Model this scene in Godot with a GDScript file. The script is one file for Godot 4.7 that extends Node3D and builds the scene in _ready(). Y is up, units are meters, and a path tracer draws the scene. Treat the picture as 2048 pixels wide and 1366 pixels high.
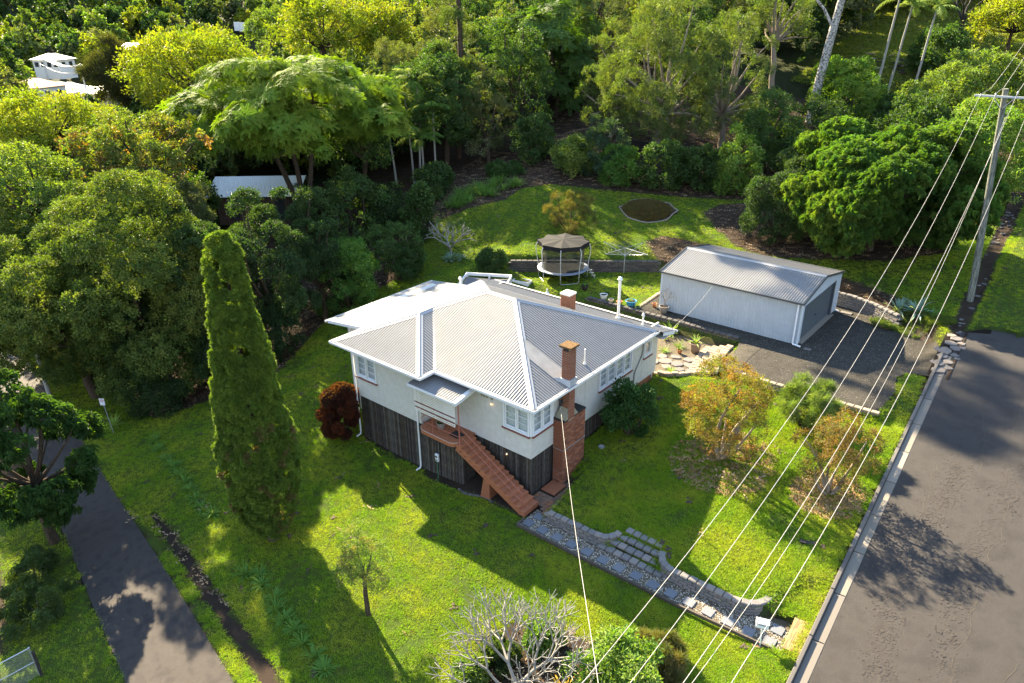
extends Node3D
# A hillside block seen from the air: a weatherboard-era cottage on stumps, a shed, lawns, a road and a wooded slope.
# World axes follow the cottage: its front faces +z, its right side faces +x, y is up; metres; the origin is the ground at its front right corner.

var rng := RandomNumberGenerator.new()
var M := {}
var taken := {}

class MB:
	var v := PackedVector3Array()
	var n := PackedVector3Array()
	var uv := PackedVector2Array()
	var ix := PackedInt32Array()
	func tri(a: Vector3, b: Vector3, c: Vector3) -> void:
		var k := v.size()
		var m := (c - a).cross(b - a).normalized()
		v.append(a); v.append(b); v.append(c)
		for i in 3:
			n.append(m); ix.append(k + i)
		uv.append(Vector2(0, 0)); uv.append(Vector2(1, 0)); uv.append(Vector2(1, 1))
	func quad(a: Vector3, b: Vector3, c: Vector3, d: Vector3) -> void:
		var k := v.size()
		var m := (c - a).cross(b - a)
		if m.length_squared() < 1e-14:
			m = (d - a).cross(c - a)
		m = m.normalized()
		v.append(a); v.append(b); v.append(c); v.append(d)
		for i in 4:
			n.append(m)
		uv.append(Vector2(0, 0)); uv.append(Vector2(1, 0)); uv.append(Vector2(1, 1)); uv.append(Vector2(0, 1))
		for i in [0, 1, 2, 0, 2, 3]:
			ix.append(k + i)
	func box(c: Vector3, s: Vector3, b := Basis()) -> void:
		var x := b.x * s.x * 0.5
		var y := b.y * s.y * 0.5
		var z := b.z * s.z * 0.5
		quad(c - x - y + z, c - x + y + z, c + x + y + z, c + x - y + z)
		quad(c + x - y - z, c + x + y - z, c - x + y - z, c - x - y - z)
		quad(c + x - y + z, c + x + y + z, c + x + y - z, c + x - y - z)
		quad(c - x - y - z, c - x + y - z, c - x + y + z, c - x - y + z)
		quad(c - x + y + z, c - x + y - z, c + x + y - z, c + x + y + z)
		quad(c - x - y - z, c - x - y + z, c + x - y + z, c + x - y - z)
	func cbox(c: Vector3, s: Vector3, e: float, b := Basis()) -> void:   # a box with chamfered edges
		var h := s * 0.5
		var t := Transform3D(b, c)
		for ax in 3:
			var u := (ax + 1) % 3
			var w := (ax + 2) % 3
			for sg in [-1.0, 1.0]:
				var p := []
				for k in [[-1, -1], [-1, 1], [1, 1], [1, -1]]:
					var q := Vector3()
					q[ax] = sg * h[ax]
					q[u] = k[0] * (h[u] - e)
					q[w] = k[1] * (h[w] - e)
					p.append(t * q)
				if sg > 0:
					quad(p[0], p[1], p[2], p[3])
				else:
					quad(p[3], p[2], p[1], p[0])
		for ax in 3:
			var u := (ax + 1) % 3
			var w := (ax + 2) % 3
			for su in [-1.0, 1.0]:
				for sw in [-1.0, 1.0]:
					var a := Vector3(); var bb := Vector3(); var cc := Vector3(); var d := Vector3()
					a[ax] = -(h[ax] - e); a[u] = su * h[u]; a[w] = sw * (h[w] - e)
					bb[ax] = h[ax] - e; bb[u] = su * h[u]; bb[w] = sw * (h[w] - e)
					cc[ax] = h[ax] - e; cc[u] = su * (h[u] - e); cc[w] = sw * h[w]
					d[ax] = -(h[ax] - e); d[u] = su * (h[u] - e); d[w] = sw * h[w]
					if su * sw > 0:
						quad(t * d, t * cc, t * bb, t * a)
					else:
						quad(t * a, t * bb, t * cc, t * d)
		for sx in [-1.0, 1.0]:
			for sy in [-1.0, 1.0]:
				for sz in [-1.0, 1.0]:
					var a := t * Vector3(sx * h.x, sy * (h.y - e), sz * (h.z - e))
					var b2 := t * Vector3(sx * (h.x - e), sy * h.y, sz * (h.z - e))
					var c2 := t * Vector3(sx * (h.x - e), sy * (h.y - e), sz * h.z)
					if sx * sy * sz > 0:
						tri(a, c2, b2)
					else:
						tri(a, b2, c2)
	func bar(a: Vector3, b: Vector3, w: float, h: float, up := Vector3.UP) -> void:
		var z := (b - a)
		var l := z.length()
		z /= l
		var x := up.cross(z)
		if x.length() < 0.01:
			x = Vector3.RIGHT.cross(z)
		x = x.normalized()
		box((a + b) * 0.5, Vector3(w, h, l), Basis(x, z.cross(x), z))
	func tube(p: PackedVector3Array, r: PackedFloat32Array, sides := 6, cap := true) -> void:
		var k := v.size()
		var m := p.size()
		var t0 := (p[1] - p[0]).normalized()
		var x := t0.cross(Vector3(0.31, 0.2, 0.93)).normalized()
		for i in m:
			var t := (p[mini(i + 1, m - 1)] - p[maxi(i - 1, 0)]).normalized()
			x = (x - t * x.dot(t)).normalized()
			var y := t.cross(x)
			for s in sides + 1:
				var a := TAU * s / sides
				var d := x * cos(a) + y * sin(a)
				v.append(p[i] + d * r[i]); n.append(d); uv.append(Vector2(float(s) / sides, float(i)))
		for i in m - 1:
			for s in sides:
				var q := k + i * (sides + 1) + s
				ix.append_array([q, q + sides + 1, q + 1, q + 1, q + sides + 1, q + sides + 2])
		if cap:
			for e in 2:
				var i := 0 if e == 0 else m - 1
				var q := k + i * (sides + 1)
				for s in range(1, sides - 1):
					if e == 0:
						tri(v[q], v[q + s], v[q + s + 1])
					else:
						tri(v[q], v[q + s + 1], v[q + s])
	func rod(a: Vector3, b: Vector3, r: float, sides := 6) -> void:
		tube(PackedVector3Array([a, b]), PackedFloat32Array([r, r]), sides)
	func lathe(c: Vector3, prof: Array, sides := 16) -> void:   # profile: Vector2(radius, height)
		var k := v.size()
		var m := prof.size()
		for i in m:
			var d: Vector2 = prof[mini(i + 1, m - 1)] - prof[maxi(i - 1, 0)]
			var nn := Vector2(d.y, -d.x).normalized()
			for s in sides + 1:
				var a := TAU * s / sides
				v.append(c + Vector3(cos(a) * prof[i].x, prof[i].y, sin(a) * prof[i].x))
				n.append(Vector3(cos(a) * nn.x, nn.y, sin(a) * nn.x)); uv.append(Vector2(float(s) / sides, float(i) / m))
		for i in m - 1:
			for s in sides:
				var q := k + i * (sides + 1) + s
				ix.append_array([q, q + 1, q + sides + 1, q + 1, q + sides + 2, q + sides + 1])
	func leaf(p: Vector3, d: Vector3, up: Vector3, l: float, w: float, droop := 0.0) -> void:   # folded along its midrib
		var x := d.cross(up).normalized() * w * 0.5
		var mid := p + d * l * 0.45 + up * w * 0.18
		var tip := p + d * l - Vector3.UP * droop * l
		tri(p, mid + x, tip)
		tri(p, tip, mid - x)
	func strap(p: Vector3, d: Vector3, l: float, w: float, bend: float, seg := 4) -> void:   # an arching strap leaf, channelled
		var side := d.cross(Vector3.UP)
		side = side.normalized() if side.length() > 0.01 else Vector3.RIGHT
		var a := p
		var dir := d
		for i in seg:
			var w0 := w * (1.0 - pow(float(i) / seg, 2.2)) * (0.7 + 0.3 * minf(1.0, i * 1.5))
			var w1 := w * (1.0 - pow(float(i + 1) / seg, 2.2))
			var b := a + dir * l / seg
			var lift := side.cross(dir).normalized() * w * 0.15
			quad(a - side * w0 * 0.5 + lift, b - side * w1 * 0.5 + lift, b, a)
			quad(a, b, b + side * w1 * 0.5 + lift, a + side * w0 * 0.5 + lift)
			a = b
			dir = (dir + Vector3.DOWN * bend / seg).normalized()
	func mesh(mat: Material = null) -> ArrayMesh:
		var arr := []
		arr.resize(Mesh.ARRAY_MAX)
		arr[Mesh.ARRAY_VERTEX] = v
		arr[Mesh.ARRAY_NORMAL] = n
		arr[Mesh.ARRAY_TEX_UV] = uv
		arr[Mesh.ARRAY_INDEX] = ix
		var m := ArrayMesh.new()
		m.add_surface_from_arrays(Mesh.PRIMITIVE_TRIANGLES, arr)
		if mat:
			m.surface_set_material(0, mat)
		return m

func lin(r: float, g: float, b: float) -> Color:
	return Color(r, g, b).linear_to_srgb()

func numbered(called: String) -> String:
	if not taken.has(called):
		taken[called] = 0
		return called
	taken[called] += 1
	return "%s_%03d" % [called, taken[called]]

func tag(o: Node3D, label: String, category: String, group := "") -> Node3D:
	o.set_meta("label", label)
	o.set_meta("category", category)
	if group != "":
		o.set_meta("group", group)
	return o

func thing(called: String, label: String, category: String, at: Vector3, group := "", turn := 0.0) -> Node3D:
	var o := Node3D.new()
	o.name = numbered(called)
	add_child(o)
	o.position = at
	o.rotation.y = turn
	return tag(o, label, category, group)

func put(called: String, m: Mesh, mat: Material, parent: Node3D, at := Vector3.ZERO, turn := 0.0) -> MeshInstance3D:
	var o := MeshInstance3D.new()
	o.name = numbered(called) if parent == self else called
	o.mesh = m
	if mat:
		o.material_override = mat
	parent.add_child(o, true)
	o.position = at
	if turn != 0.0:
		o.rotation.y = turn
	return o

func holder(called: String, parent: Node3D, at := Vector3.ZERO, turn := 0.0) -> Node3D:
	var o := Node3D.new()
	o.name = called
	parent.add_child(o, true)
	o.position = at
	o.rotation.y = turn
	return o

func structure(called: String, m: Mesh, mat: Material) -> MeshInstance3D:
	var o := put(called, m, mat, self)
	o.set_meta("kind", "structure")
	return o

func noise_tex(freq: float, cols: Array, stops: Array, size := 512, oct := 4, type := FastNoiseLite.TYPE_SIMPLEX_SMOOTH, sd := 1) -> NoiseTexture2D:
	var f := FastNoiseLite.new()
	f.noise_type = type
	f.frequency = freq
	f.fractal_octaves = oct
	f.seed = sd
	var g := Gradient.new()
	g.offsets = PackedFloat32Array(stops)
	g.colors = PackedColorArray(cols)
	var t := NoiseTexture2D.new()
	t.width = size
	t.height = size
	t.seamless = true
	t.noise = f
	t.color_ramp = g
	return t

func bump_tex(freq: float, size := 512, oct := 4, type := FastNoiseLite.TYPE_SIMPLEX_SMOOTH, sd := 7) -> NoiseTexture2D:
	return noise_tex(freq, [Color.BLACK, Color.WHITE], [0.0, 1.0], size, oct, type, sd)

func mat(c: Color, rough := 0.8, metal := 0.0, spec := 0.5) -> StandardMaterial3D:
	var m := StandardMaterial3D.new()
	m.albedo_color = c
	m.roughness = rough
	m.metallic = metal
	m.metallic_specular = spec
	return m

func textured(m: StandardMaterial3D, t: Texture2D, metres: float, bump: Texture2D = null, depth_cm := 0.0, world := true) -> StandardMaterial3D:
	m.albedo_texture = t
	m.uv1_triplanar = true
	m.uv1_world_triplanar = world
	m.uv1_scale = Vector3.ONE / metres
	m.uv1_triplanar_sharpness = 4.0
	if bump:
		m.heightmap_enabled = true
		m.heightmap_texture = bump
		m.heightmap_scale = depth_cm
	return m

func over(m: StandardMaterial3D, t: Texture2D, metres: float) -> StandardMaterial3D:   # a second, coarser pattern multiplied over the first
	m.detail_enabled = true
	m.detail_albedo = t
	m.detail_blend_mode = BaseMaterial3D.BLEND_MODE_MUL
	m.detail_uv_layer = BaseMaterial3D.DETAIL_UV_2
	m.uv2_triplanar = true
	m.uv2_world_triplanar = true
	m.uv2_scale = Vector3.ONE / metres
	return m

# ---------------------------------------------------------------- the lie of the land
# surveyed heights: x, z, y
var survey := PackedFloat64Array([
	0, 1, 0, -3.4, 1, -0.35, -6.2, 1, -0.6, -8.7, 1, -0.6, -11, 1, -0.5, 0.8, -1.5, 0.05, 1.3, 0.6, -0.08, 0, -3.4, 0.6,
	0.3, -5, 1.02, 0.3, -8, 1.41, 0.3, -11, 1.8, 4, -6, 1.24, 8, -6, 1.34, 4, -10, 1.76, 8, -10, 1.86, 11.5, -5, 1.3,
	11.5, -10, 1.95, 13, 14, -0.93, 13, 8, -0.22, 13, 2, 0.49, 13, -4, 1.2, 13, -10, 1.9, 1, 1.4, -0.1, 1, 2.2, -0.18,
	4, 1.4, -0.04, 4, 2.2, -0.12, 8, 1.4, 0.04, 8, 2.2, -0.04, 11.5, 1.4, 0.1, 11.5, 2.2, 0.02, 0, 6, -0.65, 6, 6, -0.5,
	0, 10, -1.15, 6, 10, -0.9, -6, 6, -1.05, -6, 10, -1.4, 10, 9, -0.5, 8, 15, -1.25, -12, 5, -1.05, -12, 9, -1.6,
	-18, 8, -1.8, -20, 2, -1, -25, 7, -2.2, 3, 14.9, -1.34, 3, 17.9, -1.49, 3, 22.9, -2.14, -3, 13.9, -1.55, -3, 16.9, -1.7,
	-3, 21.9, -2.35, -10, 12.7, -1.8, -10, 15.7, -1.94, -10, 20.7, -2.6, -18, 11.4, -2.08, -18, 14.4, -2.22, -18, 19.4, -2.88, -26, 10.1, -2.36,
	-26, 13.1, -2.5, -26, 18.1, -3.16, -40, 7.8, -2.84, -40, 10.8, -3, -40, 15.8, -3.65, -50, 6.1, -3.2, -50, 9.1, -3.34, -50, 14.1, -4,
	-16, -2, -0.2, -17, -9, 0.9, -16, -14, 1.7, -24, -6, -0.3, -24, -14, 1.2, -30, -4, -0.6, -34, -14, 1.6, -6, -12, 1.75,
	-6, -16.8, 1.75, 0, -12.5, 1.75, 0, -16.8, 1.75, 1.5, -14, 1.85, -11, -16.6, 1.9, -13, -13, 1.75, -20, -18, 2.3, 2.4, -12.4, 1.8,
	-18.4, -17.7, 3.34, -12, -22.5, 3.35, -5.6, -27.3, 3.35, -22.8, -23.6, 4.56, -16.4, -28.4, 4.7, -10, -33.2, 4.7, -21.2, -34.8, 6.3, -14.8, -39.6, 6.3,
	-27.2, -42.8, 9, -20.8, -47.6, 9, -34.4, -52.4, 13, -28, -57.2, 13, 0, -28.2, 3.5, 6, -27.5, 3.6, 9.5, -25.8, 3.6, 11.5, -24, 3.55,
	12.5, -30, 4.28, 6, -32, 4.69, 18, -30, 4.88, 12.5, -40, 5.46, 6, -42, 5.86, 18, -40, 6.06, 12.5, -52, 6.88, 6, -54, 7.28,
	18, -52, 7.48, 20, -66, 11, 5, -75, 13.5, -15, -75, 15, 30, -50, 9, 30, -90, 19, 0, -110, 24, 30, -20, 4,
	30, 5, 0.8, -30, -45, 8, -45, -25, 4.5, -50, -45, 7.5, -70, -20, 4, -70, -60, 9, -100, -40, 3.5, -40, -75, 13,
	-60, -100, 15, -30, -120, 26, -110, -90, 9, -150, -60, 1, -160, -110, 6, -120, -150, 22, -80, 30, -4, -150, 20, -3,
	-50, -10, 1.5, -38, -4, 0.3, -250, -150, 24, -220, -60, 4, -200, -220, 46, -60, -200, 46, 20, -160, 40, 80, -110, 34,
	-250, 20, 2, 60, -40, 9, 60, 10, 1, -340, -110, 38, -330, 10, 22, -330, -230, 66, -450, -60, 60, -100, -320, 75])
var spline := PackedFloat64Array()
var upper_lawn := PackedVector2Array([Vector2(1.5, 0.8), Vector2(4.5, 0.8), Vector2(5, 0.1), Vector2(6.7, 0.1), Vector2(7.2, 0.8), Vector2(10.9, 0.75), Vector2(11.4, 0.2), Vector2(11.55, -1.3), Vector2(12.9, -2.2), Vector2(12.7, -12.6), Vector2(3.6, -12.6), Vector2(1.5, -11.9), Vector2(-0.5, -11.4), Vector2(-0.5, -3.6), Vector2(0.9, -3.6), Vector2(1.35, -2.2)])
var shed_yard := PackedVector2Array([Vector2(-9, -17.3), Vector2(2.4, -17.3), Vector2(2.7, -16), Vector2(3, -14.4), Vector2(3.5, -12.9), Vector2(11.2, -12.85), Vector2(12.1, -18.5), Vector2(12, -23), Vector2(9.6, -24.8), Vector2(6.3, -26.9), Vector2(-4, -27.4), Vector2(-7.6, -25.2), Vector2(-16.6, -18.4), Vector2(-16.4, -17.7)])
var FX0 := -46.0
var FZ0 := -62.0
var FSTEP := 0.333
var FNX := 216
var FNZ := 270
var fine := PackedFloat32Array()

func kernel(r2: float) -> float:
	return 0.5 * r2 * log(r2) if r2 > 1e-12 else 0.0

func solve_spline() -> void:   # thin-plate spline through the survey
	var n := survey.size() / 3
	var m := n + 3
	var a := []
	for i in m:
		var row := PackedFloat64Array()
		row.resize(m + 1)
		a.append(row)
	for i in n:
		var x := survey[i * 3] / 10.0
		var z := survey[i * 3 + 1] / 10.0
		for j in n:
			var dx := x - survey[j * 3] / 10.0
			var dz := z - survey[j * 3 + 1] / 10.0
			a[i][j] = kernel(dx * dx + dz * dz) + (0.006 if i == j else 0.0)
		a[i][n] = 1.0; a[i][n + 1] = x; a[i][n + 2] = z
		a[n][i] = 1.0; a[n + 1][i] = x; a[n + 2][i] = z
		a[i][m] = survey[i * 3 + 2]
	for k in m:
		var best := k
		for i in range(k + 1, m):
			if absf(a[i][k]) > absf(a[best][k]):
				best = i
		var sw = a[k]; a[k] = a[best]; a[best] = sw
		var rk: PackedFloat64Array = a[k]
		for i in range(k + 1, m):
			var ri: PackedFloat64Array = a[i]
			var f := ri[k] / rk[k]
			if f != 0.0:
				for j in range(k, m + 1):
					ri[j] -= f * rk[j]
				a[i] = ri
	spline.resize(m)
	for i in range(m - 1, -1, -1):
		var s: float = a[i][m]
		for j in range(i + 1, m):
			s -= a[i][j] * spline[j]
		spline[i] = s / a[i][i]

func smooth_land(x: float, z: float) -> float:
	var n := survey.size() / 3
	var s := spline[n] + spline[n + 1] * x / 10.0 + spline[n + 2] * z / 10.0
	for i in n:
		var dx := (x - survey[i * 3]) * 0.1
		var dz := (z - survey[i * 3 + 1]) * 0.1
		var r2 := dx * dx + dz * dz
		if r2 > 1e-12:
			s += spline[i] * 0.5 * r2 * log(r2)
	return s

func inside_by(poly: PackedVector2Array, x: float, z: float) -> float:   # distance to the outline, positive inside
	var p := Vector2(x, z)
	var d := 1e9
	for i in poly.size():
		d = minf(d, p.distance_to(Geometry2D.get_closest_point_to_segment(p, poly[i], poly[(i + 1) % poly.size()])))
	return d if Geometry2D.is_point_in_polygon(p, poly) else -d

func lawn_plane(x: float, z: float) -> float:
	return 0.36 + 0.025 * x - 0.13 * z

func road_y(z: float) -> float:
	return 0.745 - 0.118 * z

func kerb_x(z: float) -> float:
	return 13.1 + 0.035 * (z - 2.0)

func land(x: float, z: float) -> float:   # finished ground before hard surfaces are let into it
	var y := smooth_land(x, z)
	if x > -2.0 and x < 14.0 and z > -14.0 and z < 2.0:
		y = lerpf(y, lawn_plane(x, z), smoothstep(-0.25, 0.02, inside_by(upper_lawn, x, z)))
	if x > -18.0 and x < 14.0 and z > -29.0 and z < -11.0:
		y = lerpf(y, 2.46 + maxf(0.0, x - 8.0) * 0.07 * smoothstep(-24.0, -16.0, z), smoothstep(-0.25, 0.02, inside_by(shed_yard, x, z)))
	return y

func ground_y(x: float, z: float) -> float:   # from the fine grid where there is one
	var u := (x - FX0) / FSTEP
	var w := (z - FZ0) / FSTEP
	if u < 0 or w < 0 or u >= FNX - 1 or w >= FNZ - 1:
		return smooth_land(x, z)
	var i := int(u)
	var j := int(w)
	var fu := u - i
	var fw := w - j
	var k := j * FNX + i
	return lerpf(lerpf(fine[k], fine[k + 1], fu), lerpf(fine[k + FNX], fine[k + FNX + 1], fu), fw)

func on(x: float, z: float, up := 0.0) -> Vector3:
	return Vector3(x, ground_y(x, z) + up, z)

# ---------------------------------------------------------------- outlines on plan (x, z)
var lawn_outline := PackedVector2Array([Vector2(14, 24), Vector2(9, 16), Vector2(-2.8, 13.75), Vector2(-11.1, 12.3), Vector2(-18.1, 11.2), Vector2(-25.8, 9.9), Vector2(-41.5, 7.4), Vector2(-46, 6.7), Vector2(-46, 3.5), Vector2(-38, 4.4), Vector2(-32, 5.4), Vector2(-27, 6.2), Vector2(-24.4, 6.2), Vector2(-22.9, 3.3), Vector2(-21.1, 0.1), Vector2(-22.9, -3.5), Vector2(-24.9, -7.3), Vector2(-24.8, -10.5), Vector2(-24.6, -13.9), Vector2(-25, -17.1), Vector2(-27.5, -19), Vector2(-27.4, -22), Vector2(-26.2, -23.9), Vector2(-23.7, -26.5), Vector2(-24.1, -29.1), Vector2(-22.6, -31.5), Vector2(-14.4, -35.4), Vector2(-6.8, -38.4), Vector2(0, -38), Vector2(7, -40), Vector2(10.5, -48), Vector2(24, -50), Vector2(24, 24)])
var verge_outline := PackedVector2Array([Vector2(8, 20), Vector2(-5, 16.2), Vector2(-11.4, 15.2), Vector2(-20.8, 13.4), Vector2(-24, 15.4), Vector2(-16, 17.2), Vector2(-12.6, 18.2), Vector2(-9, 20.5), Vector2(-4, 22), Vector2(4, 23.5)])
var house_plan := PackedVector2Array([Vector2(-10.95, 1.1), Vector2(-6.0, 1.1), Vector2(-6.0, 1.45), Vector2(-3.4, 1.45), Vector2(-3.0, 1.3), Vector2(0.85, 1.35), Vector2(0.85, 0.25), Vector2(0.1, 0.2), Vector2(0.1, -1.7), Vector2(0.62, -1.7), Vector2(0.62, -3.45), Vector2(0.1, -3.45), Vector2(0.1, -11.3), Vector2(-15, -11.0), Vector2(-15, -1.0), Vector2(-10.95, -0.8)])
var patio_plan := PackedVector2Array([Vector2(0.05, 0.2), Vector2(0.8, 0.4), Vector2(1.35, 0.75), Vector2(1.35, -2.1), Vector2(0.6, -2.25), Vector2(0.6, -1.72), Vector2(0.05, -1.72)])
var path_plan := PackedVector2Array([Vector2(0.75, 0.45), Vector2(0.75, 1.9), Vector2(12.4, 1.7), Vector2(12.45, 0.0), Vector2(11.2, 0.4), Vector2(10.5, 0.8), Vector2(1.4, 0.85), Vector2(1.4, 0.6)])
var gravel_plan := PackedVector2Array([Vector2(-5.2, -17.4), Vector2(2.3, -17.4), Vector2(2.55, -16.4), Vector2(2.9, -15), Vector2(3.3, -13.6), Vector2(3.6, -12.95), Vector2(11.25, -12.95), Vector2(11.3, -15.8), Vector2(10.9, -17.6), Vector2(11.3, -18.5), Vector2(12.35, -18.3), Vector2(12.1, -22.2), Vector2(11.2, -24.4), Vector2(9.6, -24.9), Vector2(6.2, -26.6), Vector2(-3.6, -27.0), Vector2(-5.6, -26.3)])
var court_plan := PackedVector2Array([Vector2(-9, -11.2), Vector2(0.1, -11.35), Vector2(0.6, -11.8), Vector2(1.6, -12.6), Vector2(3.3, -13.2), Vector2(2.2, -17.2), Vector2(-9, -17.2)])
var bed_round := PackedVector2Array([Vector2(-15.1, -31.5), Vector2(-15.0, -33.2), Vector2(-13.8, -34.4), Vector2(-12.1, -34.7), Vector2(-10.7, -33.8), Vector2(-10.6, -31.8), Vector2(-11.7, -30.3), Vector2(-13.4, -30.2)])
var bed_mulch := PackedVector2Array([Vector2(-8.8, -34.5), Vector2(-8.3, -36.7), Vector2(-6.6, -37.9), Vector2(-3.4, -38.5), Vector2(8, -38.0), Vector2(9.5, -34.5), Vector2(6.5, -31.3), Vector2(1.6, -30.2), Vector2(-1.7, -29.6), Vector2(-4.0, -30.4), Vector2(-6.7, -32.5)])
var bank_plan := PackedVector2Array([Vector2(-10.1, -27.4), Vector2(-9.4, -29.2), Vector2(-7.0, -29.6), Vector2(-3.3, -29.5), Vector2(5.1, -28.4), Vector2(8.9, -26.9), Vector2(11.2, -24.9), Vector2(9.7, -24.7), Vector2(6.2, -26.8), Vector2(-4, -27.3), Vector2(-7.6, -25.3)])
var bed_front := PackedVector2Array([Vector2(3.3, 7.4), Vector2(3.9, 5.9), Vector2(5.4, 5.2), Vector2(7.4, 5.0), Vector2(9.6, 4.6), Vector2(10.4, 6.4), Vector2(9.5, 9.2), Vector2(6.4, 10.3), Vector2(3.8, 9.4)])
var ditch_plan := PackedVector2Array([Vector2(-1.0, 13.5), Vector2(-7.1, 12.45), Vector2(-12, 11.6), Vector2(-15.4, 10.95), Vector2(-15.4, 10.65), Vector2(-11.8, 11.0), Vector2(-7.2, 11.75), Vector2(-1.0, 12.75)])
var lane_plan := PackedVector2Array([Vector2(10, 15.8), Vector2(-2.8, 13.85), Vector2(-11.1, 12.35), Vector2(-18.1, 11.25), Vector2(-25.8, 9.9), Vector2(-41.5, 7.4), Vector2(-60, 4.5), Vector2(-60, 6.6), Vector2(-41.9, 9.7), Vector2(-27.4, 12.3), Vector2(-20.8, 13.5), Vector2(-11.5, 15.3), Vector2(-5.8, 16.35), Vector2(9, 19.2)])
var hard: Array[PackedVector2Array] = []
var mulched: Array[PackedVector2Array] = []
var patch := FastNoiseLite.new()

func within(p: Vector2, polys: Array[PackedVector2Array]) -> bool:
	for q in polys:
		if Geometry2D.is_point_in_polygon(p, q):
			return true
	return false

func on_road(x: float, z: float) -> bool:
	return x > kerb_x(z) - 0.16 and (z > -24.2 - (x - 13.0) * 0.35 + 0.4 * sin(x * 1.7))

func in_drain(x: float, z: float) -> bool:
	return z < -18.0 and z > -50.0 and absf(x - (kerb_x(z) + 0.25)) < 0.5

func cover(x: float, z: float) -> int:   # 0 grass, 1 leaf litter or mulch, 2 a hard surface
	var p := Vector2(x, z)
	if on_road(x, z) or in_drain(x, z) or within(p, hard):
		return 2
	if within(p, mulched):
		return 1
	if Geometry2D.is_point_in_polygon(p, lawn_outline) or Geometry2D.is_point_in_polygon(p, verge_outline):
		return 0
	return 1

func drape(poly: PackedVector2Array, step: float, off: float, f: Callable) -> ArrayMesh:   # a sheet cut to an outline and laid on the land
	var mb := MB.new()
	var lo := poly[0]
	var hi := poly[0]
	for p in poly:
		lo = lo.min(p)
		hi = hi.max(p)
	for i in int(ceil((hi.x - lo.x) / step)):
		for j in int(ceil((hi.y - lo.y) / step)):
			var a := lo + Vector2(i, j) * step
			var cell := PackedVector2Array([a, a + Vector2(step, 0), a + Vector2(step, step), a + Vector2(0, step)])
			for piece in Geometry2D.intersect_polygons(cell, poly):
				var t := Geometry2D.triangulate_polygon(piece)
				for k in range(0, t.size(), 3):
					var q := []
					for m in 3:
						var w: Vector2 = piece[t[k + m]]
						q.append(Vector3(w.x, float(f.call(w.x, w.y)) + off, w.y))
					var nn: Vector3 = (q[2] - q[0]).cross(q[1] - q[0])
					if nn.length() < 1e-7:
						continue
					if nn.y > 0:
						mb.tri(q[0], q[1], q[2])
					else:
						mb.tri(q[0], q[2], q[1])
	for k in mb.v.size():   # one smooth normal per place
		var w := mb.v[k]
		mb.n[k] = Vector3(float(f.call(w.x - 0.3, w.z)) - float(f.call(w.x + 0.3, w.z)), 0.6, float(f.call(w.x, w.z - 0.3)) - float(f.call(w.x, w.z + 0.3))).normalized()
	return mb.mesh()

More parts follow.
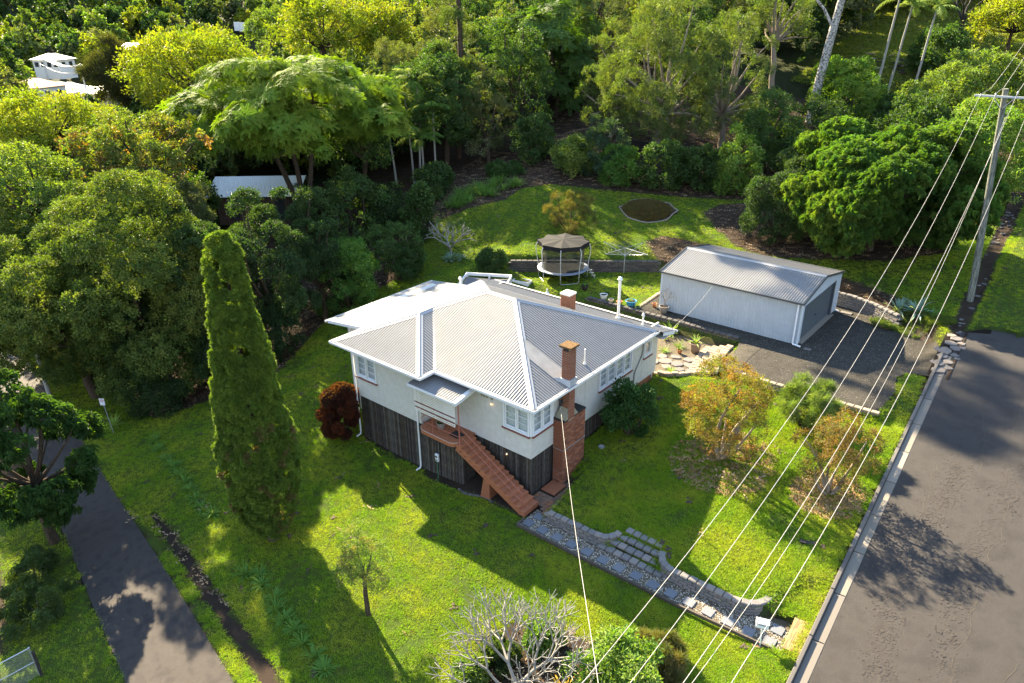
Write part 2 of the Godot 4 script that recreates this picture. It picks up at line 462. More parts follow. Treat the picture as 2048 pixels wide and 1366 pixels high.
func build_land() -> void:
	solve_spline()
	hard = [house_plan, patio_plan, path_plan, gravel_plan, court_plan, lane_plan]
	mulched = [bed_round, bed_mulch, bank_plan, bed_front, ditch_plan]
	patch.frequency = 0.35
	patch.fractal_octaves = 3
	patch.seed = 5
	fine.resize(FNX * FNZ)
	for j in FNZ:
		for i in FNX:
			fine[j * FNX + i] = land(FX0 + i * FSTEP, FZ0 + j * FSTEP)
	var v := PackedVector3Array()
	var n := PackedVector3Array()
	var c := PackedColorArray()
	var ix := PackedInt32Array()
	for j in FNZ:
		for i in FNX:
			var x := FX0 + i * FSTEP
			var z := FZ0 + j * FSTEP
			var k := cover(x, z)
			var y := fine[j * FNX + i]
			if k == 2:
				y -= 0.14
				if Geometry2D.is_point_in_polygon(Vector2(x, z), path_plan):
					y = minf(y, -0.28 + 0.021 * x)
				if on_road(x, z):
					y = minf(y, road_y(z) - 0.3)
			elif Geometry2D.is_point_in_polygon(Vector2(x, z), ditch_plan):
				y -= 0.22
			v.append(Vector3(x, y, z))
			var a := fine[j * FNX + maxi(i - 1, 0)] - fine[j * FNX + mini(i + 1, FNX - 1)]
			var b := fine[maxi(j - 1, 0) * FNX + i] - fine[mini(j + 1, FNZ - 1) * FNX + i]
			n.append(Vector3(a, 2 * FSTEP, b).normalized())
			var w := patch.get_noise_2d(x * 3.0, z * 3.0)
			if k == 0:
				c.append(Color(0.1 + 0.03 * w, 0.15 + 0.02 * w, 0.026))
			else:
				c.append(Color(0.088 + 0.03 * w, 0.063 + 0.02 * w, 0.044 + 0.012 * w))
	for j in FNZ - 1:
		for i in FNX - 1:
			var q := j * FNX + i
			ix.append_array([q, q + 1, q + FNX, q + 1, q + FNX + 1, q + FNX])
	# beyond the fine grid, hills out to the skyline
	var k0 := v.size()
	var cs := 6.0
	var cx := 122
	var cz := 106
	for j in cz:
		for i in cx:
			var x := -540.0 + i * cs
			var z := -500.0 + j * cs
			var deep := minf(minf(x - FX0, FX0 + FNX * FSTEP - x), minf(z - FZ0, FZ0 + FNZ * FSTEP - z))
			v.append(Vector3(x, smooth_land(x, z) - (0.0 if deep < 0 else 1.0), z))
			n.append(Vector3.UP)
			c.append(Color(0.11, 0.14, 0.03) if (x > -14 and z < -72 and z > -100) else (Color(0.05, 0.062, 0.026)) if x < -50 or z < -60 else Color(0.05, 0.075, 0.02))
	for j in cz:
		for i in cx:
			var q := k0 + j * cx + i
			var a := v[k0 + j * cx + maxi(i - 1, 0)].y - v[k0 + j * cx + mini(i + 1, cx - 1)].y
			var b := v[k0 + maxi(j - 1, 0) * cx + i].y - v[k0 + mini(j + 1, cz - 1) * cx + i].y
			n[q] = Vector3(a, 2 * cs, b).normalized()
			if i < cx - 1 and j < cz - 1:
				var x := v[q].x
				var z := v[q].z
				if not (x > FX0 + 1 and x + cs < FX0 + FNX * FSTEP - 2 and z > FZ0 + 1 and z + cs < FZ0 + FNZ * FSTEP - 2):
					ix.append_array([q, q + 1, q + cx, q + 1, q + cx + 1, q + cx])
	var arr := []
	arr.resize(Mesh.ARRAY_MAX)
	arr[Mesh.ARRAY_VERTEX] = v
	arr[Mesh.ARRAY_NORMAL] = n
	arr[Mesh.ARRAY_COLOR] = c
	arr[Mesh.ARRAY_INDEX] = ix
	var m := ArrayMesh.new()
	m.add_surface_from_arrays(Mesh.PRIMITIVE_TRIANGLES, arr)
	structure("ground", m, M.earth)

func ribbon(mb: MB, a: Vector3, b: Vector3, c: Vector3, d: Vector3) -> void:
	mb.quad(a, b, c, d)

func build_hardscape() -> void:
	# the road: cambered bitumen, its kerb and concrete gutter in cast lengths
	var road := MB.new()
	var nz := 64
	var nx := 9
	for j in nz:
		var z0 := 26.0 - j * 0.8
		var z1 := z0 - 0.8
		for i in nx:
			var pts := []
			for q in [[z0, i], [z1, i], [z1, i + 1], [z0, i + 1]]:
				var x0 := kerb_x(q[0]) + 0.42
				var x: float = x0 + (25.0 - x0) * q[1] / nx
				var far := -24.4 - (x - 13.0) * 0.35 + 0.4 * sin(x * 1.7)
				var z: float = maxf(q[0], far)
				pts.append(Vector3(x, road_y(z) - 0.1 + 0.16 * sin(PI * 0.5 * minf(1.0, (x - x0) / 5.0)) + 0.012 * patch.get_noise_2d(x * 2.0, z * 2.0), z))
			if absf(pts[0].z - pts[1].z) > 0.01 or absf(pts[2].z - pts[3].z) > 0.01:
				road.quad(pts[0], pts[1], pts[2], pts[3])
	structure("road", road.mesh(), M.bitumen)
	build_road_cracks()
	var kerb := Node3D.new()
	kerb.name = "kerb"
	kerb.set_meta("kind", "structure")
	add_child(kerb)
	var z := 25.0
	var kr := RandomNumberGenerator.new()
	kr.seed = 3
	while z > -19.0:
		var l := 2.42
		var zc := z - l * 0.5
		var turn := Basis(Vector3.UP, 0.035) * Basis(Vector3.RIGHT, 0.1178)
		var top := road_y(zc) + 0.02 + kr.randf_range(-0.008, 0.008)
		var kb := MB.new()
		kb.cbox(Vector3.ZERO, Vector3(0.15, 0.34, l - 0.012), 0.022)
		var o := put("kerb_stone", kb.mesh(), [M.kerb_a, M.kerb_b][kr.randi() % 2], kerb, Vector3(kerb_x(zc), top - 0.15, zc))
		o.basis = turn
		var gb := MB.new()
		gb.cbox(Vector3.ZERO, Vector3(0.4, 0.12, l - 0.018), 0.012)
		var g := put("gutter_slab", gb.mesh(), [M.gutter_a, M.gutter_b, M.gutter_c][kr.randi() % 3], kerb, Vector3(kerb_x(zc) + 0.29, road_y(zc) - 0.155, zc))
		g.basis = turn * Basis(Vector3.BACK, 0.06)
		z -= l
	# the lane below the garden
	structure("lane", drape(lane_plan, 0.9, -0.01, smooth_land), M.lane)
	structure("driveway", drape(gravel_plan, 1.2, -0.03, land), M.gravel)
	structure("courtyard", drape(court_plan, 0.8, -0.03, func(x, zz): return 1.78), M.pebble)
	structure("bare_soil", drape(ditch_plan, 0.4, -0.16, smooth_land), M.mud)
	# stones and loose grit on the gravel
	scatter_stones("gravel_stones", gravel_plan, 9000, M.stone_bits, 0.008, 0.02, 11)
	scatter_stones("loose_grit", lane_plan, 900, M.stone_bits, 0.012, 0.03, 12)
	# the drain beside the verge: a shallow run of broken stone
	var drain := Node3D.new()
	drain.name = "drain"
	drain.set_meta("kind", "structure")
	add_child(drain)
	var bed := MB.new()
	for j in 40:
		var za := -18.4 - j * 0.78
		var zb := za - 0.78
		for s in [[-0.5, -0.02, -0.2, -0.13], [-0.2, -0.13, 0.2, -0.13], [0.2, -0.13, 0.5, -0.02]]:
			var xa := kerb_x(za) + 0.25
			var xb := kerb_x(zb) + 0.25
			bed.quad(Vector3(xa + s[0], road_y(za) + s[1] - 0.02, za), Vector3(xb + s[0], road_y(zb) + s[1] - 0.02, zb), Vector3(xb + s[2], road_y(zb) + s[3] - 0.02, zb), Vector3(xa + s[2], road_y(za) + s[3] - 0.02, za))
	put("drain_bed", bed.mesh(), M.mud, drain)
	for k in 36:
		var zk := -23.5 - kr.randf() * 24.0
		var xk := kerb_x(zk) + 0.25 + kr.randf_range(-0.38, 0.38)
		put("stone", slab_shape(kr, kr.randf_range(0.1, 0.24), 0.07), [M.rock_a, M.rock_b, M.rock_c][kr.randi() % 3], drain, Vector3(xk, road_y(zk) - 0.12 + kr.randf() * 0.05, zk), kr.randf() * TAU)
	# cracked concrete flags where the drive meets the road
	var apron := Node3D.new()
	apron.name = "crossing"
	apron.set_meta("kind", "structure")
	add_child(apron)
	for f in [[12.55, -19.2, 0.52], [12.35, -19.9, 0.5], [12.75, -20.25, 0.36], [12.4, -20.75, 0.42], [12.95, -19.6, 0.28], [12.3, -21.4, 0.62], [12.85, -21.1, 0.34], [12.75, -21.9, 0.44], [12.4, -22.4, 0.5], [12.9, -22.6, 0.3], [12.55, -23.05, 0.46], [13.05, -20.8, 0.22], [13.05, -22.1, 0.24], [12.25, -23.3, 0.34]]:
		put("flagstone", slab_shape(kr, f[2] * 0.8, 0.06), [M.flag_a, M.flag_b, M.flag_c][kr.randi() % 3], apron, Vector3(f[0], road_y(f[1]) - 0.07, f[1]), kr.randf() * TAU)

func slab_shape(r: RandomNumberGenerator, rad: float, thick: float) -> ArrayMesh:   # an uneven flat stone
	var mb := MB.new()
	var n := 7
	var ring := []
	for i in n:
		var a := TAU * (i + r.randf_range(-0.25, 0.25)) / n
		var q := rad * r.randf_range(0.72, 1.1)
		ring.append(Vector3(cos(a) * q, 0, -sin(a) * q))
	for i in n:
		var a: Vector3 = ring[i]
		var b: Vector3 = ring[(i + 1) % n]
		var e := 0.86
		var ta: Vector3 = a * e + Vector3.UP * thick * 0.5
		var tb: Vector3 = b * e + Vector3.UP * thick * 0.5
		mb.quad(a - Vector3.UP * thick * 0.5, a + Vector3.UP * thick * 0.25, b + Vector3.UP * thick * 0.25, b - Vector3.UP * thick * 0.5)
		mb.quad(a + Vector3.UP * thick * 0.25, ta, tb, b + Vector3.UP * thick * 0.25)
		mb.tri(Vector3.UP * thick * 0.5, tb, ta)
	return mb.mesh()

func build_road_cracks() -> void:   # crocodile cracking: the bitumen is broken into small raised plates along the wheel path
	var r := RandomNumberGenerator.new()
	r.seed = 21
	var mb := MB.new()
	for k in 4200:
		var t := r.randf()
		var z := lerpf(9.0, -13.0, t)
		var x := 15.15 + 0.028 * z + r.randfn() * 0.3 + 0.3 * sin(z * 0.45) + (1.9 if k % 3 == 0 else 0.0)
		var rad := r.randf_range(0.025, 0.055)
		var n := 6
		var y := road_y(z) - 0.1 + 0.16 * sin(PI * 0.5 * minf(1.0, (x - kerb_x(z) - 0.42) / 5.0)) + 0.012 * patch.get_noise_2d(x * 2.0, z * 2.0)
		var h := r.randf_range(0.003, 0.009)
		var off := r.randf() * TAU
		var ring := []
		for i in n:
			var a := off + TAU * (i + r.randf_range(-0.2, 0.2)) / n
			var dx := cos(a) * rad
			var dz := -sin(a) * rad
			ring.append(Vector3(x + dx, y - 0.118 * dz, z + dz))
		for i in n:
			var a: Vector3 = ring[i]
			var b: Vector3 = ring[(i + 1) % n]
			var ta := a.lerp(Vector3(x, y, z), 0.18) + Vector3.UP * h
			var tb := b.lerp(Vector3(x, y, z), 0.18) + Vector3.UP * h
			mb.quad(a, ta, tb, b)
			mb.tri(Vector3(x, y + h, z), tb, ta)
	var o := structure("cracked_bitumen", mb.mesh(), M.bitumen_old)
	o.set_meta("kind", "stuff")
	tag(o, "patch of crazed crocodile cracking along the road's wheel path", "bitumen")
	# long open cracks
	var cr := MB.new()
	for s in [[14.6, -2.0, 9.0], [17.2, 2.0, 12.0], [15.9, -11.0, 5.0], [16.6, -14.5, 4.0], [18.4, 6.0, 8.0]]:
		var x: float = s[0]
		var z: float = s[1]
		var len := 0.0
		while len < s[2]:
			var x2 := x + r.randf_range(-0.09, 0.09)
			var z2 := z - r.randf_range(0.12, 0.25)
			var w := r.randf_range(0.004, 0.01)
			var q := []
			for p in [[x - w, z], [x2 - w, z2], [x2 + w, z2], [x + w, z]]:
				q.append(Vector3(p[0], road_y(p[1]) - 0.092 + 0.16 * sin(PI * 0.5 * minf(1.0, (p[0] - kerb_x(p[1]) - 0.42) / 5.0)) + 0.012 * patch.get_noise_2d(p[0] * 2.0, p[1] * 2.0), p[1]))
			cr.quad(q[0], q[1], q[2], q[3])
			len += z - z2
			x = x2
			z = z2
	var o2 := structure("road_crack", cr.mesh(), M.crack_fill)
	o2.set_meta("kind", "stuff")
	tag(o2, "thin pale grit filled cracks wandering along the road", "crack")

func scatter_stones(called: String, poly: PackedVector2Array, count: int, m: Material, s0: float, s1: float, sd: int) -> void:
	var r := RandomNumberGenerator.new()
	r.seed = sd
	var lo := poly[0]
	var hi := poly[0]
	for p in poly:
		lo = lo.min(p)
		hi = hi.max(p)
	var buf := PackedFloat32Array()
	var n := 0
	for k in count:
		var p := Vector2(r.randf_range(lo.x, hi.x), r.randf_range(lo.y, hi.y))
		if not Geometry2D.is_point_in_polygon(p, poly):
			continue
		var s := r.randf_range(s0, s1)
		var b := Basis(Vector3.UP, r.randf() * TAU) * Basis(Vector3.RIGHT, r.randf_range(-0.4, 0.4))
		add_copy(buf, b.scaled(Vector3(s, s * 0.7, s)), Vector3(p.x, land(p.x, p.y) - 0.02, p.y), Color.from_hsv(0.08, r.randf_range(0.02, 0.14), 1.0).srgb_to_linear() * r.randf_range(0.12, 0.38))
		n += 1
	var mb := MB.new()
	mb.cbox(Vector3.ZERO, Vector3(1.5, 1.0, 1.1), 0.3)
	var o := copies(called, mb.mesh(), m, buf, self)
	o.set_meta("kind", "stuff")
	tag(o, "loose grey stones lying on the gravel drive" if called == "gravel_stones" else "loose grit lying on the lane", "stones")

func add_copy(buf: PackedFloat32Array, b: Basis, at: Vector3, c: Color) -> void:
	buf.append_array([b.x.x, b.y.x, b.z.x, at.x, b.x.y, b.y.y, b.z.y, at.y, b.x.z, b.y.z, b.z.z, at.z, c.r, c.g, c.b, 1.0])

func copies(called: String, m: Mesh, material: Material, buf: PackedFloat32Array, parent: Node3D) -> MultiMeshInstance3D:
	var mm := MultiMesh.new()
	mm.transform_format = MultiMesh.TRANSFORM_3D
	mm.use_colors = true
	mm.mesh = m
	mm.instance_count = buf.size() / 16
	mm.buffer = buf
	var o := MultiMeshInstance3D.new()
	o.name = numbered(called) if parent == self else called
	o.multimesh = mm
	o.material_override = material
	parent.add_child(o, true)
	return o

# ---------------------------------------------------------------- the cottage
const EAVE := 5.14
const PITCH := 0.402

func corrugated(poly: Array, run: Vector3, pitch := 0.15, amp := 0.019, per := 6) -> ArrayMesh:   # a sheet of ribs along run, cut to a plane outline
	var mb := MB.new()
	var p0: Vector3 = poly[0]
	var nn := Vector3()
	for i in poly.size():
		nn += (poly[i] - p0).cross(poly[(i + 1) % poly.size()] - p0)
	nn = nn.normalized()
	if nn.y < 0 or (absf(nn.y) < 0.01 and nn.dot(Vector3(1, 0, 1)) < 0):
		nn = -nn
	var t := (run - nn * run.dot(nn)).normalized()
	var s := t.cross(nn).normalized()
	var flat := []
	var s0 := 1e9
	var s1 := -1e9
	for q in poly:
		var w := Vector2((q - p0).dot(s), (q - p0).dot(t))
		flat.append(w)
		s0 = minf(s0, w.x)
		s1 = maxf(s1, w.x)
	var steps := int(ceil((s1 - s0) / pitch * per))
	var last_a := Vector3()
	var last_b := Vector3()
	var last_n := Vector3()
	var ok := false
	for k in steps + 1:
		var x := clampf(s0 + k * pitch / per, s0 + 0.0005, s1 - 0.0005)
		var lo := 1e9
		var hi := -1e9
		for i in flat.size():
			var a: Vector2 = flat[i]
			var b: Vector2 = flat[(i + 1) % flat.size()]
			if (a.x <= x) != (b.x <= x):
				var y := a.y + (b.y - a.y) * (x - a.x) / (b.x - a.x)
				lo = minf(lo, y)
				hi = maxf(hi, y)
		if lo > hi:
			ok = false
			continue
		var ph := TAU * (x / pitch)
		var o := nn * amp * sin(ph)
		var slope := amp * TAU / pitch * cos(ph)
		var m := (nn - s * slope).normalized()
		var pa := p0 + s * x + t * lo + o
		var pb := p0 + s * x + t * hi + o
		if ok:
			var q := mb.v.size()
			mb.v.append_array([last_a, last_b, pb, pa])
			mb.n.append_array([last_n, last_n, m, m])
			mb.uv.append_array([Vector2(), Vector2(), Vector2(), Vector2()])
			if (pb - last_a).cross(last_b - last_a).dot(nn) > 0:
				mb.ix.append_array([q, q + 1, q + 2, q, q + 2, q + 3])
			else:
				mb.ix.append_array([q, q + 2, q + 1, q, q + 3, q + 2])
		last_a = pa
		last_b = pb
		last_n = m
		ok = true
	return mb.mesh()

func capping(parent: Node3D, a: Vector3, b: Vector3, na: Vector3, nb: Vector3, w := 0.17, called := "ridge_cap") -> void:
	var mb := MB.new()
	var d := (b - a).normalized()
	for k in [[na, 1.0], [nb, -1.0]]:
		var nn: Vector3 = k[0]
		var side: Vector3 = d.cross(nn).normalized()
		if side.y > 0:
			side = -side
		var lift := nn * 0.02
		var c0 := a + Vector3.UP * 0.035
		var c1 := b + Vector3.UP * 0.035
		mb.quad(c0, c1, b + side * w + lift, a + side * w + lift)
		mb.quad(a + side * w + lift, b + side * w + lift, b + side * w - nn * 0.01, a + side * w - nn * 0.01)
	mb.tube(PackedVector3Array([a + Vector3.UP * 0.03, b + Vector3.UP * 0.03]), PackedFloat32Array([0.03, 0.03]), 8)
	put(called, mb.mesh(), M.cap, parent)

func plate(poly: PackedVector2Array, u: Vector3, n: Vector3, thick: float) -> ArrayMesh:   # an outline in (u, up), given a thickness along n
	var mb := MB.new()
	var t := Geometry2D.triangulate_polygon(poly)
	for k in range(0, t.size(), 3):
		var q := []
		for m in 3:
			var w := poly[t[k + m]]
			q.append(u * w.x + Vector3.UP * w.y)
		var nn: Vector3 = (q[2] - q[0]).cross(q[1] - q[0])
		if nn.dot(n) > 0:
			mb.tri(q[0], q[1], q[2])
		else:
			mb.tri(q[0], q[2], q[1])
	for i in poly.size():
		var a := u * poly[i].x + Vector3.UP * poly[i].y
		var b := u * poly[(i + 1) % poly.size()].x + Vector3.UP * poly[(i + 1) % poly.size()].y
		mb.quad(a, b, b - n * thick, a - n * thick)
	return mb.mesh()

func panel_wall(parent: Node3D, o: Vector3, u: Vector3, n: Vector3, us: Array, ys: Array, holes: Array, m: Material, thick := 0.09) -> void:
	for i in us.size() - 1:
		for j in ys.size() - 1:
			var g := 0.003
			var cell := PackedVector2Array([Vector2(us[i] + g, ys[j] + g), Vector2(us[i + 1] - g, ys[j] + g), Vector2(us[i + 1] - g, ys[j + 1] - g), Vector2(us[i] + g, ys[j + 1] - g)])
			var left := [cell]
			for h in holes:
				var hp := PackedVector2Array([Vector2(h[0], h[2]), Vector2(h[1], h[2]), Vector2(h[1], h[3]), Vector2(h[0], h[3])])
				var next := []
				for q in left:
					for piece in Geometry2D.clip_polygons(q, hp):
						if not Geometry2D.is_polygon_clockwise(piece) or next.is_empty():
							next.append(piece)
				left = next
			for q in left:
				if q.size() >= 3:
					put("wall_panel", plate(q, u, n, thick), m, parent, o)

func casement(parent: Node3D, at: Vector3, u: Vector3, n: Vector3, w: float, h: float, sashes: int, rows := 3, sill := true) -> void:
	# at: the lower left corner of the opening on the wall face; u runs along the wall, n points outwards
	var win := holder("window", parent, at)
	var b := Basis(u, Vector3.UP, n)
	var f := MB.new()
	var fw := 0.085
	f.cbox(u * w * 0.5 + Vector3.UP * (h - fw * 0.5) + n * -0.01, Vector3(w, fw, 0.14), 0.008, b)
	f.cbox(u * w * 0.5 + Vector3.UP * fw * 0.5 + n * -0.01, Vector3(w, fw, 0.14), 0.008, b)
	var sw := w / sashes
	for i in sashes + 1:
		var wd := fw if i == 0 or i == sashes else 0.07
		var x := clampf(i * sw, wd * 0.5, w - wd * 0.5)
		f.cbox(u * x + Vector3.UP * h * 0.5 + n * -0.012, Vector3(wd, h - 2 * fw, 0.136), 0.006, b)
	put("frame", f.mesh(), M.trim, win)
	for i in sashes:
		var x0 := i * sw + (fw if i == 0 else 0.035)
		var x1 := (i + 1) * sw - (fw if i == sashes - 1 else 0.035)
		var y0 := fw
		var y1 := h - fw
		var s := MB.new()
		var r := 0.055
		s.box(u * (x0 + r * 0.5) + Vector3.UP * h * 0.5 + n * -0.03, Vector3(r, y1 - y0, 0.04), b)
		s.box(u * (x1 - r * 0.5) + Vector3.UP * h * 0.5 + n * -0.03, Vector3(r, y1 - y0, 0.04), b)
		s.box(u * (x0 + x1) * 0.5 + Vector3.UP * (y0 + r * 0.6) + n * -0.031, Vector3(x1 - x0 - 2 * r, r * 1.2, 0.04), b)
		s.box(u * (x0 + x1) * 0.5 + Vector3.UP * (y1 - r * 0.5) + n * -0.031, Vector3(x1 - x0 - 2 * r, r, 0.04), b)
		var gy0 := y0 + r * 1.2
		var gy1 := y1 - r
		for k in range(1, rows):
			s.box(u * (x0 + x1) * 0.5 + Vector3.UP * lerpf(gy0, gy1, float(k) / rows) + n * -0.031, Vector3(x1 - x0 - 2 * r, 0.028, 0.034), b)
		put("sash", s.mesh(), M.trim, win)
		for k in rows:
			var g := MB.new()
			var a := lerpf(gy0, gy1, float(k) / rows) + 0.01
			var c := lerpf(gy0, gy1, float(k + 1) / rows) - 0.01
			g.quad(u * (x0 + r) + Vector3.UP * a - n * 0.035, u * (x0 + r) + Vector3.UP * c - n * 0.035, u * (x1 - r) + Vector3.UP * c - n * 0.035, u * (x1 - r) + Vector3.UP * a - n * 0.035)
			put("pane", g.mesh(), M.glass, win)
	# drawn blind hanging inside, gathered in shallow folds
	var bl := MB.new()
	var steps := int(h / 0.05)
	for k in steps:
		var ya := 0.03 + (h - 0.06) * k / steps
		var yb := 0.03 + (h - 0.06) * (k + 1) / steps
		bl.quad(u * 0.02 + Vector3.UP * ya - n * 0.16, u * 0.02 + Vector3.UP * yb - n * 0.185, u * (w - 0.02) + Vector3.UP * yb - n * 0.185, u * (w - 0.02) + Vector3.UP * ya - n * 0.16)
	put("blind", bl.mesh(), M.blind, win)
	if sill:
		var sl := MB.new()
		sl.cbox(u * w * 0.5 + Vector3.UP * -0.03 + n * 0.035, Vector3(w + 0.12, 0.05, 0.17), 0.01, b * Basis(Vector3.RIGHT, 0.12))
		put("sill", sl.mesh(), M.sill, win)

func gutter(parent: Node3D, a: Vector3, b: Vector3, out: Vector3) -> void:
	var mb := MB.new()
	var d := (b - a).normalized()
	mb.bar(a + out * 0.005 + Vector3.UP * -0.1, b + out * 0.005 + Vector3.UP * -0.1, 0.022, 0.2)
	mb.bar(a + out * 0.075 + Vector3.UP * -0.125, b + out * 0.075 + Vector3.UP * -0.125, 0.12, 0.012)
	mb.bar(a + out * 0.135 + Vector3.UP * -0.075 - d * 0.13, b + out * 0.135 + Vector3.UP * -0.075 + d * 0.13, 0.012, 0.115)
	mb.rod(a + out * 0.14 + Vector3.UP * -0.018 - d * 0.13, b + out * 0.14 + Vector3.UP * -0.018 + d * 0.13, 0.014)
	put("gutter", mb.mesh(), M.trim, parent)
	var li := MB.new()
	li.bar(a + out * 0.075 + Vector3.UP * -0.1, b + out * 0.075 + Vector3.UP * -0.1, 0.1, 0.03)
	put("gutter_silt", li.mesh(), M.silt, parent)

func brick_face(parent: Node3D, stuff: MB, singles: int, o: Vector3, u: Vector3, n: Vector3, w: float, h: float, r: RandomNumberGenerator, shift := 0.0) -> int:
	# stretcher bond; the first «singles» bricks are parts, the rest go into stuff
	var course := 0.086
	var bw := 0.24
	var b := Basis(u, Vector3.UP, n)
	var made := 0
	for j in int(h / course):
		var x := -bw * 0.5 * (j % 2) - shift
		while x < w - 0.03:
			var x0 := maxf(x, 0.0) + 0.008
			var x1 := minf(x + bw, w) - 0.008
			x += bw
			if x1 - x0 < 0.03:
				continue
			var c := o + u * (x0 + x1) * 0.5 + Vector3.UP * ((j + 0.5) * course) + n * r.randf_range(0.004, 0.014)
			if made < singles:
				var mb := MB.new()
				mb.cbox(Vector3.ZERO, Vector3(x1 - x0, course - 0.018, 0.05), 0.006, b)
				put("brick", mb.mesh(), M.bricks[r.randi() % M.bricks.size()], parent, c)
				made += 1
			else:
				stuff.cbox(c, Vector3(x1 - x0, course - 0.018, 0.05), 0.006, b)
	return made

func build_house() -> void:
	var r := RandomNumberGenerator.new()
	r.seed = 8
	var H := thing("house", "cream cottage on dark timber batten base under a pale hipped iron roof", "house", Vector3.ZERO)
	# -------- walls
	var w1 := holder("front_wall", H)
	var F := Vector3(0, 0, 1)
	var X := Vector3(1, 0, 0)
	panel_wall(w1, Vector3(-10.85, 0, 0.94), X, F, [0, 1.6, 3.2, 4.75], [2.02, 3.62, 4.66, 5.0], [[0.02, 1.58, 3.2, 4.5]], M.fibro)
	panel_wall(w1, Vector3(-6.1, 0, 0), X, F, [0, 2.2, 3.4, 4.55, 6.1], [2.02, 3.62, 4.66, 5.0], [[4.5, 6.02, 3.2, 4.5], [0.55, 1.4, 2.15, 4.2]], M.fibro)
	var ws := holder("side_wall", H)
	var B := Vector3(0, 0, -1)
	panel_wall(ws, Vector3(0, 0, 0), B, X, [0, 1.7, 3.4, 4.2, 5.35, 8.6, 9.7, 11.3], [2.02, 3.62, 4.66, 5.0], [[0.08, 1.6, 3.2, 4.5], [5.45, 8.55, 3.2, 4.48], [9.8, 10.62, 3.38, 4.3]], M.fibro)
	var wl := holder("left_wall", H)
	panel_wall(wl, Vector3(-10.85, 0, -10.9), Vector3(0, 0, 1), Vector3(-1, 0, 0), [0, 3, 6, 9, 11.84], [1.2, 3.62, 5.0], [[8.2, 9.8, 3.2, 4.5]], M.fibro)
	casement(wl, Vector3(-10.85, 3.2, -2.7), Vector3(0, 0, 1), Vector3(-1, 0, 0), 1.6, 1.3, 2)
	var wb := holder("back_wall", H)
	panel_wall(wb, Vector3(0, 0, -10.95), Vector3(-1, 0, 0), Vector3(0, 0, -1), [0, 3.6, 7.2, 10.85], [1.5, 3.62, 5.0], [], M.fibro)
	var jog := MB.new()
	jog.box(Vector3(-6.15, 3.5, 0.46), Vector3(0.09, 2.96, 0.86))
	put("wall_return", jog.mesh(), M.fibro, w1)
	var strips := MB.new()
	for q in [[-10.85, -6.1, 0.945], [-6.1, 0.0, 0.005]]:
		strips.box(Vector3((q[0] + q[1]) * 0.5, 4.66, q[2]), Vector3(q[1] - q[0], 0.045, 0.014))
		strips.box(Vector3((q[0] + q[1]) * 0.5, 3.62, q[2] - 0.004), Vector3(q[1] - q[0] - 0.3, 0.012, 0.012))
	for z in [-3.5, -4.25, -5.3, -8.62, -9.7]:
		strips.box(Vector3(0.004, 3.5, z), Vector3(0.014, 2.95, 0.05))
	strips.box(Vector3(0.006, 3.62, -7.0), Vector3(0.01, 0.03, 7.2))
	put("cover_strip", strips.mesh(), M.fibro, H)
	# lining behind the openings
	var core := MB.new()
	core.box(Vector3(-5.4, 3.4, -5.4), Vector3(10.1, 2.7, 9.8))
	put("inner_lining", core.mesh(), M.inside, H)
	# -------- windows
	casement(w1, Vector3(-10.83, 3.2, 0.94), X, F, 1.56, 1.3, 2)
	casement(w1, Vector3(-1.6, 3.2, 0), X, F, 1.52, 1.3, 2)
	casement(ws, Vector3(0, 3.2, -0.08), B, X, 1.52, 1.3, 2)
	casement(ws, Vector3(0, 3.2, -5.45), B, X, 3.1, 1.28, 4)
	casement(ws, Vector3(0, 3.38, -9.8), B, X, 0.82, 0.92, 1, 1)
	var cp := MB.new()
	cp.cbox(Vector3(-0.03, 3.85, -0.03), Vector3(0.1, 1.3, 0.1), 0.01)
	put("corner_post", cp.mesh(), M.trim, H)
	# front door at the landing
	var door := holder("door", w1, Vector3(-5.55, 2.15, 0.0))
	var dm := MB.new()
	dm.cbox(Vector3(0.42, 1.02, -0.06), Vector3(0.84, 2.04, 0.05), 0.006)
	put("door_leaf", dm.mesh(), M.trim, door)
	var kn := MB.new()
	kn.lathe(Vector3(0.76, 1.0, -0.03), [Vector2(0.0, -0.03), Vector2(0.03, -0.01), Vector2(0.03, 0.01), Vector2(0.0, 0.03)], 8)
	put("door_handle", kn.mesh(), M.zinc, door)
	# -------- batten skirt under the floor
	var base := holder("batten_skirt", H)
	var back := MB.new()
	back.box(Vector3(-7.12, 0.55, 0.84), Vector3(7.4, 2.9, 0.04))
	back.box(Vector3(-3.42, 0.6, 0.46), Vector3(0.04, 2.8, 0.8))
	back.box(Vector3(-1.7, 0.7, -0.1), Vector3(3.4, 2.6, 0.04))
	back.box(Vector3(-0.1, 1.2, -5.6), Vector3(0.04, 1.6, 11.2))
	back.box(Vector3(-10.77, 0.8, -4.5), Vector3(0.04, 2.4, 10.8))
	put("backing", back.mesh(), M.battens[1], base)
	var runs := [[-10.85, -3.42, 0.94, 0], [-3.36, 0.0, 0.0, 0], [0.0, -1.66, 0.0, 1], [-3.42, -9.0, 0.0, 1]]
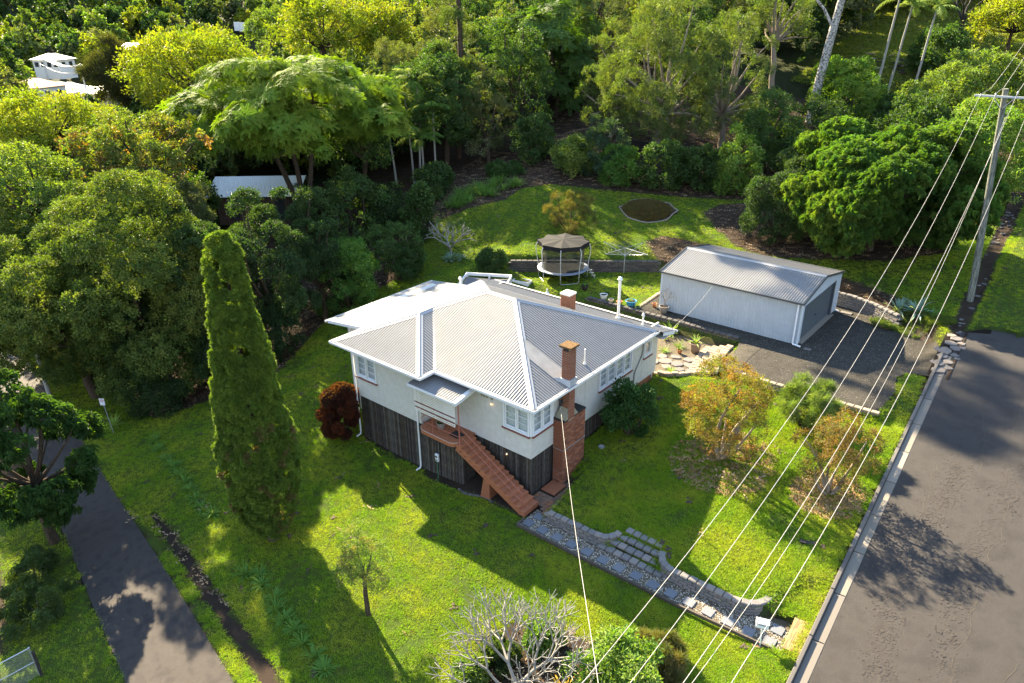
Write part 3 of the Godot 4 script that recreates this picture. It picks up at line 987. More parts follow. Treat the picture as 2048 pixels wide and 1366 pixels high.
	for q in runs:
		var n := int(absf(q[1] - q[0]) / 0.105)
		for i in n:
			var t: float = lerpf(q[0], q[1], (i + 0.5) / n)
			var x: float = t if q[3] == 0 else q[2] + 0.0
			var z: float = q[2] if q[3] == 0 else t
			var gy := ground_y(x + (0.15 if q[3] == 1 else 0.0), z + (0.15 if q[3] == 0 else 0.0)) - 0.05
			var top := 2.03 + r.randf_range(-0.025, 0.01)
			if top - gy < 0.1:
				continue
			var mb := MB.new()
			mb.cbox(Vector3(0, (top - gy) * 0.5, 0), Vector3(0.092, top - gy, 0.024) if q[3] == 0 else Vector3(0.024, top - gy, 0.092), 0.004)
			put("batten", mb.mesh(), M.battens[r.randi() % M.battens.size()], base, Vector3(x, gy, z - 0.045) if q[3] == 0 else Vector3(x - 0.045, gy, z))
	var corner := MB.new()
	corner.cbox(Vector3(-0.02, 1.0, -0.02), Vector3(0.1, 2.05, 0.1), 0.006)
	put("corner_stump", corner.mesh(), M.battens[1], base)
	var bb := MB.new()
	var brk := holder("brick_footing", H)
	brick_face(brk, bb, 0, Vector3(-0.06, 1.4, -9.05), B, X, 2.2, 0.62, r)
	var bbo := put("brick_face", bb.mesh(), M.bricks[0], brk)
	bbo.set_meta("kind", "stuff")
	# -------- roof
	var roof := holder("roof", H)
	var e := EAVE
	var apex := e + 5.26 * PITCH
	var hp := e + 3.21 * PITCH
	var a1 := Vector3(-6.52, apex, -4.64)
	var a2 := Vector3(-4.64, apex, -4.64)
	var p1 := Vector3(-8.57, hp, -1.655)
	var p2 := Vector3(-8.57, hp, -2.59)
	var fr := Vector3(0.62, e, 0.62)
	var rb := Vector3(0.62, e, -9.9)
	var lf := Vector3(-11.78, e, 1.555)
	var lb := Vector3(-11.78, e, -9.9)
	var jo := Vector3(-5.36, e, 1.555)
	var ji := Vector3(-5.36, e, 0.62)
	var kb := 5.86
	var bl := Vector3(-9.98, kb, -8.1)
	var br := Vector3(-1.18, kb, -8.1)
	put("roof_sheet", corrugated([ji, fr, a2, a1, p2], F), M.iron, roof)
	put("roof_sheet", corrugated([lf, jo, p1], F), M.iron, roof)
	put("roof_sheet", corrugated([jo, ji, p2, p1], X), M.iron, roof)
	put("roof_sheet", corrugated([lf, p1, p2, a1, bl, lb], -X), M.iron, roof)
	put("roof_sheet", corrugated([fr, rb, a2], X), M.iron, roof)
	put("roof_sheet", corrugated([a1, a2, br, bl], -F), M.iron, roof)
	var ly := func(z): return 5.6 + 0.25 * (z + 8.1)
	put("lean_to_sheet", corrugated([Vector3(-9.98, ly.call(-8.1), -8.1), Vector3(-1.18, ly.call(-8.1), -8.1), Vector3(0.6, ly.call(-9.9), -9.9), Vector3(1.0, ly.call(-9.95), -9.95), Vector3(1.0, ly.call(-11.2), -11.2), Vector3(-11.78, ly.call(-11.2), -11.2), Vector3(-11.78, ly.call(-9.9), -9.9)], -F), M.iron, roof)
	var step := MB.new()
	step.box(Vector3(-5.58, 5.74, -8.12), Vector3(8.9, 0.26, 0.02))
	put("step_flashing", step.mesh(), M.dark_metal, roof)
	put("verandah_sheet", corrugated([Vector3(-11.66, 5.06, -0.75), Vector3(-15.25, 4.62, -0.75), Vector3(-15.25, 4.62, -9.05), Vector3(-11.66, 5.06, -9.05)], -X, 0.19, 0.006, 6), M.iron_flat, roof)
	var nf := Vector3(0, 1, PITCH).normalized()
	var nr := Vector3(PITCH, 1, 0).normalized()
	var nl := Vector3(-PITCH, 1, 0).normalized()
	var nb := Vector3(0, 1, -PITCH).normalized()
	capping(roof, fr, a2, nf, nr)
	capping(roof, a2, a1, nf, nb)
	capping(roof, a1, p2, nf, nl)
	capping(roof, p2, p1, nr, nl)
	capping(roof, p1, lf, nf, nl)
	capping(roof, p1, jo, nf, nr)
	capping(roof, a2, br, nr, nb)
	capping(roof, br, rb, nr, nb)
	capping(roof, a1, bl, nl, nb)
	capping(roof, bl, lb, nl, nb)
	var vy := MB.new()   # the valley lined with flat sheet
	vy.quad(ji + Vector3(-0.16, 0.012, 0), p2 + Vector3(-0.16, 0.012, 0), p2 + Vector3(0.0, 0.03, -0.14), ji + Vector3(0.14, 0.03, -0.02))
	put("valley", vy.mesh(), M.cap, roof)
	for g in [[lb, lf, Vector3(-1, 0, 0)], [lf, jo, F], [jo, ji, X], [ji, fr, F], [fr, rb, X]]:
		gutter(roof, g[0], g[1], g[2])
	gutter(roof, Vector3(1.0, 4.83, -11.2), Vector3(-11.78, 4.83, -11.2), Vector3(0, 0, -1))
	gutter(roof, Vector3(-15.25, 4.6, -9.05), Vector3(-15.25, 4.6, -0.75), Vector3(-1, 0, 0))
	var so := MB.new()
	so.box(Vector3(-2.75, 4.965, 0.3), Vector3(6.7, 0.02, 0.6))
	so.box(Vector3(-8.6, 4.962, 1.24), Vector3(6.3, 0.02, 0.58))
	so.box(Vector3(-5.75, 4.958, 0.95), Vector3(0.75, 0.02, 1.2))
	so.box(Vector3(0.3, 4.96, -5.2), Vector3(0.6, 0.02, 10.2))
	so.box(Vector3(-11.3, 4.957, -4.5), Vector3(0.9, 0.02, 11.5))
	so.box(Vector3(0.5, 4.72, -10.6), Vector3(1.0, 0.02, 1.2))
	put("soffit", so.mesh(), M.fibro, roof)
	var bgm := MB.new()   # barge boards closing the lean-to and verandah ends
	bgm.bar(Vector3(1.0, 5.02, -9.95), Vector3(1.0, 4.72, -11.2), 0.025, 0.2)
	bgm.bar(Vector3(-11.6, 4.97, -0.74), Vector3(-15.28, 4.52, -0.74), 0.025, 0.18)
	bgm.bar(Vector3(-11.6, 4.97, -9.06), Vector3(-15.28, 4.52, -9.06), 0.025, 0.18)
	put("barge_board", bgm.mesh(), M.trim, roof)
	# verandah room under the low roof
	var vr := MB.new()
	vr.box(Vector3(-12.75, 2.4, -5.0), Vector3(3.7, 4.7, 6.9))
	put("verandah_room", vr.mesh(), M.fibro, H)
	casement(H, Vector3(-14.4, 3.4, -1.548), X, F, 1.5, 1.2, 2)
	var vp := MB.new()
	for q in [[-14.9, -5.0], [-14.9, -8.8]]:
		vp.cbox(Vector3(q[0], 2.2, q[1]), Vector3(0.1, 4.9, 0.1), 0.008)
	put("verandah_post", vp.mesh(), M.trim, H)
	# flat tray flashing upslope of the chimney
	var tray := MB.new()
	var tz0 := -1.72
	var tz1 := -2.6
	var yx := func(x): return e + (0.62 - x) * PITCH + 0.03
	tray.quad(Vector3(0.2, yx.call(0.2), tz0), Vector3(-1.7, yx.call(-1.7), tz0), Vector3(-2.58, yx.call(-2.58), tz1), Vector3(0.2, yx.call(0.2), tz1))
	tray.quad(Vector3(0.2, yx.call(0.2), tz0), Vector3(0.2, yx.call(0.2) - 0.03, tz0), Vector3(-1.7, yx.call(-1.7) - 0.03, tz0), Vector3(-1.7, yx.call(-1.7), tz0))
	put("tray_flashing", tray.mesh(), M.iron_flat, roof)
	for q in [[0.1, -3.95, 0.75, 0.035], [-0.45, -10.3, 0.5, 0.045], [-2.0, -10.3, 2.2, 0.075], [-12.25, -8.55, 0.55, 0.06]]:
		var vt := MB.new()
		var y0: float = 4.95 if q[0] < -12 else (yx.call(q[0]) if q[1] > -5 else ly.call(q[1]))
		vt.lathe(Vector3(q[0], y0, q[1]), [Vector2(q[3] * 2.2, -0.03), Vector2(q[3] * 1.6, 0.06), Vector2(q[3], 0.1), Vector2(q[3], q[2])], 12)
		if q[2] != 0.75:
			vt.lathe(Vector3(q[0], y0 + q[2], q[1]), [Vector2(q[3], 0.0), Vector2(q[3] * 1.9, 0.02), Vector2(q[3] * 1.9, 0.07), Vector2(q[3] * 1.1, 0.12), Vector2(q[3] * 1.5, 0.16), Vector2(0.0, 0.22)], 12)
		else:
			vt.lathe(Vector3(q[0], y0 + q[2], q[1]), [Vector2(q[3], 0.0), Vector2(0.0, 0.01)], 12)
		put("flue_pipe", vt.mesh(), M.flue, roof)
	# -------- big chimney
	var ch := holder("chimney", H)
	var cb := MB.new()
	cb.box(Vector3(0.29, 1.72, -2.54), Vector3(0.58, 3.36, 1.7))
	cb.box(Vector3(0.42, 5.2, -2.18), Vector3(0.44, 3.7, 0.44))
	put("mortar_core", cb.mesh(), M.mortar, ch)
	var rest := MB.new()
	brick_face(ch, rest, 300, Vector3(0.575, 0.02, -1.69), B, X, 1.7, 3.36, r)
	brick_face(ch, rest, 24, Vector3(0.0, 0.02, -1.695), X, F, 0.6, 3.36, r, 0.1)
	brick_face(ch, rest, 0, Vector3(0.6, 0.02, -3.385), -X, B, 0.6, 3.36, r)
	for q in [[Vector3(0.62, 3.4, -1.95), B, X], [Vector3(0.19, 3.4, -1.975), X, F], [Vector3(0.22, 3.4, -2.41), F, -X], [Vector3(0.65, 3.4, -2.385), -X, B]]:
		brick_face(ch, rest, 0, q[0], q[1], q[2], 0.46, 3.6, r, 0.12 if q[1] == X else 0.0)
	var ro := put("brick_courses", rest.mesh(), M.bricks[1], ch)
	ro.set_meta("kind", "stuff")
	var sh := MB.new()
	sh.cbox(Vector3(0.3, 3.42, -2.54), Vector3(0.66, 0.1, 1.76), 0.015)
	put("shoulder_slab", sh.mesh(), M.soot, ch)
	var sl := MB.new()   # rendered splay on the left and stepped bricks on the right of the stack
	sl.quad(Vector3(0.63, 3.46, -1.72), Vector3(0.63, 4.02, -1.95), Vector3(0.2, 4.02, -1.95), Vector3(0.04, 3.46, -1.72))
	sl.quad(Vector3(0.04, 3.46, -1.72), Vector3(0.2, 4.02, -1.95), Vector3(0.2, 4.02, -2.3), Vector3(0.04, 3.46, -2.3))
	sl.quad(Vector3(0.63, 3.46, -2.75), Vector3(0.63, 3.9, -2.4), Vector3(0.63, 3.9, -1.95), Vector3(0.63, 3.46, -1.72))
	sl.quad(Vector3(0.04, 3.46, -2.75), Vector3(0.2, 3.9, -2.4), Vector3(0.63, 3.9, -2.4), Vector3(0.63, 3.46, -2.75))
	put("splay", sl.mesh(), M.render, ch)
	var band := MB.new()
	band.box(Vector3(0.3, 1.86, -2.54), Vector3(0.66, 0.03, 1.77))
	put("steel_band", band.mesh(), M.zinc, ch)
	var cap := MB.new()
	cap.cbox(Vector3(0.42, 7.06, -2.18), Vector3(0.68, 0.1, 0.68), 0.02)
	put("chimney_cap", cap.mesh(), M.lichen, ch)
	var ho := MB.new()
	ho.box(Vector3(0.42, 6.9, -1.945), Vector3(0.26, 0.1, 0.02))
	put("smoke_hole", ho.mesh(), M.soot, ch)
	var fl := MB.new()
	fl.box(Vector3(0.43, 5.3, -2.18), Vector3(0.56, 0.34, 0.56))
	fl.quad(Vector3(0.72, 5.14, -1.88), Vector3(0.72, 5.3, -1.9), Vector3(0.14, 5.48, -1.9), Vector3(-0.1, 5.46, -1.72))
	put("lead_flashing", fl.mesh(), M.flashing, ch)
	# -------- kitchen chimney on the back slope
	var c2 := holder("chimney", H)
	var k2 := MB.new()
	k2.box(Vector3(-4.3, 5.85, -8.75), Vector3(0.56, 1.1, 0.56))
	put("mortar_core", k2.mesh(), M.mortar, c2)
	var b2 := MB.new()
	for q in [[Vector3(-4.6, 5.35, -8.475), X, F], [Vector3(-4.025, 5.35, -8.45), B, X], [Vector3(-4.0, 5.35, -9.025), -X, B], [Vector3(-4.575, 5.35, -9.05), F, -X]]:
		brick_face(c2, b2, 0, q[0], q[1], q[2], 0.6, 1.05, r, 0.12 if q[1] == X else 0.0)
	var b2o := put("brick_courses", b2.mesh(), M.bricks[2], c2)
	b2o.set_meta("kind", "stuff")
	var cc := MB.new()
	cc.cbox(Vector3(-4.3, 6.44, -8.75), Vector3(0.66, 0.1, 0.66), 0.01)
	put("chimney_cap", cc.mesh(), M.white_cap, c2)
	# -------- landing, canopy and stair
	build_landing(H, r)
	# downpipes
	for q in [[-6.3, 1.02, -0.66], [-10.98, 1.0, -0.5], [0.1, -4.1, 0.75]]:
		var dp := MB.new()
		var x: float = q[0]
		var z: float = q[1]
		var gy: float = q[2]
		if z > 0:
			dp.tube(PackedVector3Array([Vector3(x, 5.02, z + 0.52), Vector3(x, 4.9, z + 0.5), Vector3(x, 4.7, z + 0.06), Vector3(x, 4.6, z), Vector3(x, gy + 0.25, z), Vector3(x, gy + 0.1, z + 0.05), Vector3(x - 0.03, gy + 0.05, z + 0.3)]), PackedFloat32Array([0.045, 0.045, 0.045, 0.045, 0.045, 0.045, 0.045]), 10)
		else:
			dp.tube(PackedVector3Array([Vector3(x, 2.05, z), Vector3(x, gy + 0.1, z)]), PackedFloat32Array([0.04, 0.04]), 10)
		put("downpipe", dp.mesh(), M.trim, H)
	var wp := MB.new()   # waste pipe bending down the side wall
	wp.tube(PackedVector3Array([Vector3(0.05, 4.95, -9.62), Vector3(0.05, 3.9, -9.62), Vector3(0.05, 3.6, -9.5), Vector3(0.05, 3.0, -8.95), Vector3(0.05, 2.8, -8.85), Vector3(0.05, 2.0, -8.85)]), PackedFloat32Array([0.03, 0.03, 0.03, 0.03, 0.03, 0.03]), 8)
	put("waste_pipe", wp.mesh(), M.grey_pipe, H)
	var br2 := MB.new()   # service bracket on the corner eave
	br2.rod(Vector3(0.62, 5.1, -1.1), Vector3(0.78, 4.72, -1.1), 0.025)
	br2.lathe(Vector3(0.78, 4.6, -1.1), [Vector2(0.0, 0.0), Vector2(0.06, 0.02), Vector2(0.06, 0.16), Vector2(0.0, 0.18)], 8)
	br2.box(Vector3(0.72, 4.72, -1.3), Vector3(0.09, 0.16, 0.1))
	put("service_bracket", br2.mesh(), M.soot, H)
	# raised name lettering, too weathered to read, and the lit porch lamp
	var nm := MB.new()
	for q in [[-2.93, 0.05, 0.1], [-2.82, 0.06, 0.11], [-2.72, 0.07, 0.08], [-2.62, 0.05, 0.1], [-2.53, 0.06, 0.09], [-2.33, 0.05, 0.1], [-2.25, 0.04, 0.09]]:
		nm.box(Vector3(q[0], 4.36, 0.012), Vector3(q[1], q[2], 0.02))
	put("name_plate", nm.mesh(), M.olive, H)
	lamp(H, Vector3(-2.3, 4.1, 0.06))
	lamp(H, Vector3(-1.45, 1.7, 0.0))

func lamp(parent: Node3D, at: Vector3) -> void:
	var l := holder("wall_lamp", parent, at)
	var b := MB.new()
	b.lathe(Vector3.ZERO, [Vector2(0.0, -0.035), Vector2(0.025, -0.02), Vector2(0.035, 0.0), Vector2(0.025, 0.02), Vector2(0.0, 0.035)], 10)
	put("lamp_bulb", b.mesh(), M.glow, l)
	var m := MB.new()
	m.box(Vector3(0, 0.05, -0.03), Vector3(0.07, 0.03, 0.06))
	put("lamp_bracket", m.mesh(), M.trim, l)
	var o := OmniLight3D.new()
	o.name = "lamp_glow"
	o.light_energy = 0.002
	o.light_color = Color(1.0, 0.8, 0.5)
	o.light_size = 0.03
	o.omni_range = 6.0
	o.shadow_enabled = true
	l.add_child(o)

func build_landing(H: Node3D, r: RandomNumberGenerator) -> void:
	var top := 2.12
	var L := holder("landing", H)
	var outline := PackedVector2Array()
	for q in [[Vector2(-5.95, 0.02), 0], [Vector2(-5.95, 1.42), 1], [Vector2(-3.4, 1.42), 1], [Vector2(-3.4, 0.02), 0]]:
		var c: Vector2 = q[0]
		if q[1] == 0:
			outline.append(c)
		else:
			var rad := 0.45
			var s := 1.0 if c.x < -5 else -1.0
			for k in 7:
				var a := PI * 0.5 * k / 6
				if c.x < -5:
					outline.append(c + Vector2(rad - rad * cos(a), -rad + rad * sin(a)))
				else:
					outline.append(c + Vector2(-rad + rad * sin(a), -rad + rad * cos(a)))
	var sl := MB.new()
	var tr := Geometry2D.triangulate_polygon(outline)
	for k in range(0, tr.size(), 3):
		var p := []
		for m in 3:
			p.append(Vector3(outline[tr[k + m]].x, top, outline[tr[k + m]].y))
		if (p[2] - p[0]).cross(p[1] - p[0]).y > 0:
			sl.tri(p[0], p[1], p[2])
		else:
			sl.tri(p[0], p[2], p[1])
	for i in outline.size():
		var a := outline[i]
		var b := outline[(i + 1) % outline.size()]
		sl.quad(Vector3(a.x, top - 0.22, a.y), Vector3(b.x, top - 0.22, b.y), Vector3(b.x, top, b.y), Vector3(a.x, top, a.y))
		sl.tri(Vector3(a.x, top - 0.22, a.y), Vector3(b.x, top - 0.22, b.y), Vector3(-4.6, top - 0.22, 0.5))
	put("landing_slab", sl.mesh(), M.terracotta, L)
	var ed := MB.new()
	var pts := PackedVector3Array()
	var rr := PackedFloat32Array()
	for i in range(1, outline.size() - 1):
		pts.append(Vector3(outline[i].x, top - 0.01, outline[i].y))
		rr.append(0.016)
	ed.tube(pts, rr, 6)
	put("nosing", ed.mesh(), M.nosing, L)
	var mt := MB.new()
	mt.cbox(Vector3(-3.95, top + 0.012, 0.7), Vector3(0.6, 0.02, 0.5), 0.004)
	tag(put("door_mat", mt.mesh(), M.soot, self), "black door mat lying on the terracotta front landing", "mat")
	# canopy over the landing
	var C := holder("canopy", H)
	put("canopy_sheet", corrugated([Vector3(-6.15, 4.82, 0.02), Vector3(-3.15, 4.82, 0.02), Vector3(-3.15, 4.56, 1.62), Vector3(-6.15, 4.56, 1.62)], Vector3(0, 0, 1)), M.iron, C)
	var cf := MB.new()
	cf.bar(Vector3(-3.12, 4.82, 0.0), Vector3(-3.12, 4.56, 1.64), 0.2, 0.05)
	cf.bar(Vector3(-3.05, 4.74, 0.0), Vector3(-3.05, 4.48, 1.64), 0.03, 0.17)
	cf.bar(Vector3(-6.18, 4.49, 1.62), Vector3(-3.03, 4.49, 1.62), 0.03, 0.13)
	cf.bar(Vector3(-6.18, 4.74, 0.0), Vector3(-6.18, 4.48, 1.64), 0.03, 0.17)
	put("canopy_fascia", cf.mesh(), M.trim, C)
	var S := holder("slat_screen", H)
	for k in 15:
		var y := 4.4 - k * 0.088
		var sm := MB.new()
		sm.cbox(Vector3.ZERO, Vector3(2.66, 0.052, 0.016), 0.004, Basis(Vector3.RIGHT, 0.05))
		put("slat", sm.mesh(), M.sill if k == 9 or k == 12 else M.slat, S, Vector3(-4.62, y, 1.45))
	var sp := MB.new()
	for x in [-5.9, -4.6, -3.36]:
		sp.box(Vector3(x, 3.8, 1.4), Vector3(0.04, 1.35, 0.04))
	put("screen_frame", sp.mesh(), M.slat, S)
	var ps := MB.new()
	ps.rod(Vector3(-3.2, top, 1.3), Vector3(-3.2, 4.6, 1.3), 0.032, 8)
	put("canopy_post", ps.mesh(), M.rail, H)
	var R := holder("railing", H)
	var rl := MB.new()
	rl.tube(PackedVector3Array([Vector3(-5.88, top + 0.9, 0.95), Vector3(-5.86, top + 0.9, 1.2), Vector3(-5.6, top + 0.9, 1.36), Vector3(-3.2, top + 0.9, 1.34)]), PackedFloat32Array([0.018, 0.018, 0.018, 0.018]), 6)
	rl.tube(PackedVector3Array([Vector3(-5.88, top + 0.48, 0.95), Vector3(-5.86, top + 0.48, 1.2), Vector3(-5.6, top + 0.48, 1.36), Vector3(-3.2, top + 0.48, 1.34)]), PackedFloat32Array([0.016, 0.016, 0.016, 0.016]), 6)
	rl.rod(Vector3(-4.9, top, 1.36), Vector3(-4.9, top + 0.9, 1.36), 0.018)
	var s0 := Vector3(-3.3, top, 1.2)
	var s1 := Vector3(0.45, 0.12, 1.2)
	rl.rod(s0 + Vector3.UP * 0.95, s1 + Vector3.UP * 0.9, 0.02)
	rl.rod(s0 + Vector3.UP * 0.5, s1 + Vector3.UP * 0.45, 0.017)
	rl.rod(s1 - Vector3.UP * 0.1, s1 + Vector3.UP * 0.9, 0.02)
	rl.rod((s0 + s1) * 0.5 - Vector3.UP * 0.2, (s0 + s1) * 0.5 + Vector3.UP * 0.93, 0.02)
	put("hand_rail", rl.mesh(), M.rail, R)
	# stair
	var T := holder("stair", H)
	var n := 14
	for k in n:
		var y := top - (k + 1) * (top - 0.02) / (n)
		var x := -3.4 + k * 0.288
		var tm := MB.new()
		tm.cbox(Vector3(0.15, 0.12, 0.8), Vector3(0.335, 0.07, 1.06), 0.012)
		tm.box(Vector3(0.3, 0.02, 0.8), Vector3(0.03, 0.14, 1.0))
		put("tread", tm.mesh(), [M.terracotta, M.terracotta_b][k % 2], T, Vector3(x, y + 0.0, 0.0))
		var cheek := MB.new()
		cheek.box(Vector3(0.15, 0.0, 1.29), Vector3(0.3, 0.26, 0.07))
		cheek.box(Vector3(0.15, 0.0, 0.31), Vector3(0.3, 0.26, 0.07))
		put("cheek", cheek.mesh(), M.terracotta, T, Vector3(x, y, 0.0))
	var under := MB.new()
	under.bar(Vector3(-3.45, top - 0.28, 0.8), Vector3(0.62, -0.12, 0.8), 1.06, 0.12, Vector3(0.46, 0.88, 0))
	put("flight_slab", under.mesh(), M.terracotta, T)
	var pier := MB.new()
	var gy := ground_y(-1.6, 1.0) - 0.1
	var py := 0.95
	for z in [0.34, 1.26]:
		pass
	pier.quad(Vector3(-2.0, gy, 1.3), Vector3(-1.72, py + 0.2, 1.3), Vector3(-1.42, py, 1.3), Vector3(-1.42, gy, 1.3))
	pier.quad(Vector3(-1.42, gy, 1.3), Vector3(-1.42, py, 1.3), Vector3(-1.42, py, 0.3), Vector3(-1.42, gy, 0.3))
	pier.quad(Vector3(-2.0, gy, 0.3), Vector3(-1.72, py + 0.2, 0.3), Vector3(-1.72, py + 0.2, 1.3), Vector3(-2.0, gy, 1.3))
	put("pier", pier.mesh(), M.terracotta_b, T)

# ---------------------------------------------------------------- walls, paths, shed and the things standing in the garden
func block_wall(parent: Node3D, line: Array, base: Callable, courses: int, bl: float, bh: float, depth: float, side: float, mats: Array, r: RandomNumberGenerator, cap := true) -> void:
	# line: the wall's face on plan (Vector2); side +1 puts the blocks to the left of it
	var seg := []
	var total := 0.0
	for i in line.size() - 1:
		var l: float = line[i].distance_to(line[i + 1])
		seg.append(l)
		total += l
	var n := maxi(1, int(round(total / bl)))
	var step := total / n
	var shapes := []
	for k in 4:
		var mb := MB.new()
		mb.cbox(Vector3.ZERO, Vector3(step - 0.014, bh - 0.012, depth), 0.018 + 0.004 * k)
		shapes.append(mb.mesh())
	var caps := []
	for k in 3:
		var mb := MB.new()
		mb.cbox(Vector3.ZERO, Vector3(step - 0.028, bh * 0.95, depth + 0.05), 0.026 + 0.006 * k)
		caps.append(mb.mesh())
	for c in courses:
		var top := cap and c == courses - 1
		for i in n + (c % 2):
			var s := (i + 0.5 - 0.5 * (c % 2)) * step
			if s < step * 0.2 or s > total - step * 0.2:
				if c % 2 == 1:
					continue
			var k := 0
			var t := clampf(s, 0.0, total)
			while k < seg.size() - 1 and t > seg[k]:
				t -= seg[k]
				k += 1
			var d: Vector2 = (line[k + 1] - line[k]).normalized()
			# ease the turn round bends
			var p: Vector2 = line[k] + d * t
			var nn := Vector2(-d.y, d.x) * side
			var q := p + nn * (depth * 0.5 + (0.0 if not top else 0.0) + 0.012 * c) + nn * r.randf_range(-0.008, 0.008)
			var y := float(base.call(p.x, p.y)) + (c + 0.5) * bh + (r.randf_range(-0.004, 0.006) if top else 0.0)
			put("block", (caps if top else shapes)[r.randi() % (3 if top else 4)], mats[r.randi() % mats.size()], parent, Vector3(q.x, y, q.y), atan2(-d.y, d.x) + r.randf_range(-0.02, 0.02))

func build_walls() -> void:
	var r := RandomNumberGenerator.new()
	r.seed = 31
	var pv := func(x, _z): return -0.13 + 0.021 * x
	var W := thing("retaining_wall", "curved grey block wall with capping stones beside the stepping stone path", "wall", Vector3.ZERO)
	block_wall(W, [Vector2(1.5, -1.0), Vector2(1.48, 0.3), Vector2(1.5, 0.9)], func(_x, _z): return -0.1, 3, 0.34, 0.13, 0.22, -1.0, M.blocks, r)
	block_wall(W, [Vector2(1.45, 0.97), Vector2(4.2, 0.95), Vector2(4.55, 0.86), Vector2(4.82, 0.62), Vector2(4.98, 0.3), Vector2(5.02, -0.1)], pv, 4, 0.36, 0.135, 0.24, -1.0, M.blocks, r)
	block_wall(W, [Vector2(6.72, -0.1), Vector2(6.78, 0.25), Vector2(6.98, 0.62), Vector2(7.3, 0.86), Vector2(7.7, 0.95), Vector2(10.2, 0.92), Vector2(10.75, 0.8), Vector2(11.12, 0.55), Vector2(11.32, 0.2), Vector2(11.42, -0.4), Vector2(11.5, -1.35)], pv, 4, 0.36, 0.135, 0.24, -1.0, M.blocks, r)
	var S := thing("garden_steps", "four rows of grey block steps set into the curved garden wall", "steps", Vector3.ZERO)
	for q in [[4.35, 7.35, 1.02, 0.07, 1], [4.7, 7.0, 0.66, 0.21, 2], [4.95, 6.8, 0.3, 0.35, 3], [5.02, 6.75, -0.06, 0.49, 4]]:
		block_wall(S, [Vector2(q[0], q[2]), Vector2(q[1], q[2])], func(_x, _z): return q[3] - 0.135 * 0.5, 1, 0.36, 0.15, 0.28, -1.0, M.blocks, r)
	var st := MB.new()
	st.box(Vector3(5.85, -0.02, 0.55), Vector3(2.3, 0.26, 0.5))
	st.box(Vector3(5.85, 0.06, 0.2), Vector3(1.9, 0.36, 0.5))
	st.box(Vector3(5.85, 0.1, -0.2), Vector3(1.7, 0.56, 0.4))
	put("step_fill", st.mesh(), M.mud, S)
	# wall between the back court and the shed yard
	var W1 := thing("retaining_wall", "long dark block wall with pale capping between back courtyard and shed", "wall", Vector3.ZERO)
	block_wall(W1, [Vector2(-8.9, -17.25), Vector2(2.4, -17.25)], func(_x, _z): return 1.68, 6, 0.4, 0.145, 0.25, -1.0, M.blocks_dark, r)
	# stepped arcs from the court up to the drive
	var A := thing("courtyard_steps", "curved tan block steps rising from the courtyard to the gravel drive", "steps", Vector3.ZERO)
	for k in 4:
		var line := []
		for i in 9:
			var t := i / 8.0
			line.append(Vector2(0.95 + k * 0.44 + 0.75 * t * t, lerpf(-16.6, -12.75, t) - 0.2 * sin(PI * t)))
		block_wall(A, line, func(_x, _z): return 1.66 + k * 0.16, 1, 0.36, 0.18, 0.36, 1.0, M.blocks_tan, r)
	var af := MB.new()
	for k in 4:
		af.box(Vector3(2.2 + k * 0.28, 1.66 + k * 0.08, -14.9), Vector3(1.5 - k * 0.1, 0.16 + 0.16 * k, 3.2))
	put("step_fill", af.mesh(), M.pebble, A)
	var E := thing("garden_edging", "low curved row of tan blocks edging the bed beside the back corner", "edging", Vector3.ZERO)
	block_wall(E, [Vector2(-0.1, -11.25), Vector2(0.7, -11.35), Vector2(1.3, -11.75), Vector2(1.75, -12.35), Vector2(2.0, -13.0)], func(x, z): return ground_y(x, z) - 0.05, 2, 0.4, 0.13, 0.22, -1.0, M.blocks_tan, r)
	# the lower edge of the drive
	var D := thing("retaining_wall", "single low course of tan blocks along the front edge of the gravel drive", "wall", Vector3.ZERO)
	block_wall(D, [Vector2(4.3, -12.8), Vector2(8.0, -12.75), Vector2(11.3, -12.82)], func(x, _z): return 2.16 + 0.01 * x, 3, 0.4, 0.14, 0.22, -1.0, M.blocks_tan, r)
	# behind the clothes line
	var W2 := thing("retaining_wall", "dark block wall crossing the yard behind the trampoline and clothes line", "wall", Vector3.ZERO)
	block_wall(W2, [Vector2(-16.6, -18.3), Vector2(-11.6, -22.1), Vector2(-7.5, -25.3)], func(_x, _z): return 2.42, 6, 0.42, 0.16, 0.25, 1.0, M.blocks_dark, r)
	var W3 := thing("retaining_wall", "curved grey block wall holding the bank behind the shed", "wall", Vector3.ZERO)
	block_wall(W3, [Vector2(-3.8, -27.2), Vector2(1.0, -27.3), Vector2(6.0, -26.75), Vector2(7.6, -26.1), Vector2(9.4, -24.95)], func(_x, _z): return 2.4, 6, 0.42, 0.16, 0.25, 1.0, M.blocks, r)
	# kerb of flat blocks between upper lawn and gravel
	var K := thing("garden_edging", "straight row of flat blocks between upper lawn and shed gravel", "edging", Vector3.ZERO)
	block_wall(K, [Vector2(-5.15, -17.5), Vector2(-5.45, -21.8), Vector2(-5.6, -25.6)], func(_x, _z): return 2.36, 1, 0.4, 0.16, 0.2, 1.0, M.blocks_tan, r)
	# the back bed under the forest edge is held by a dark timber wall
	var LW := thing("log_wall", "dark horizontal timber wall under the trees at the lawn's end", "wall", Vector3.ZERO)
	for k in 4:
		var lm := MB.new()
		for q in [[Vector2(-20.5, -41.5), Vector2(-12.0, -45.0)]]:
			var a := on(q[0].x, q[0].y, 0.15 + k * 0.24)
			var b := on(q[1].x, q[1].y, 0.15 + k * 0.24)
			lm.tube(PackedVector3Array([a, b]), PackedFloat32Array([0.13, 0.13]), 8)
		put("log", lm.mesh(), M.dark_wood, LW)

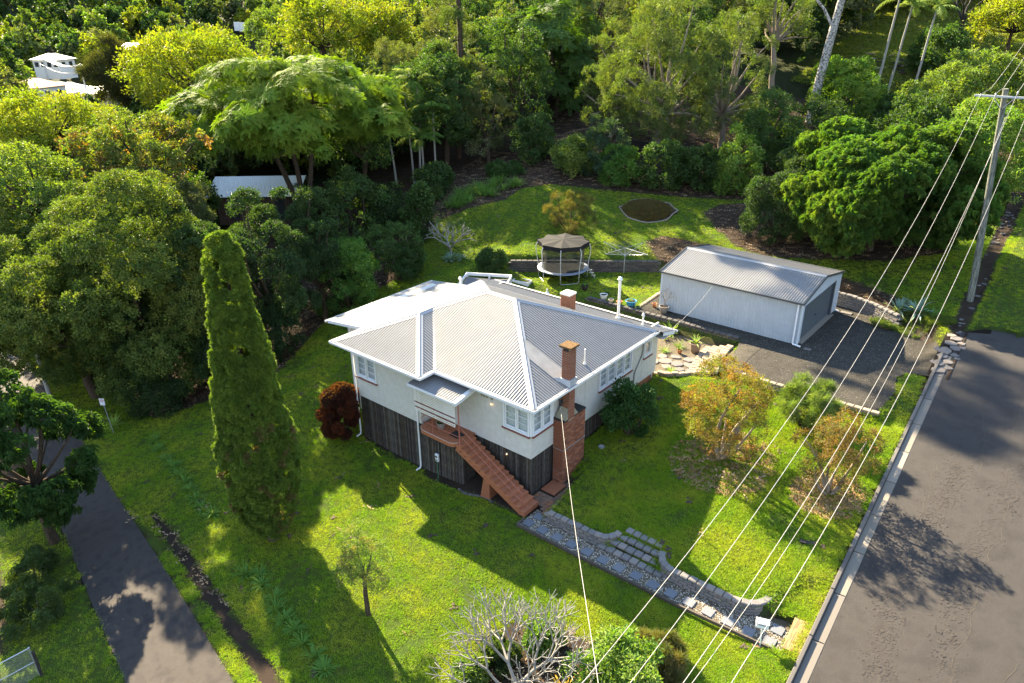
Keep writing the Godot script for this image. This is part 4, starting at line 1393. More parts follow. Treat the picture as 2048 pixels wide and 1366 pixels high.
func build_path() -> void:
	var r := RandomNumberGenerator.new()
	r.seed = 17
	var py := func(x, _z): return -0.1 + 0.021 * x
	var P := Node3D.new()
	P.name = "path"
	P.set_meta("kind", "structure")
	add_child(P)
	put("gravel_bed", drape(path_plan, 0.6, -0.03, py), M.pebble, P)
	var shape := []
	for k in 3:
		var mb := MB.new()
		mb.cbox(Vector3.ZERO, Vector3(0.43, 0.05, 0.43), 0.008 + 0.003 * k)
		shape.append(mb.mesh())
	for k in 15:
		var x := 1.06 + k * 0.776
		put("paver", shape[k % 3], M.slates[r.randi() % M.slates.size()], P, Vector3(x, float(py.call(x, 0)) + 0.0, 1.5 + r.randf_range(-0.02, 0.02)), r.randf_range(-0.03, 0.03))
	for q in [[1.15, 0.88], [11.95, 0.78]]:
		put("paver", shape[0], M.slates[0], P, Vector3(q[0], float(py.call(q[0], 0)), q[1]), r.randf_range(-0.04, 0.04))
	for q in [[Vector2(0.72, 1.93), Vector2(4.6, 1.98)], [Vector2(4.6, 1.98), Vector2(8.6, 1.93)], [Vector2(8.6, 1.93), Vector2(12.42, 1.76)], [Vector2(0.74, 1.95), Vector2(0.74, 1.4)]]:
		var e := MB.new()
		var a := Vector3(q[0].x, -0.09 + 0.021 * q[0].x, q[0].y)
		var b := Vector3(q[1].x, -0.09 + 0.021 * q[1].x, q[1].y)
		e.bar(a, b, 0.07, 0.14)
		put("timber_edge", e.mesh(), M.sleeper, P)
	# river pebbles, too many to count
	var buf := PackedFloat32Array()
	for k in 5200:
		var p := Vector2(r.randf_range(0.75, 12.4), r.randf_range(0.5, 1.92))
		if not Geometry2D.is_point_in_polygon(p, path_plan):
			continue
		var kk := roundf((p.x - 1.06) / 0.776)
		if kk >= 0 and kk < 15 and absf(p.x - 1.06 - kk * 0.776) < 0.2 and absf(p.y - 1.5) < 0.2:
			continue
		var s := r.randf_range(0.014, 0.03)
		var sh := r.randf_range(0.2, 0.6)
		add_copy(buf, Basis(Vector3.UP, r.randf() * TAU).scaled(Vector3(s, s * 0.7, s)), Vector3(p.x, float(py.call(p.x, 0)) - 0.022, p.y), Color(sh, sh * 0.9, sh * 0.76))
	var pm := MB.new()
	pm.cbox(Vector3.ZERO, Vector3(1.6, 1.0, 1.1), 0.35)
	var o := copies("pebbles", pm.mesh(), M.stone_bits, buf, P)
	o.set_meta("kind", "stuff")
	# the brick patio at the foot of the stair
	var Q := Node3D.new()
	Q.name = "patio"
	Q.set_meta("kind", "structure")
	add_child(Q)
	put("sand_bed", drape(patio_plan, 0.4, -0.02, func(_x, _z): return 0.0), M.mud, Q)
	var ps := []
	for k in 3:
		var mb := MB.new()
		mb.cbox(Vector3.ZERO, Vector3(0.2, 0.05, 0.2), 0.008 + 0.003 * k)
		ps.append(mb.mesh())
	for i in 7:
		for j in 14:
			var x := 0.17 + i * 0.212 + 0.0
			var z := 0.62 - j * 0.212
			if not Geometry2D.is_point_in_polygon(Vector2(x, z), patio_plan) or (x < 0.85 and z < -0.62 and z > -1.65):
				continue
			put("paver", ps[r.randi() % 3], M.patio[r.randi() % M.patio.size()], Q, Vector3(x, 0.0 + r.randf_range(-0.004, 0.004), z), r.randf_range(-0.03, 0.03))
	var sl := MB.new()
	sl.cbox(Vector3(0.44, 0.015, -1.17), Vector3(0.78, 0.07, 0.95), 0.015)
	put("terracotta_slab", sl.mesh(), M.terracotta_b, Q)
	# soil and edging stones under the landing
	var R := thing("rock_edging", "row of small rounded stones edging the soil under the stair", "stones", Vector3.ZERO)
	for k in 17:
		var x := -3.3 + k * 0.13
		put("stone", slab_shape(r, r.randf_range(0.06, 0.09), 0.1), [M.rock_a, M.rock_b, M.flag_b][r.randi() % 3], R, Vector3(x, ground_y(x, 1.5) + 0.02, 1.36 + 0.1 * sin(k * 0.4)), r.randf() * TAU)
	var soil := PackedVector2Array([Vector2(-3.4, 0.9), Vector2(-3.3, 1.32), Vector2(-0.9, 1.45), Vector2(0.55, 1.45), Vector2(0.6, 0.3), Vector2(0.0, 0.02), Vector2(-3.35, 0.02)])
	structure("bare_soil", drape(soil, 0.5, 0.015, ground_y), M.mud)
	# bridge sheets at the kerb
	var B := thing("timber_bridge", "two weathered orange plywood sheets bridging path end to the kerb", "boards", Vector3(12.75, 0.47, 0.85), "", 0.06)
	for q in [[-0.08, 0.0, 0.62, 1.5, 0.02], [0.27, -0.03, 0.16, 1.75, -0.05]]:
		var b := MB.new()
		b.cbox(Vector3.ZERO, Vector3(q[2], 0.035, q[3]), 0.006)
		var bo := put("board", b.mesh(), M.ply, B, Vector3(q[0], q[1], 0.08))
		bo.rotation = Vector3(0.1, q[4], 0.02)
	# flagstones in the courtyard
	var G := Node3D.new()
	G.name = "flagging"
	G.set_meta("kind", "structure")
	add_child(G)
	for q in [[-0.35, -13.2, 0.42], [0.35, -13.3, 0.4], [0.05, -12.6, 0.36], [0.75, -12.75, 0.34], [-0.9, -12.75, 0.38], [0.95, -13.55, 0.36], [0.6, -14.3, 0.4], [-0.2, -14.1, 0.36], [1.3, -13.0, 0.3], [-0.8, -13.7, 0.34], [-1.6, -13.2, 0.36]]:
		put("flagstone", slab_shape(r, q[2], 0.07), [M.flag_a, M.flag_b, M.flag_c][r.randi() % 3], G, Vector3(q[0], 1.78, q[1]), r.randf() * TAU)

func build_shed() -> void:
	var S := thing("shed", "pale blue grey corrugated steel double garage with dark roller door", "shed", Vector3(5.21, 2.46, -18.67))
	var L := 9.05
	var W := 6.78
	var h := 2.63
	var rd := 0.66
	var X := Vector3(1, 0, 0)
	put("wall_sheet", corrugated([Vector3(-L, 0, 0), Vector3(0, 0, 0), Vector3(0, h, 0), Vector3(-L, h, 0)], Vector3.UP, 0.19, 0.014), M.shed_wall, S)
	put("wall_sheet", corrugated([Vector3(-L, 0, -W), Vector3(0, 0, -W), Vector3(0, h, -W), Vector3(-L, h, -W)], Vector3.UP, 0.19, 0.014), M.shed_wall, S)
	put("wall_sheet", corrugated([Vector3(-L, 0, 0), Vector3(-L, h, 0), Vector3(-L, h + rd, -W * 0.5), Vector3(-L, h, -W), Vector3(-L, 0, -W)], Vector3.UP, 0.19, 0.014), M.shed_wall, S)
	# gable end round the roller door
	var dz0 := -0.42
	var dz1 := -6.0
	var dh := 2.3
	put("gable_sheet", corrugated([Vector3(0, 0, 0), Vector3(0, 0, dz0), Vector3(0, h + rd * (-dz0) / (W * 0.5), dz0), Vector3(0, h, 0)], Vector3.UP, 0.19, 0.01), M.shed_wall, S)
	put("gable_sheet", corrugated([Vector3(0, 0, dz1), Vector3(0, 0, -W), Vector3(0, h, -W), Vector3(0, h + rd * (W + dz1) / (W * 0.5), dz1)], Vector3.UP, 0.19, 0.01), M.shed_wall, S)
	put("gable_sheet", corrugated([Vector3(0, dh, dz0), Vector3(0, h + rd * (-dz0) / (W * 0.5), dz0), Vector3(0, h + rd, -W * 0.5), Vector3(0, h + rd * (W + dz1) / (W * 0.5), dz1), Vector3(0, dh, dz1)], Vector3.UP, 0.19, 0.01), M.shed_wall, S)
	var door := holder("roller_door", S, Vector3(-0.12, 0.0, 0.0))
	for k in 29:
		var b := MB.new()
		var y := 0.04 + k * 0.079
		b.quad(Vector3(0, y, dz0), Vector3(0.018, y + 0.03, dz0), Vector3(0.018, y + 0.03, dz1), Vector3(0, y, dz1))
		b.quad(Vector3(0.018, y + 0.03, dz0), Vector3(0.018, y + 0.05, dz0), Vector3(0.018, y + 0.05, dz1), Vector3(0.018, y + 0.03, dz1))
		b.quad(Vector3(0.018, y + 0.05, dz0), Vector3(0, y + 0.079, dz0), Vector3(0, y + 0.079, dz1), Vector3(0.018, y + 0.05, dz1))
		put("door_slat", b.mesh(), M.door_dark, door)
	var hd := MB.new()
	hd.box(Vector3(0.04, 0.95, -3.0), Vector3(0.04, 0.05, 0.14))
	put("door_handle", hd.mesh(), M.soot, door)
	var jam := MB.new()
	jam.box(Vector3(-0.05, dh * 0.5, dz0 - 0.03), Vector3(0.14, dh, 0.06))
	jam.box(Vector3(-0.05, dh * 0.5, dz1 + 0.1), Vector3(0.14, dh, 0.2))
	jam.box(Vector3(-0.05, dh - 0.02, (dz0 + dz1) * 0.5), Vector3(0.14, 0.06, 5.6))
	put("door_frame", jam.mesh(), M.door_dark, S)
	var sill := MB.new()
	sill.box(Vector3(0.0, -0.01, (dz0 + dz1) * 0.5), Vector3(0.4, 0.05, 5.7))
	put("door_sill", sill.mesh(), M.gutter_a, S)
	var o := 0.16
	for s in 2:
		var z0 := o if s == 0 else -W - o
		var yo := h - rd * o / (W * 0.5)
		put("roof_sheet", corrugated([Vector3(-L - 0.08, yo + 0.06, z0), Vector3(0.1, yo + 0.06, z0), Vector3(0.1, h + rd + 0.06, -W * 0.5), Vector3(-L - 0.08, h + rd + 0.06, -W * 0.5)], Vector3(0, 0, 1)), M.iron, S)
	capping(S, Vector3(-L - 0.1, h + rd + 0.06, -W * 0.5), Vector3(0.12, h + rd + 0.06, -W * 0.5), Vector3(0, 1, 0.195).normalized(), Vector3(0, 1, -0.195).normalized())
	var g := MB.new()
	g.bar(Vector3(-L - 0.1, h + 0.0, o + 0.05), Vector3(0.14, h + 0.0, o + 0.05), 0.1, 0.1)
	g.bar(Vector3(-L - 0.1, h + 0.0, -W - o - 0.05), Vector3(0.14, h + 0.0, -W - o - 0.05), 0.1, 0.1)
	for x in [0.125, -L - 0.105]:
		g.bar(Vector3(x, h + 0.02, o + 0.09), Vector3(x, h + rd + 0.06, -W * 0.5), 0.035, 0.15)
		g.bar(Vector3(x, h + 0.02, -W - o - 0.09), Vector3(x, h + rd + 0.06, -W * 0.5), 0.035, 0.15)
	put("gutter", g.mesh(), M.charcoal, S)
	for z in [0.1, -W - 0.1]:
		var dp := MB.new()
		dp.tube(PackedVector3Array([Vector3(-0.22, h, z), Vector3(-0.22, 0.12, z), Vector3(-0.18, 0.05, z + 0.04 * signf(z)), Vector3(0.28, 0.04, z + 0.1)]), PackedFloat32Array([0.05, 0.05, 0.05, 0.05]), 10)
		put("downpipe", dp.mesh(), M.pvc, S)
	var fl := MB.new()
	for p in [Vector3(0.01, h * 0.5, 0.0), Vector3(-L - 0.01, h * 0.5, 0.0), Vector3(0.01, h * 0.5, -W), Vector3(-L - 0.01, h * 0.5, -W)]:
		fl.box(p, Vector3(0.1, h, 0.1))
	put("corner_flashing", fl.mesh(), M.shed_trim, S)
	var spl := MB.new()
	spl.cbox(Vector3(0.7, 0.0, 0.2), Vector3(0.4, 0.05, 0.3), 0.01)
	put("splash_block", spl.mesh(), M.flag_b, S)
	spl = MB.new()
	spl.cbox(Vector3(0.75, 0.0, -W - 0.1), Vector3(0.7, 0.05, 0.35), 0.01)
	put("splash_block", spl.mesh(), M.flag_b, S)

func build_trampoline() -> void:
	var c := Vector3(-12.5, 2.46, -19.7)
	var T := thing("trampoline", "round trampoline with black net enclosure and black octagonal shade cover", "trampoline", c)
	var R := 1.8
	var mh := 0.82
	var ring := MB.new()
	var pts := PackedVector3Array()
	var rr := PackedFloat32Array()
	for i in 33:
		var a := TAU * i / 32
		pts.append(Vector3(cos(a) * R, mh - 0.03, sin(a) * R))
		rr.append(0.03)
	ring.tube(pts, rr, 8, false)
	put("frame_ring", ring.mesh(), M.zinc, T)
	var pad := MB.new()
	pad.lathe(Vector3(0, mh, 0), [Vector2(R + 0.07, -0.05), Vector2(R + 0.08, 0.02), Vector2(R - 0.1, 0.04), Vector2(R - 0.28, 0.01)], 40)
	put("safety_pad", pad.mesh(), M.pad, T)
	var mt := MB.new()
	mt.lathe(Vector3(0, mh - 0.01, 0), [Vector2(R - 0.2, 0.0), Vector2(0.9, -0.01), Vector2(0.0, -0.015)], 32)
	put("jumping_mat", mt.mesh(), M.net_solid, T)
	var oct := []
	for k in 8:
		var a := TAU * (k + 0.32) / 8
		oct.append(Vector3(cos(a), 0, sin(a)))
	for k in 8:
		var d: Vector3 = oct[k]
		var pm := MB.new()
		pm.tube(PackedVector3Array([d * (R + 0.02) + Vector3.UP * (mh - 0.35), d * (R + 0.04) + Vector3.UP * (mh + 0.35), d * (R + 0.16) + Vector3.UP * (mh + 1.0), d * (R + 0.2) + Vector3.UP * (mh + 1.55), d * (R + 0.02) + Vector3.UP * (mh + 1.95)]), PackedFloat32Array([0.028, 0.028, 0.028, 0.028, 0.028]), 7)
		put("pole", pm.mesh(), M.pole_grey, T)
		if k % 2 == 0:
			var e: Vector3 = oct[(k + 1) % 8]
			var lm := MB.new()
			lm.tube(PackedVector3Array([d * R + Vector3.UP * (mh - 0.05), d * R + Vector3.UP * 0.12, d * R * 0.98 + (e - d) * 0.1 + Vector3.UP * 0.03, e * R * 0.98 + (d - e) * 0.1 + Vector3.UP * 0.03, e * R + Vector3.UP * 0.12, e * R + Vector3.UP * (mh - 0.05)]), PackedFloat32Array([0.022, 0.022, 0.022, 0.022, 0.022, 0.022]), 6)
			put("leg", lm.mesh(), M.zinc, T)
	var net := MB.new()
	for k in 8:
		var a: Vector3 = oct[k] * (R - 0.24)
		var b: Vector3 = oct[(k + 1) % 8] * (R - 0.24)
		for j in 4:
			var p := a.lerp(b, j / 4.0)
			var q := a.lerp(b, (j + 1) / 4.0)
			p = p.lerp(p.normalized() * (R - 0.24), 0.8)
			q = q.lerp(q.normalized() * (R - 0.24), 0.8)
			net.quad(p + Vector3.UP * mh, p + Vector3.UP * (mh + 1.75), q + Vector3.UP * (mh + 1.75), q + Vector3.UP * mh)
	put("net", net.mesh(), M.net, T)
	var cov := MB.new()
	var top := mh + 2.0
	for k in 8:
		var a: Vector3 = oct[k] * (R + 0.1)
		var b: Vector3 = oct[(k + 1) % 8] * (R + 0.1)
		var m := (a + b) * 0.5 * 0.93
		var ctr := Vector3(0, top + 0.12, 0)
		var A := a + Vector3.UP * top
		var Bp := b + Vector3.UP * top
		var Mm := m + Vector3.UP * (top - 0.05)
		cov.tri(ctr, A, Mm)
		cov.tri(ctr, Mm, Bp)
		cov.quad(A, A - Vector3.UP * 0.36, Mm * 1.0 - Vector3.UP * 0.3, Mm)
		cov.quad(Mm, Mm - Vector3.UP * 0.3, Bp - Vector3.UP * 0.36, Bp)
	put("shade_cover", cov.mesh(), M.canopy_black, T)
	var ld := MB.new()
	var lx := Vector3(1.5, 0, -1.05)
	for s in [-0.17, 0.17]:
		ld.rod(lx + Vector3(s * 0.57, mh, s * 0.82), lx + Vector3(0.45 + s * 0.57, 0.0, -0.32 + s * 0.82), 0.018)
	for k in 3:
		var t := 0.25 + 0.25 * k
		ld.box(lx + Vector3(0.45 * t, mh * (1 - t), -0.32 * t), Vector3(0.1, 0.03, 0.36), Basis(Vector3.UP, -0.6))
	put("ladder", ld.mesh(), M.zinc, T)

func build_clothesline() -> void:
	var c := Vector3(-9.45, 2.46, -23.3)
	var T := thing("clothes_hoist", "grey rotary clothes hoist with four braced arms on the upper lawn", "clothes line", c)
	var p := MB.new()
	p.rod(Vector3(0, 0, 0), Vector3(0, 1.2, 0), 0.035, 8)
	p.rod(Vector3(0, 1.2, 0), Vector3(0, 2.0, 0), 0.026, 8)
	p.lathe(Vector3(0, 1.25, 0), [Vector2(0.05, 0.0), Vector2(0.07, 0.05), Vector2(0.07, 0.15), Vector2(0.04, 0.2)], 10)
	put("mast", p.mesh(), M.zinc, T)
	var tips := []
	for k in 4:
		var a := 0.18 + PI * 0.5 * k
		tips.append(Vector3(cos(a) * 2.15, 1.95, sin(a) * 2.15))
	for k in 4:
		var m := MB.new()
		m.rod(Vector3(0, 1.4, 0), tips[k], 0.018)
		m.rod(Vector3(0, 1.95, 0), tips[k], 0.014)
		put("arm", m.mesh(), M.zinc, T)
	for j in 5:
		var m := MB.new()
		var f := 1.0 - j * 0.17
		for k in 4:
			m.rod(tips[k] * Vector3(f, 1, f), tips[(k + 1) % 4] * Vector3(f, 1, f), 0.004, 3)
		put("line_wire", m.mesh(), M.wire, T)

func build_pergola() -> void:
	var T := thing("pergola", "white timber frame with grey shade cloth behind the cottage", "pergola", Vector3(-15.7, 0, -12.8), "", 0.5)
	# own axes: x along the far beam, z towards the cottage
	var pts := [Vector3(0, 3.95, 0), Vector3(3.15, 3.95, 0), Vector3(3.15, 3.95, 3.0), Vector3(0, 3.95, 3.0)]
	for k in 4:
		if k == 2:
			continue
		var m := MB.new()
		m.bar(pts[k], pts[(k + 1) % 4], 0.06, 0.2)
		put("beam", m.mesh(), M.trim, T)
	for q in [Vector3(0.05, 0, 0.05), Vector3(1.6, 0, 0.05), Vector3(3.1, 0, 0.05), Vector3(0.05, 0, 1.6), Vector3(0.05, 0, 2.95), Vector3(3.1, 0, 2.95)]:
		var m := MB.new()
		m.cbox(q + Vector3.UP * 2.75, Vector3(0.1, 2.4, 0.1), 0.006)
		put("post", m.mesh(), M.trim, T)
	var s := MB.new()
	var n := 10
	for i in n:
		for j in n:
			var q := []
			for w in [[i, j], [i, j + 1], [i + 1, j + 1], [i + 1, j]]:
				var u: float = w[0] / float(n)
				var v: float = w[1] / float(n)
				q.append(Vector3(u * 3.05 + 0.05, 3.75 - 0.45 * sin(PI * u) * sin(PI * v) - 0.06 * sin(PI * u), v * 2.9 + 0.05))
			s.quad(q[0], q[1], q[2], q[3])
	put("shade_cloth", s.mesh(), M.shade_cloth, T)

func pot(called: String, label: String, x: float, z: float, y: float, rad: float, h: float, m: Material, plant := "") -> void:
	var P := thing(called, label, "pot", Vector3(x, y, z), "pots in the garden")
	var mb := MB.new()
	mb.lathe(Vector3.ZERO, [Vector2(0.0, 0.0), Vector2(rad * 0.66, 0.0), Vector2(rad * 0.9, h * 0.6), Vector2(rad * 0.95, h * 0.88), Vector2(rad * 1.08, h * 0.9), Vector2(rad * 1.08, h), Vector2(rad * 0.94, h), Vector2(rad * 0.9, h * 0.8)], 16)
	put("vessel", mb.mesh(), m, P)
	var so := MB.new()
	so.lathe(Vector3(0, h * 0.84, 0), [Vector2(rad * 0.93, 0.0), Vector2(0.0, 0.02)], 12)
	put("soil", so.mesh(), M.mud, P)
	var r := RandomNumberGenerator.new()
	r.seed = int(absf(x * 100 + z * 10))
	if plant == "spiky":
		var pm := MB.new()
		for k in 26:
			var a := r.randf() * TAU
			var el := r.randf_range(0.4, 1.3)
			pm.strap(Vector3(0, h * 0.85, 0), Vector3(cos(a) * cos(el), sin(el), sin(a) * cos(el)), r.randf_range(0.45, 0.8), 0.07, 1.1)
		put("leaves", pm.mesh(), M.strap_light, P)
	elif plant == "fern":
		var pm := MB.new()
		for k in 40:
			var a := r.randf() * TAU
			var el := r.randf_range(0.3, 1.4)
			pm.strap(Vector3(0, h * 0.85, 0), Vector3(cos(a) * cos(el), sin(el), sin(a) * cos(el)), r.randf_range(0.2, 0.45), 0.03, 1.0)
		put("leaves", pm.mesh(), M.strap_green, P)
	elif plant == "bare":
		var pm := MB.new()
		branch(pm, Vector3(0, h * 0.8, 0), Vector3(0.1, 1, 0.0), 0.45, 0.035, 3, r)
		put("stems", pm.mesh(), M.bark_pale, P)

func build_pots() -> void:
	var y := 2.46
	pot("plant_pot", "large glossy blue pot with small plant on the wall top", -5.55, -17.85, y, 0.36, 0.42, M.blue_glaze, "fern")
	pot("plant_pot", "orange terracotta pot next to the blue pot on the wall top", -6.3, -17.6, y, 0.2, 0.28, M.orange_clay)
	pot("plant_pot", "cream pot left of the orange pot on the wall top", -7.0, -17.65, y, 0.19, 0.24, M.cream_clay)
	pot("garden_urn", "pale clear urn standing left of the cream pot", -7.65, -17.75, y, 0.26, 0.4, M.pale_urn)
	pot("plant_pot", "small black pot lying behind the pale urn", -7.9, -18.5, y, 0.18, 0.24, M.soot, "fern")
	pot("plant_pot", "black pot with leafy plant beside the trampoline ladder", -9.7, -18.5, y, 0.24, 0.36, M.soot, "fern")
	pot("plant_pot", "tiny green pot right of the blue pot", -4.95, -17.75, y, 0.12, 0.2, M.green_glaze, "fern")
	pot("plant_pot", "grey pot with stubby frangipani cutting against the shed wall", -3.3, -18.2, y, 0.3, 0.48, M.grey_clay, "bare")
	pot("plant_pot", "small terracotta pot behind the shed's near left corner", -4.3, -18.75, y, 0.16, 0.26, M.orange_clay)
	pot("plant_pot", "tall brown pot with spiky bromeliad by the curved steps", 0.4, -15.4, 1.78, 0.34, 0.62, M.brown_clay, "spiky")
	pot("plant_pot", "small terracotta pot with fern on the flagstones", -0.25, -14.7, 1.78, 0.15, 0.24, M.orange_clay, "fern")
	var lp := Vector3(-4.95, 2.12, 0.75)
	pot("plant_pot", "dark clay pot with leafy plant standing on the front landing", lp.x, lp.z, lp.y, 0.22, 0.36, M.grey_clay, "fern")
	# raised planter
	var P := thing("planter_box", "white corrugated raised planter box on the upper lawn by the trampoline", "planter", Vector3(-14.1, 2.2, -16.9), "", 0.2)
	for q in [[Vector3(0, 0.25, 0.3), Vector3(1.3, 0.5, 0.04)], [Vector3(0, 0.25, -0.3), Vector3(1.3, 0.5, 0.04)], [Vector3(0.63, 0.25, 0), Vector3(0.04, 0.5, 0.56)], [Vector3(-0.63, 0.25, 0), Vector3(0.04, 0.5, 0.56)]]:
		var m := MB.new()
		for k in 4:
			m.cbox(q[0] + Vector3(0, -0.19 + k * 0.125, 0), Vector3(q[1].x, 0.118, q[1].z), 0.012)
		put("side_board", m.mesh(), M.trim, P)
	var so := MB.new()
	so.box(Vector3(0, 0.22, 0), Vector3(1.22, 0.36, 0.54))
	put("soil", so.mesh(), M.mud, P)
	# little white garden goose
	var G := thing("garden_ornament", "small white bird ornament at the upper lawn's near edge", "ornament", Vector3(-11.6, 2.1, -16.6))
	var gm := MB.new()
	gm.lathe(Vector3.ZERO, [Vector2(0.05, 0.0), Vector2(0.15, 0.08), Vector2(0.18, 0.2), Vector2(0.1, 0.32), Vector2(0.05, 0.4), Vector2(0.06, 0.5), Vector2(0.05, 0.56), Vector2(0.0, 0.58)], 12)
	gm.tube(PackedVector3Array([Vector3(0, 0.18, 0.1), Vector3(0, 0.24, 0.28)]), PackedFloat32Array([0.1, 0.02]), 8)
	gm.tube(PackedVector3Array([Vector3(0, 0.52, -0.03), Vector3(0, 0.5, -0.14)]), PackedFloat32Array([0.03, 0.005]), 6)
	put("figure", gm.mesh(), M.trim, G)

func build_street() -> void:
	# the leaning timber pole
	var base := Vector3(12.2, ground_y(12.2, -28.4), -28.4)
	var top := Vector3(11.25, 16.4, -27.55)
	var P := thing("utility_pole", "tall leaning grey green timber power pole with crossarm beside the drain", "pole", base)
	var m := MB.new()
	var pts := PackedVector3Array()
	var rr := PackedFloat32Array()
	for k in 9:
		var t := k / 8.0
		pts.append((top - base) * t - Vector3.UP * (0.4 if k == 0 else 0.0))
		rr.append(lerpf(0.2, 0.145, t))
	m.tube(pts, rr, 14)
	put("shaft", m.mesh(), M.pole_wood, P)
	var ca := MB.new()
	var arm := Vector3(11.35, 16.0, -27.3) - base
	ca.cbox(arm, Vector3(2.9, 0.11, 0.1), 0.01)
	put("crossarm", ca.mesh(), M.pole_grey, P)
	var br := MB.new()
	br.bar(arm + Vector3(-0.55, -0.05, 0), arm + Vector3(-0.1, -0.6, -0.1), 0.03, 0.03)
	br.bar(arm + Vector3(0.45, -0.05, 0), arm + Vector3(0.0, -0.6, -0.1), 0.03, 0.03)
	put("brace", br.mesh(), M.zinc, P)
	var wires := {"A": [10.19, 0.00555, -0.10651, 9.08707], "B": [10.89, 0.00619, -0.10183, 8.82692], "C": [11.88, 0.00669, -0.08407, 9.07902], "D": [11.66, 0.00935, -0.045, 7.15], "E": [12.65, 0.00712, -0.06798, 9.05931]}
	var words := {"A": "leftmost bare conductor of the power line crossing above the lawn", "B": "second conductor from the left of the power line over the lawn", "C": "third conductor from the left of the power line over the lawn", "D": "twisted service cable slung just below the third power conductor", "E": "rightmost conductor of the power line, above the kerb"}
	for k in wires:
		var w: Array = wires[k]
		var p := PackedVector3Array()
		var r2 := PackedFloat32Array()
		var z := -27.19
		while z < 30.0:
			var x: float = w[0] + 0.035 * (z + 27.19)
			p.append(Vector3(x, w[1] * z * z + w[2] * z + w[3], z))
			r2.append(0.0075 if k != "D" else 0.007)
			z += 1.4
		var wm := MB.new()
		wm.tube(p, r2, 5)
		if k != "D":
			wm.tube(PackedVector3Array([p[0], p[0] + Vector3(-0.9, -0.55, -10), p[0] + Vector3(-1.9, 0.1, -24), p[0] + Vector3(-3.2, 2.2, -46)]), PackedFloat32Array([0.012, 0.012, 0.012, 0.012]), 5)
			var im := MB.new()
			im.lathe(p[0] - base + Vector3(0, -0.12, -0.05), [Vector2(0.025, -0.06), Vector2(0.03, 0.0), Vector2(0.055, 0.03), Vector2(0.03, 0.06), Vector2(0.05, 0.09), Vector2(0.0, 0.14)], 10)
			put("insulator", im.mesh(), M.zinc, P)
		tag(put("power_line", wm.mesh(), M.wire, self), words[k], "power line", "power lines")
	# service drops
	var sm := MB.new()
	var a := Vector3(0.78, 4.62, -1.1)
	var b := Vector3(11.68, 8.45, 12.75)
	var sp := PackedVector3Array()
	var sr := PackedFloat32Array()
	for k in 25:
		var t := k / 24.0
		sp.append(a.lerp(b, t * 1.25) - Vector3.UP * 0.5 * sin(PI * minf(1.0, t * 1.25)))
		sr.append(0.0075)
	sm.tube(sp, sr, 5)
	tag(put("service_line", sm.mesh(), M.wire, self), "white service cable running from the cottage's front corner over the lawn", "power line", "power lines")
	sm = MB.new()
	a = Vector3(0.9, 4.9, -10.6)
	b = Vector3(-0.25, 4.98, -18.42)
	sp = PackedVector3Array()
	sr = PackedFloat32Array()
	for k in 13:
		var t := k / 12.0
		sp.append(a.lerp(b, t) - Vector3.UP * 0.22 * sin(PI * t))
		sr.append(0.012)
	sm.tube(sp, sr, 5)
	tag(put("service_line", sm.mesh(), M.grey_pipe, self), "thin cable slung between the shed gutter and cottage roof", "power line", "power lines")
	# letterbox
	var LB := thing("letterbox", "white metal letterbox on a thin post by the path's end", "letterbox", Vector3(11.72, 0.08, 1.82), "", 0.35)
	var lp := MB.new()
	lp.rod(Vector3(0, -0.1, 0), Vector3(-0.05, 0.95, 0.02), 0.022, 8)
	put("post", lp.mesh(), M.trim, LB)
	var lb := MB.new()
	lb.cbox(Vector3(-0.05, 1.05, 0.02), Vector3(0.42, 0.22, 0.24), 0.012)
	put("box", lb.mesh(), M.trim, LB)
	var lr := MB.new()
	lr.cbox(Vector3(-0.05, 1.17, 0.02), Vector3(0.46, 0.025, 0.28), 0.006)
	put("lid", lr.mesh(), M.trim, LB)
	var ls := MB.new()
	ls.box(Vector3(-0.05, 1.1, 0.142), Vector3(0.26, 0.025, 0.01))
	put("slot", ls.mesh(), M.soot, LB)
	# parking sign on the lane
	var SG := thing("street_sign", "small white no parking sign on a thin post by the lane", "sign", Vector3(-25.1, ground_y(-25.1, 8.4), 8.4), "", 0.7)
	var sg := MB.new()
	sg.rod(Vector3(0, -0.2, 0), Vector3(-0.1, 2.4, 0.1), 0.025, 8)
	put("post", sg.mesh(), M.zinc, SG)
	var pl := MB.new()
	pl.cbox(Vector3(-0.1, 2.2, 0.14), Vector3(0.3, 0.45, 0.012), 0.004)
	put("plate", pl.mesh(), M.trim, SG)
	var rg := MB.new()
	var rp := PackedVector3Array()
	var rq := PackedFloat32Array()
	for k in 17:
		var t := TAU * k / 16
		rp.append(Vector3(-0.1 + cos(t) * 0.085, 2.29 + sin(t) * 0.085, 0.148))
		rq.append(0.012)
	rg.tube(rp, rq, 5, false)
	rg.rod(Vector3(-0.16, 2.35, 0.148), Vector3(-0.04, 2.23, 0.148), 0.01, 5)
	put("ring_and_slash", rg.mesh(), M.sign_red, SG)
	# hose reel on the batten wall
	var HR := thing("hose_reel", "white hose reel box with green hose on the front batten wall", "hose reel", Vector3(-5.05, 0.35, 0.98))
	var hb := MB.new()
	hb.cbox(Vector3(0, 0.2, 0.06), Vector3(0.22, 0.42, 0.12), 0.02)
	put("casing", hb.mesh(), M.trim, HR)
	var hd := MB.new()
	hd.box(Vector3(0, 0.27, 0.125), Vector3(0.12, 0.1, 0.02))
	hd.box(Vector3(0, 0.08, 0.125), Vector3(0.14, 0.05, 0.02))
	put("reel", hd.mesh(), M.soot, HR)
	var hh := MB.new()
	hh.tube(PackedVector3Array([Vector3(0.02, 0.0, 0.1), Vector3(0.05, -0.4, 0.12), Vector3(0.1, -0.7, 0.15), Vector3(0.12, -1.0, 0.2), Vector3(0.16, -1.1, 0.4)]), PackedFloat32Array([0.016, 0.016, 0.016, 0.016, 0.016]), 6)
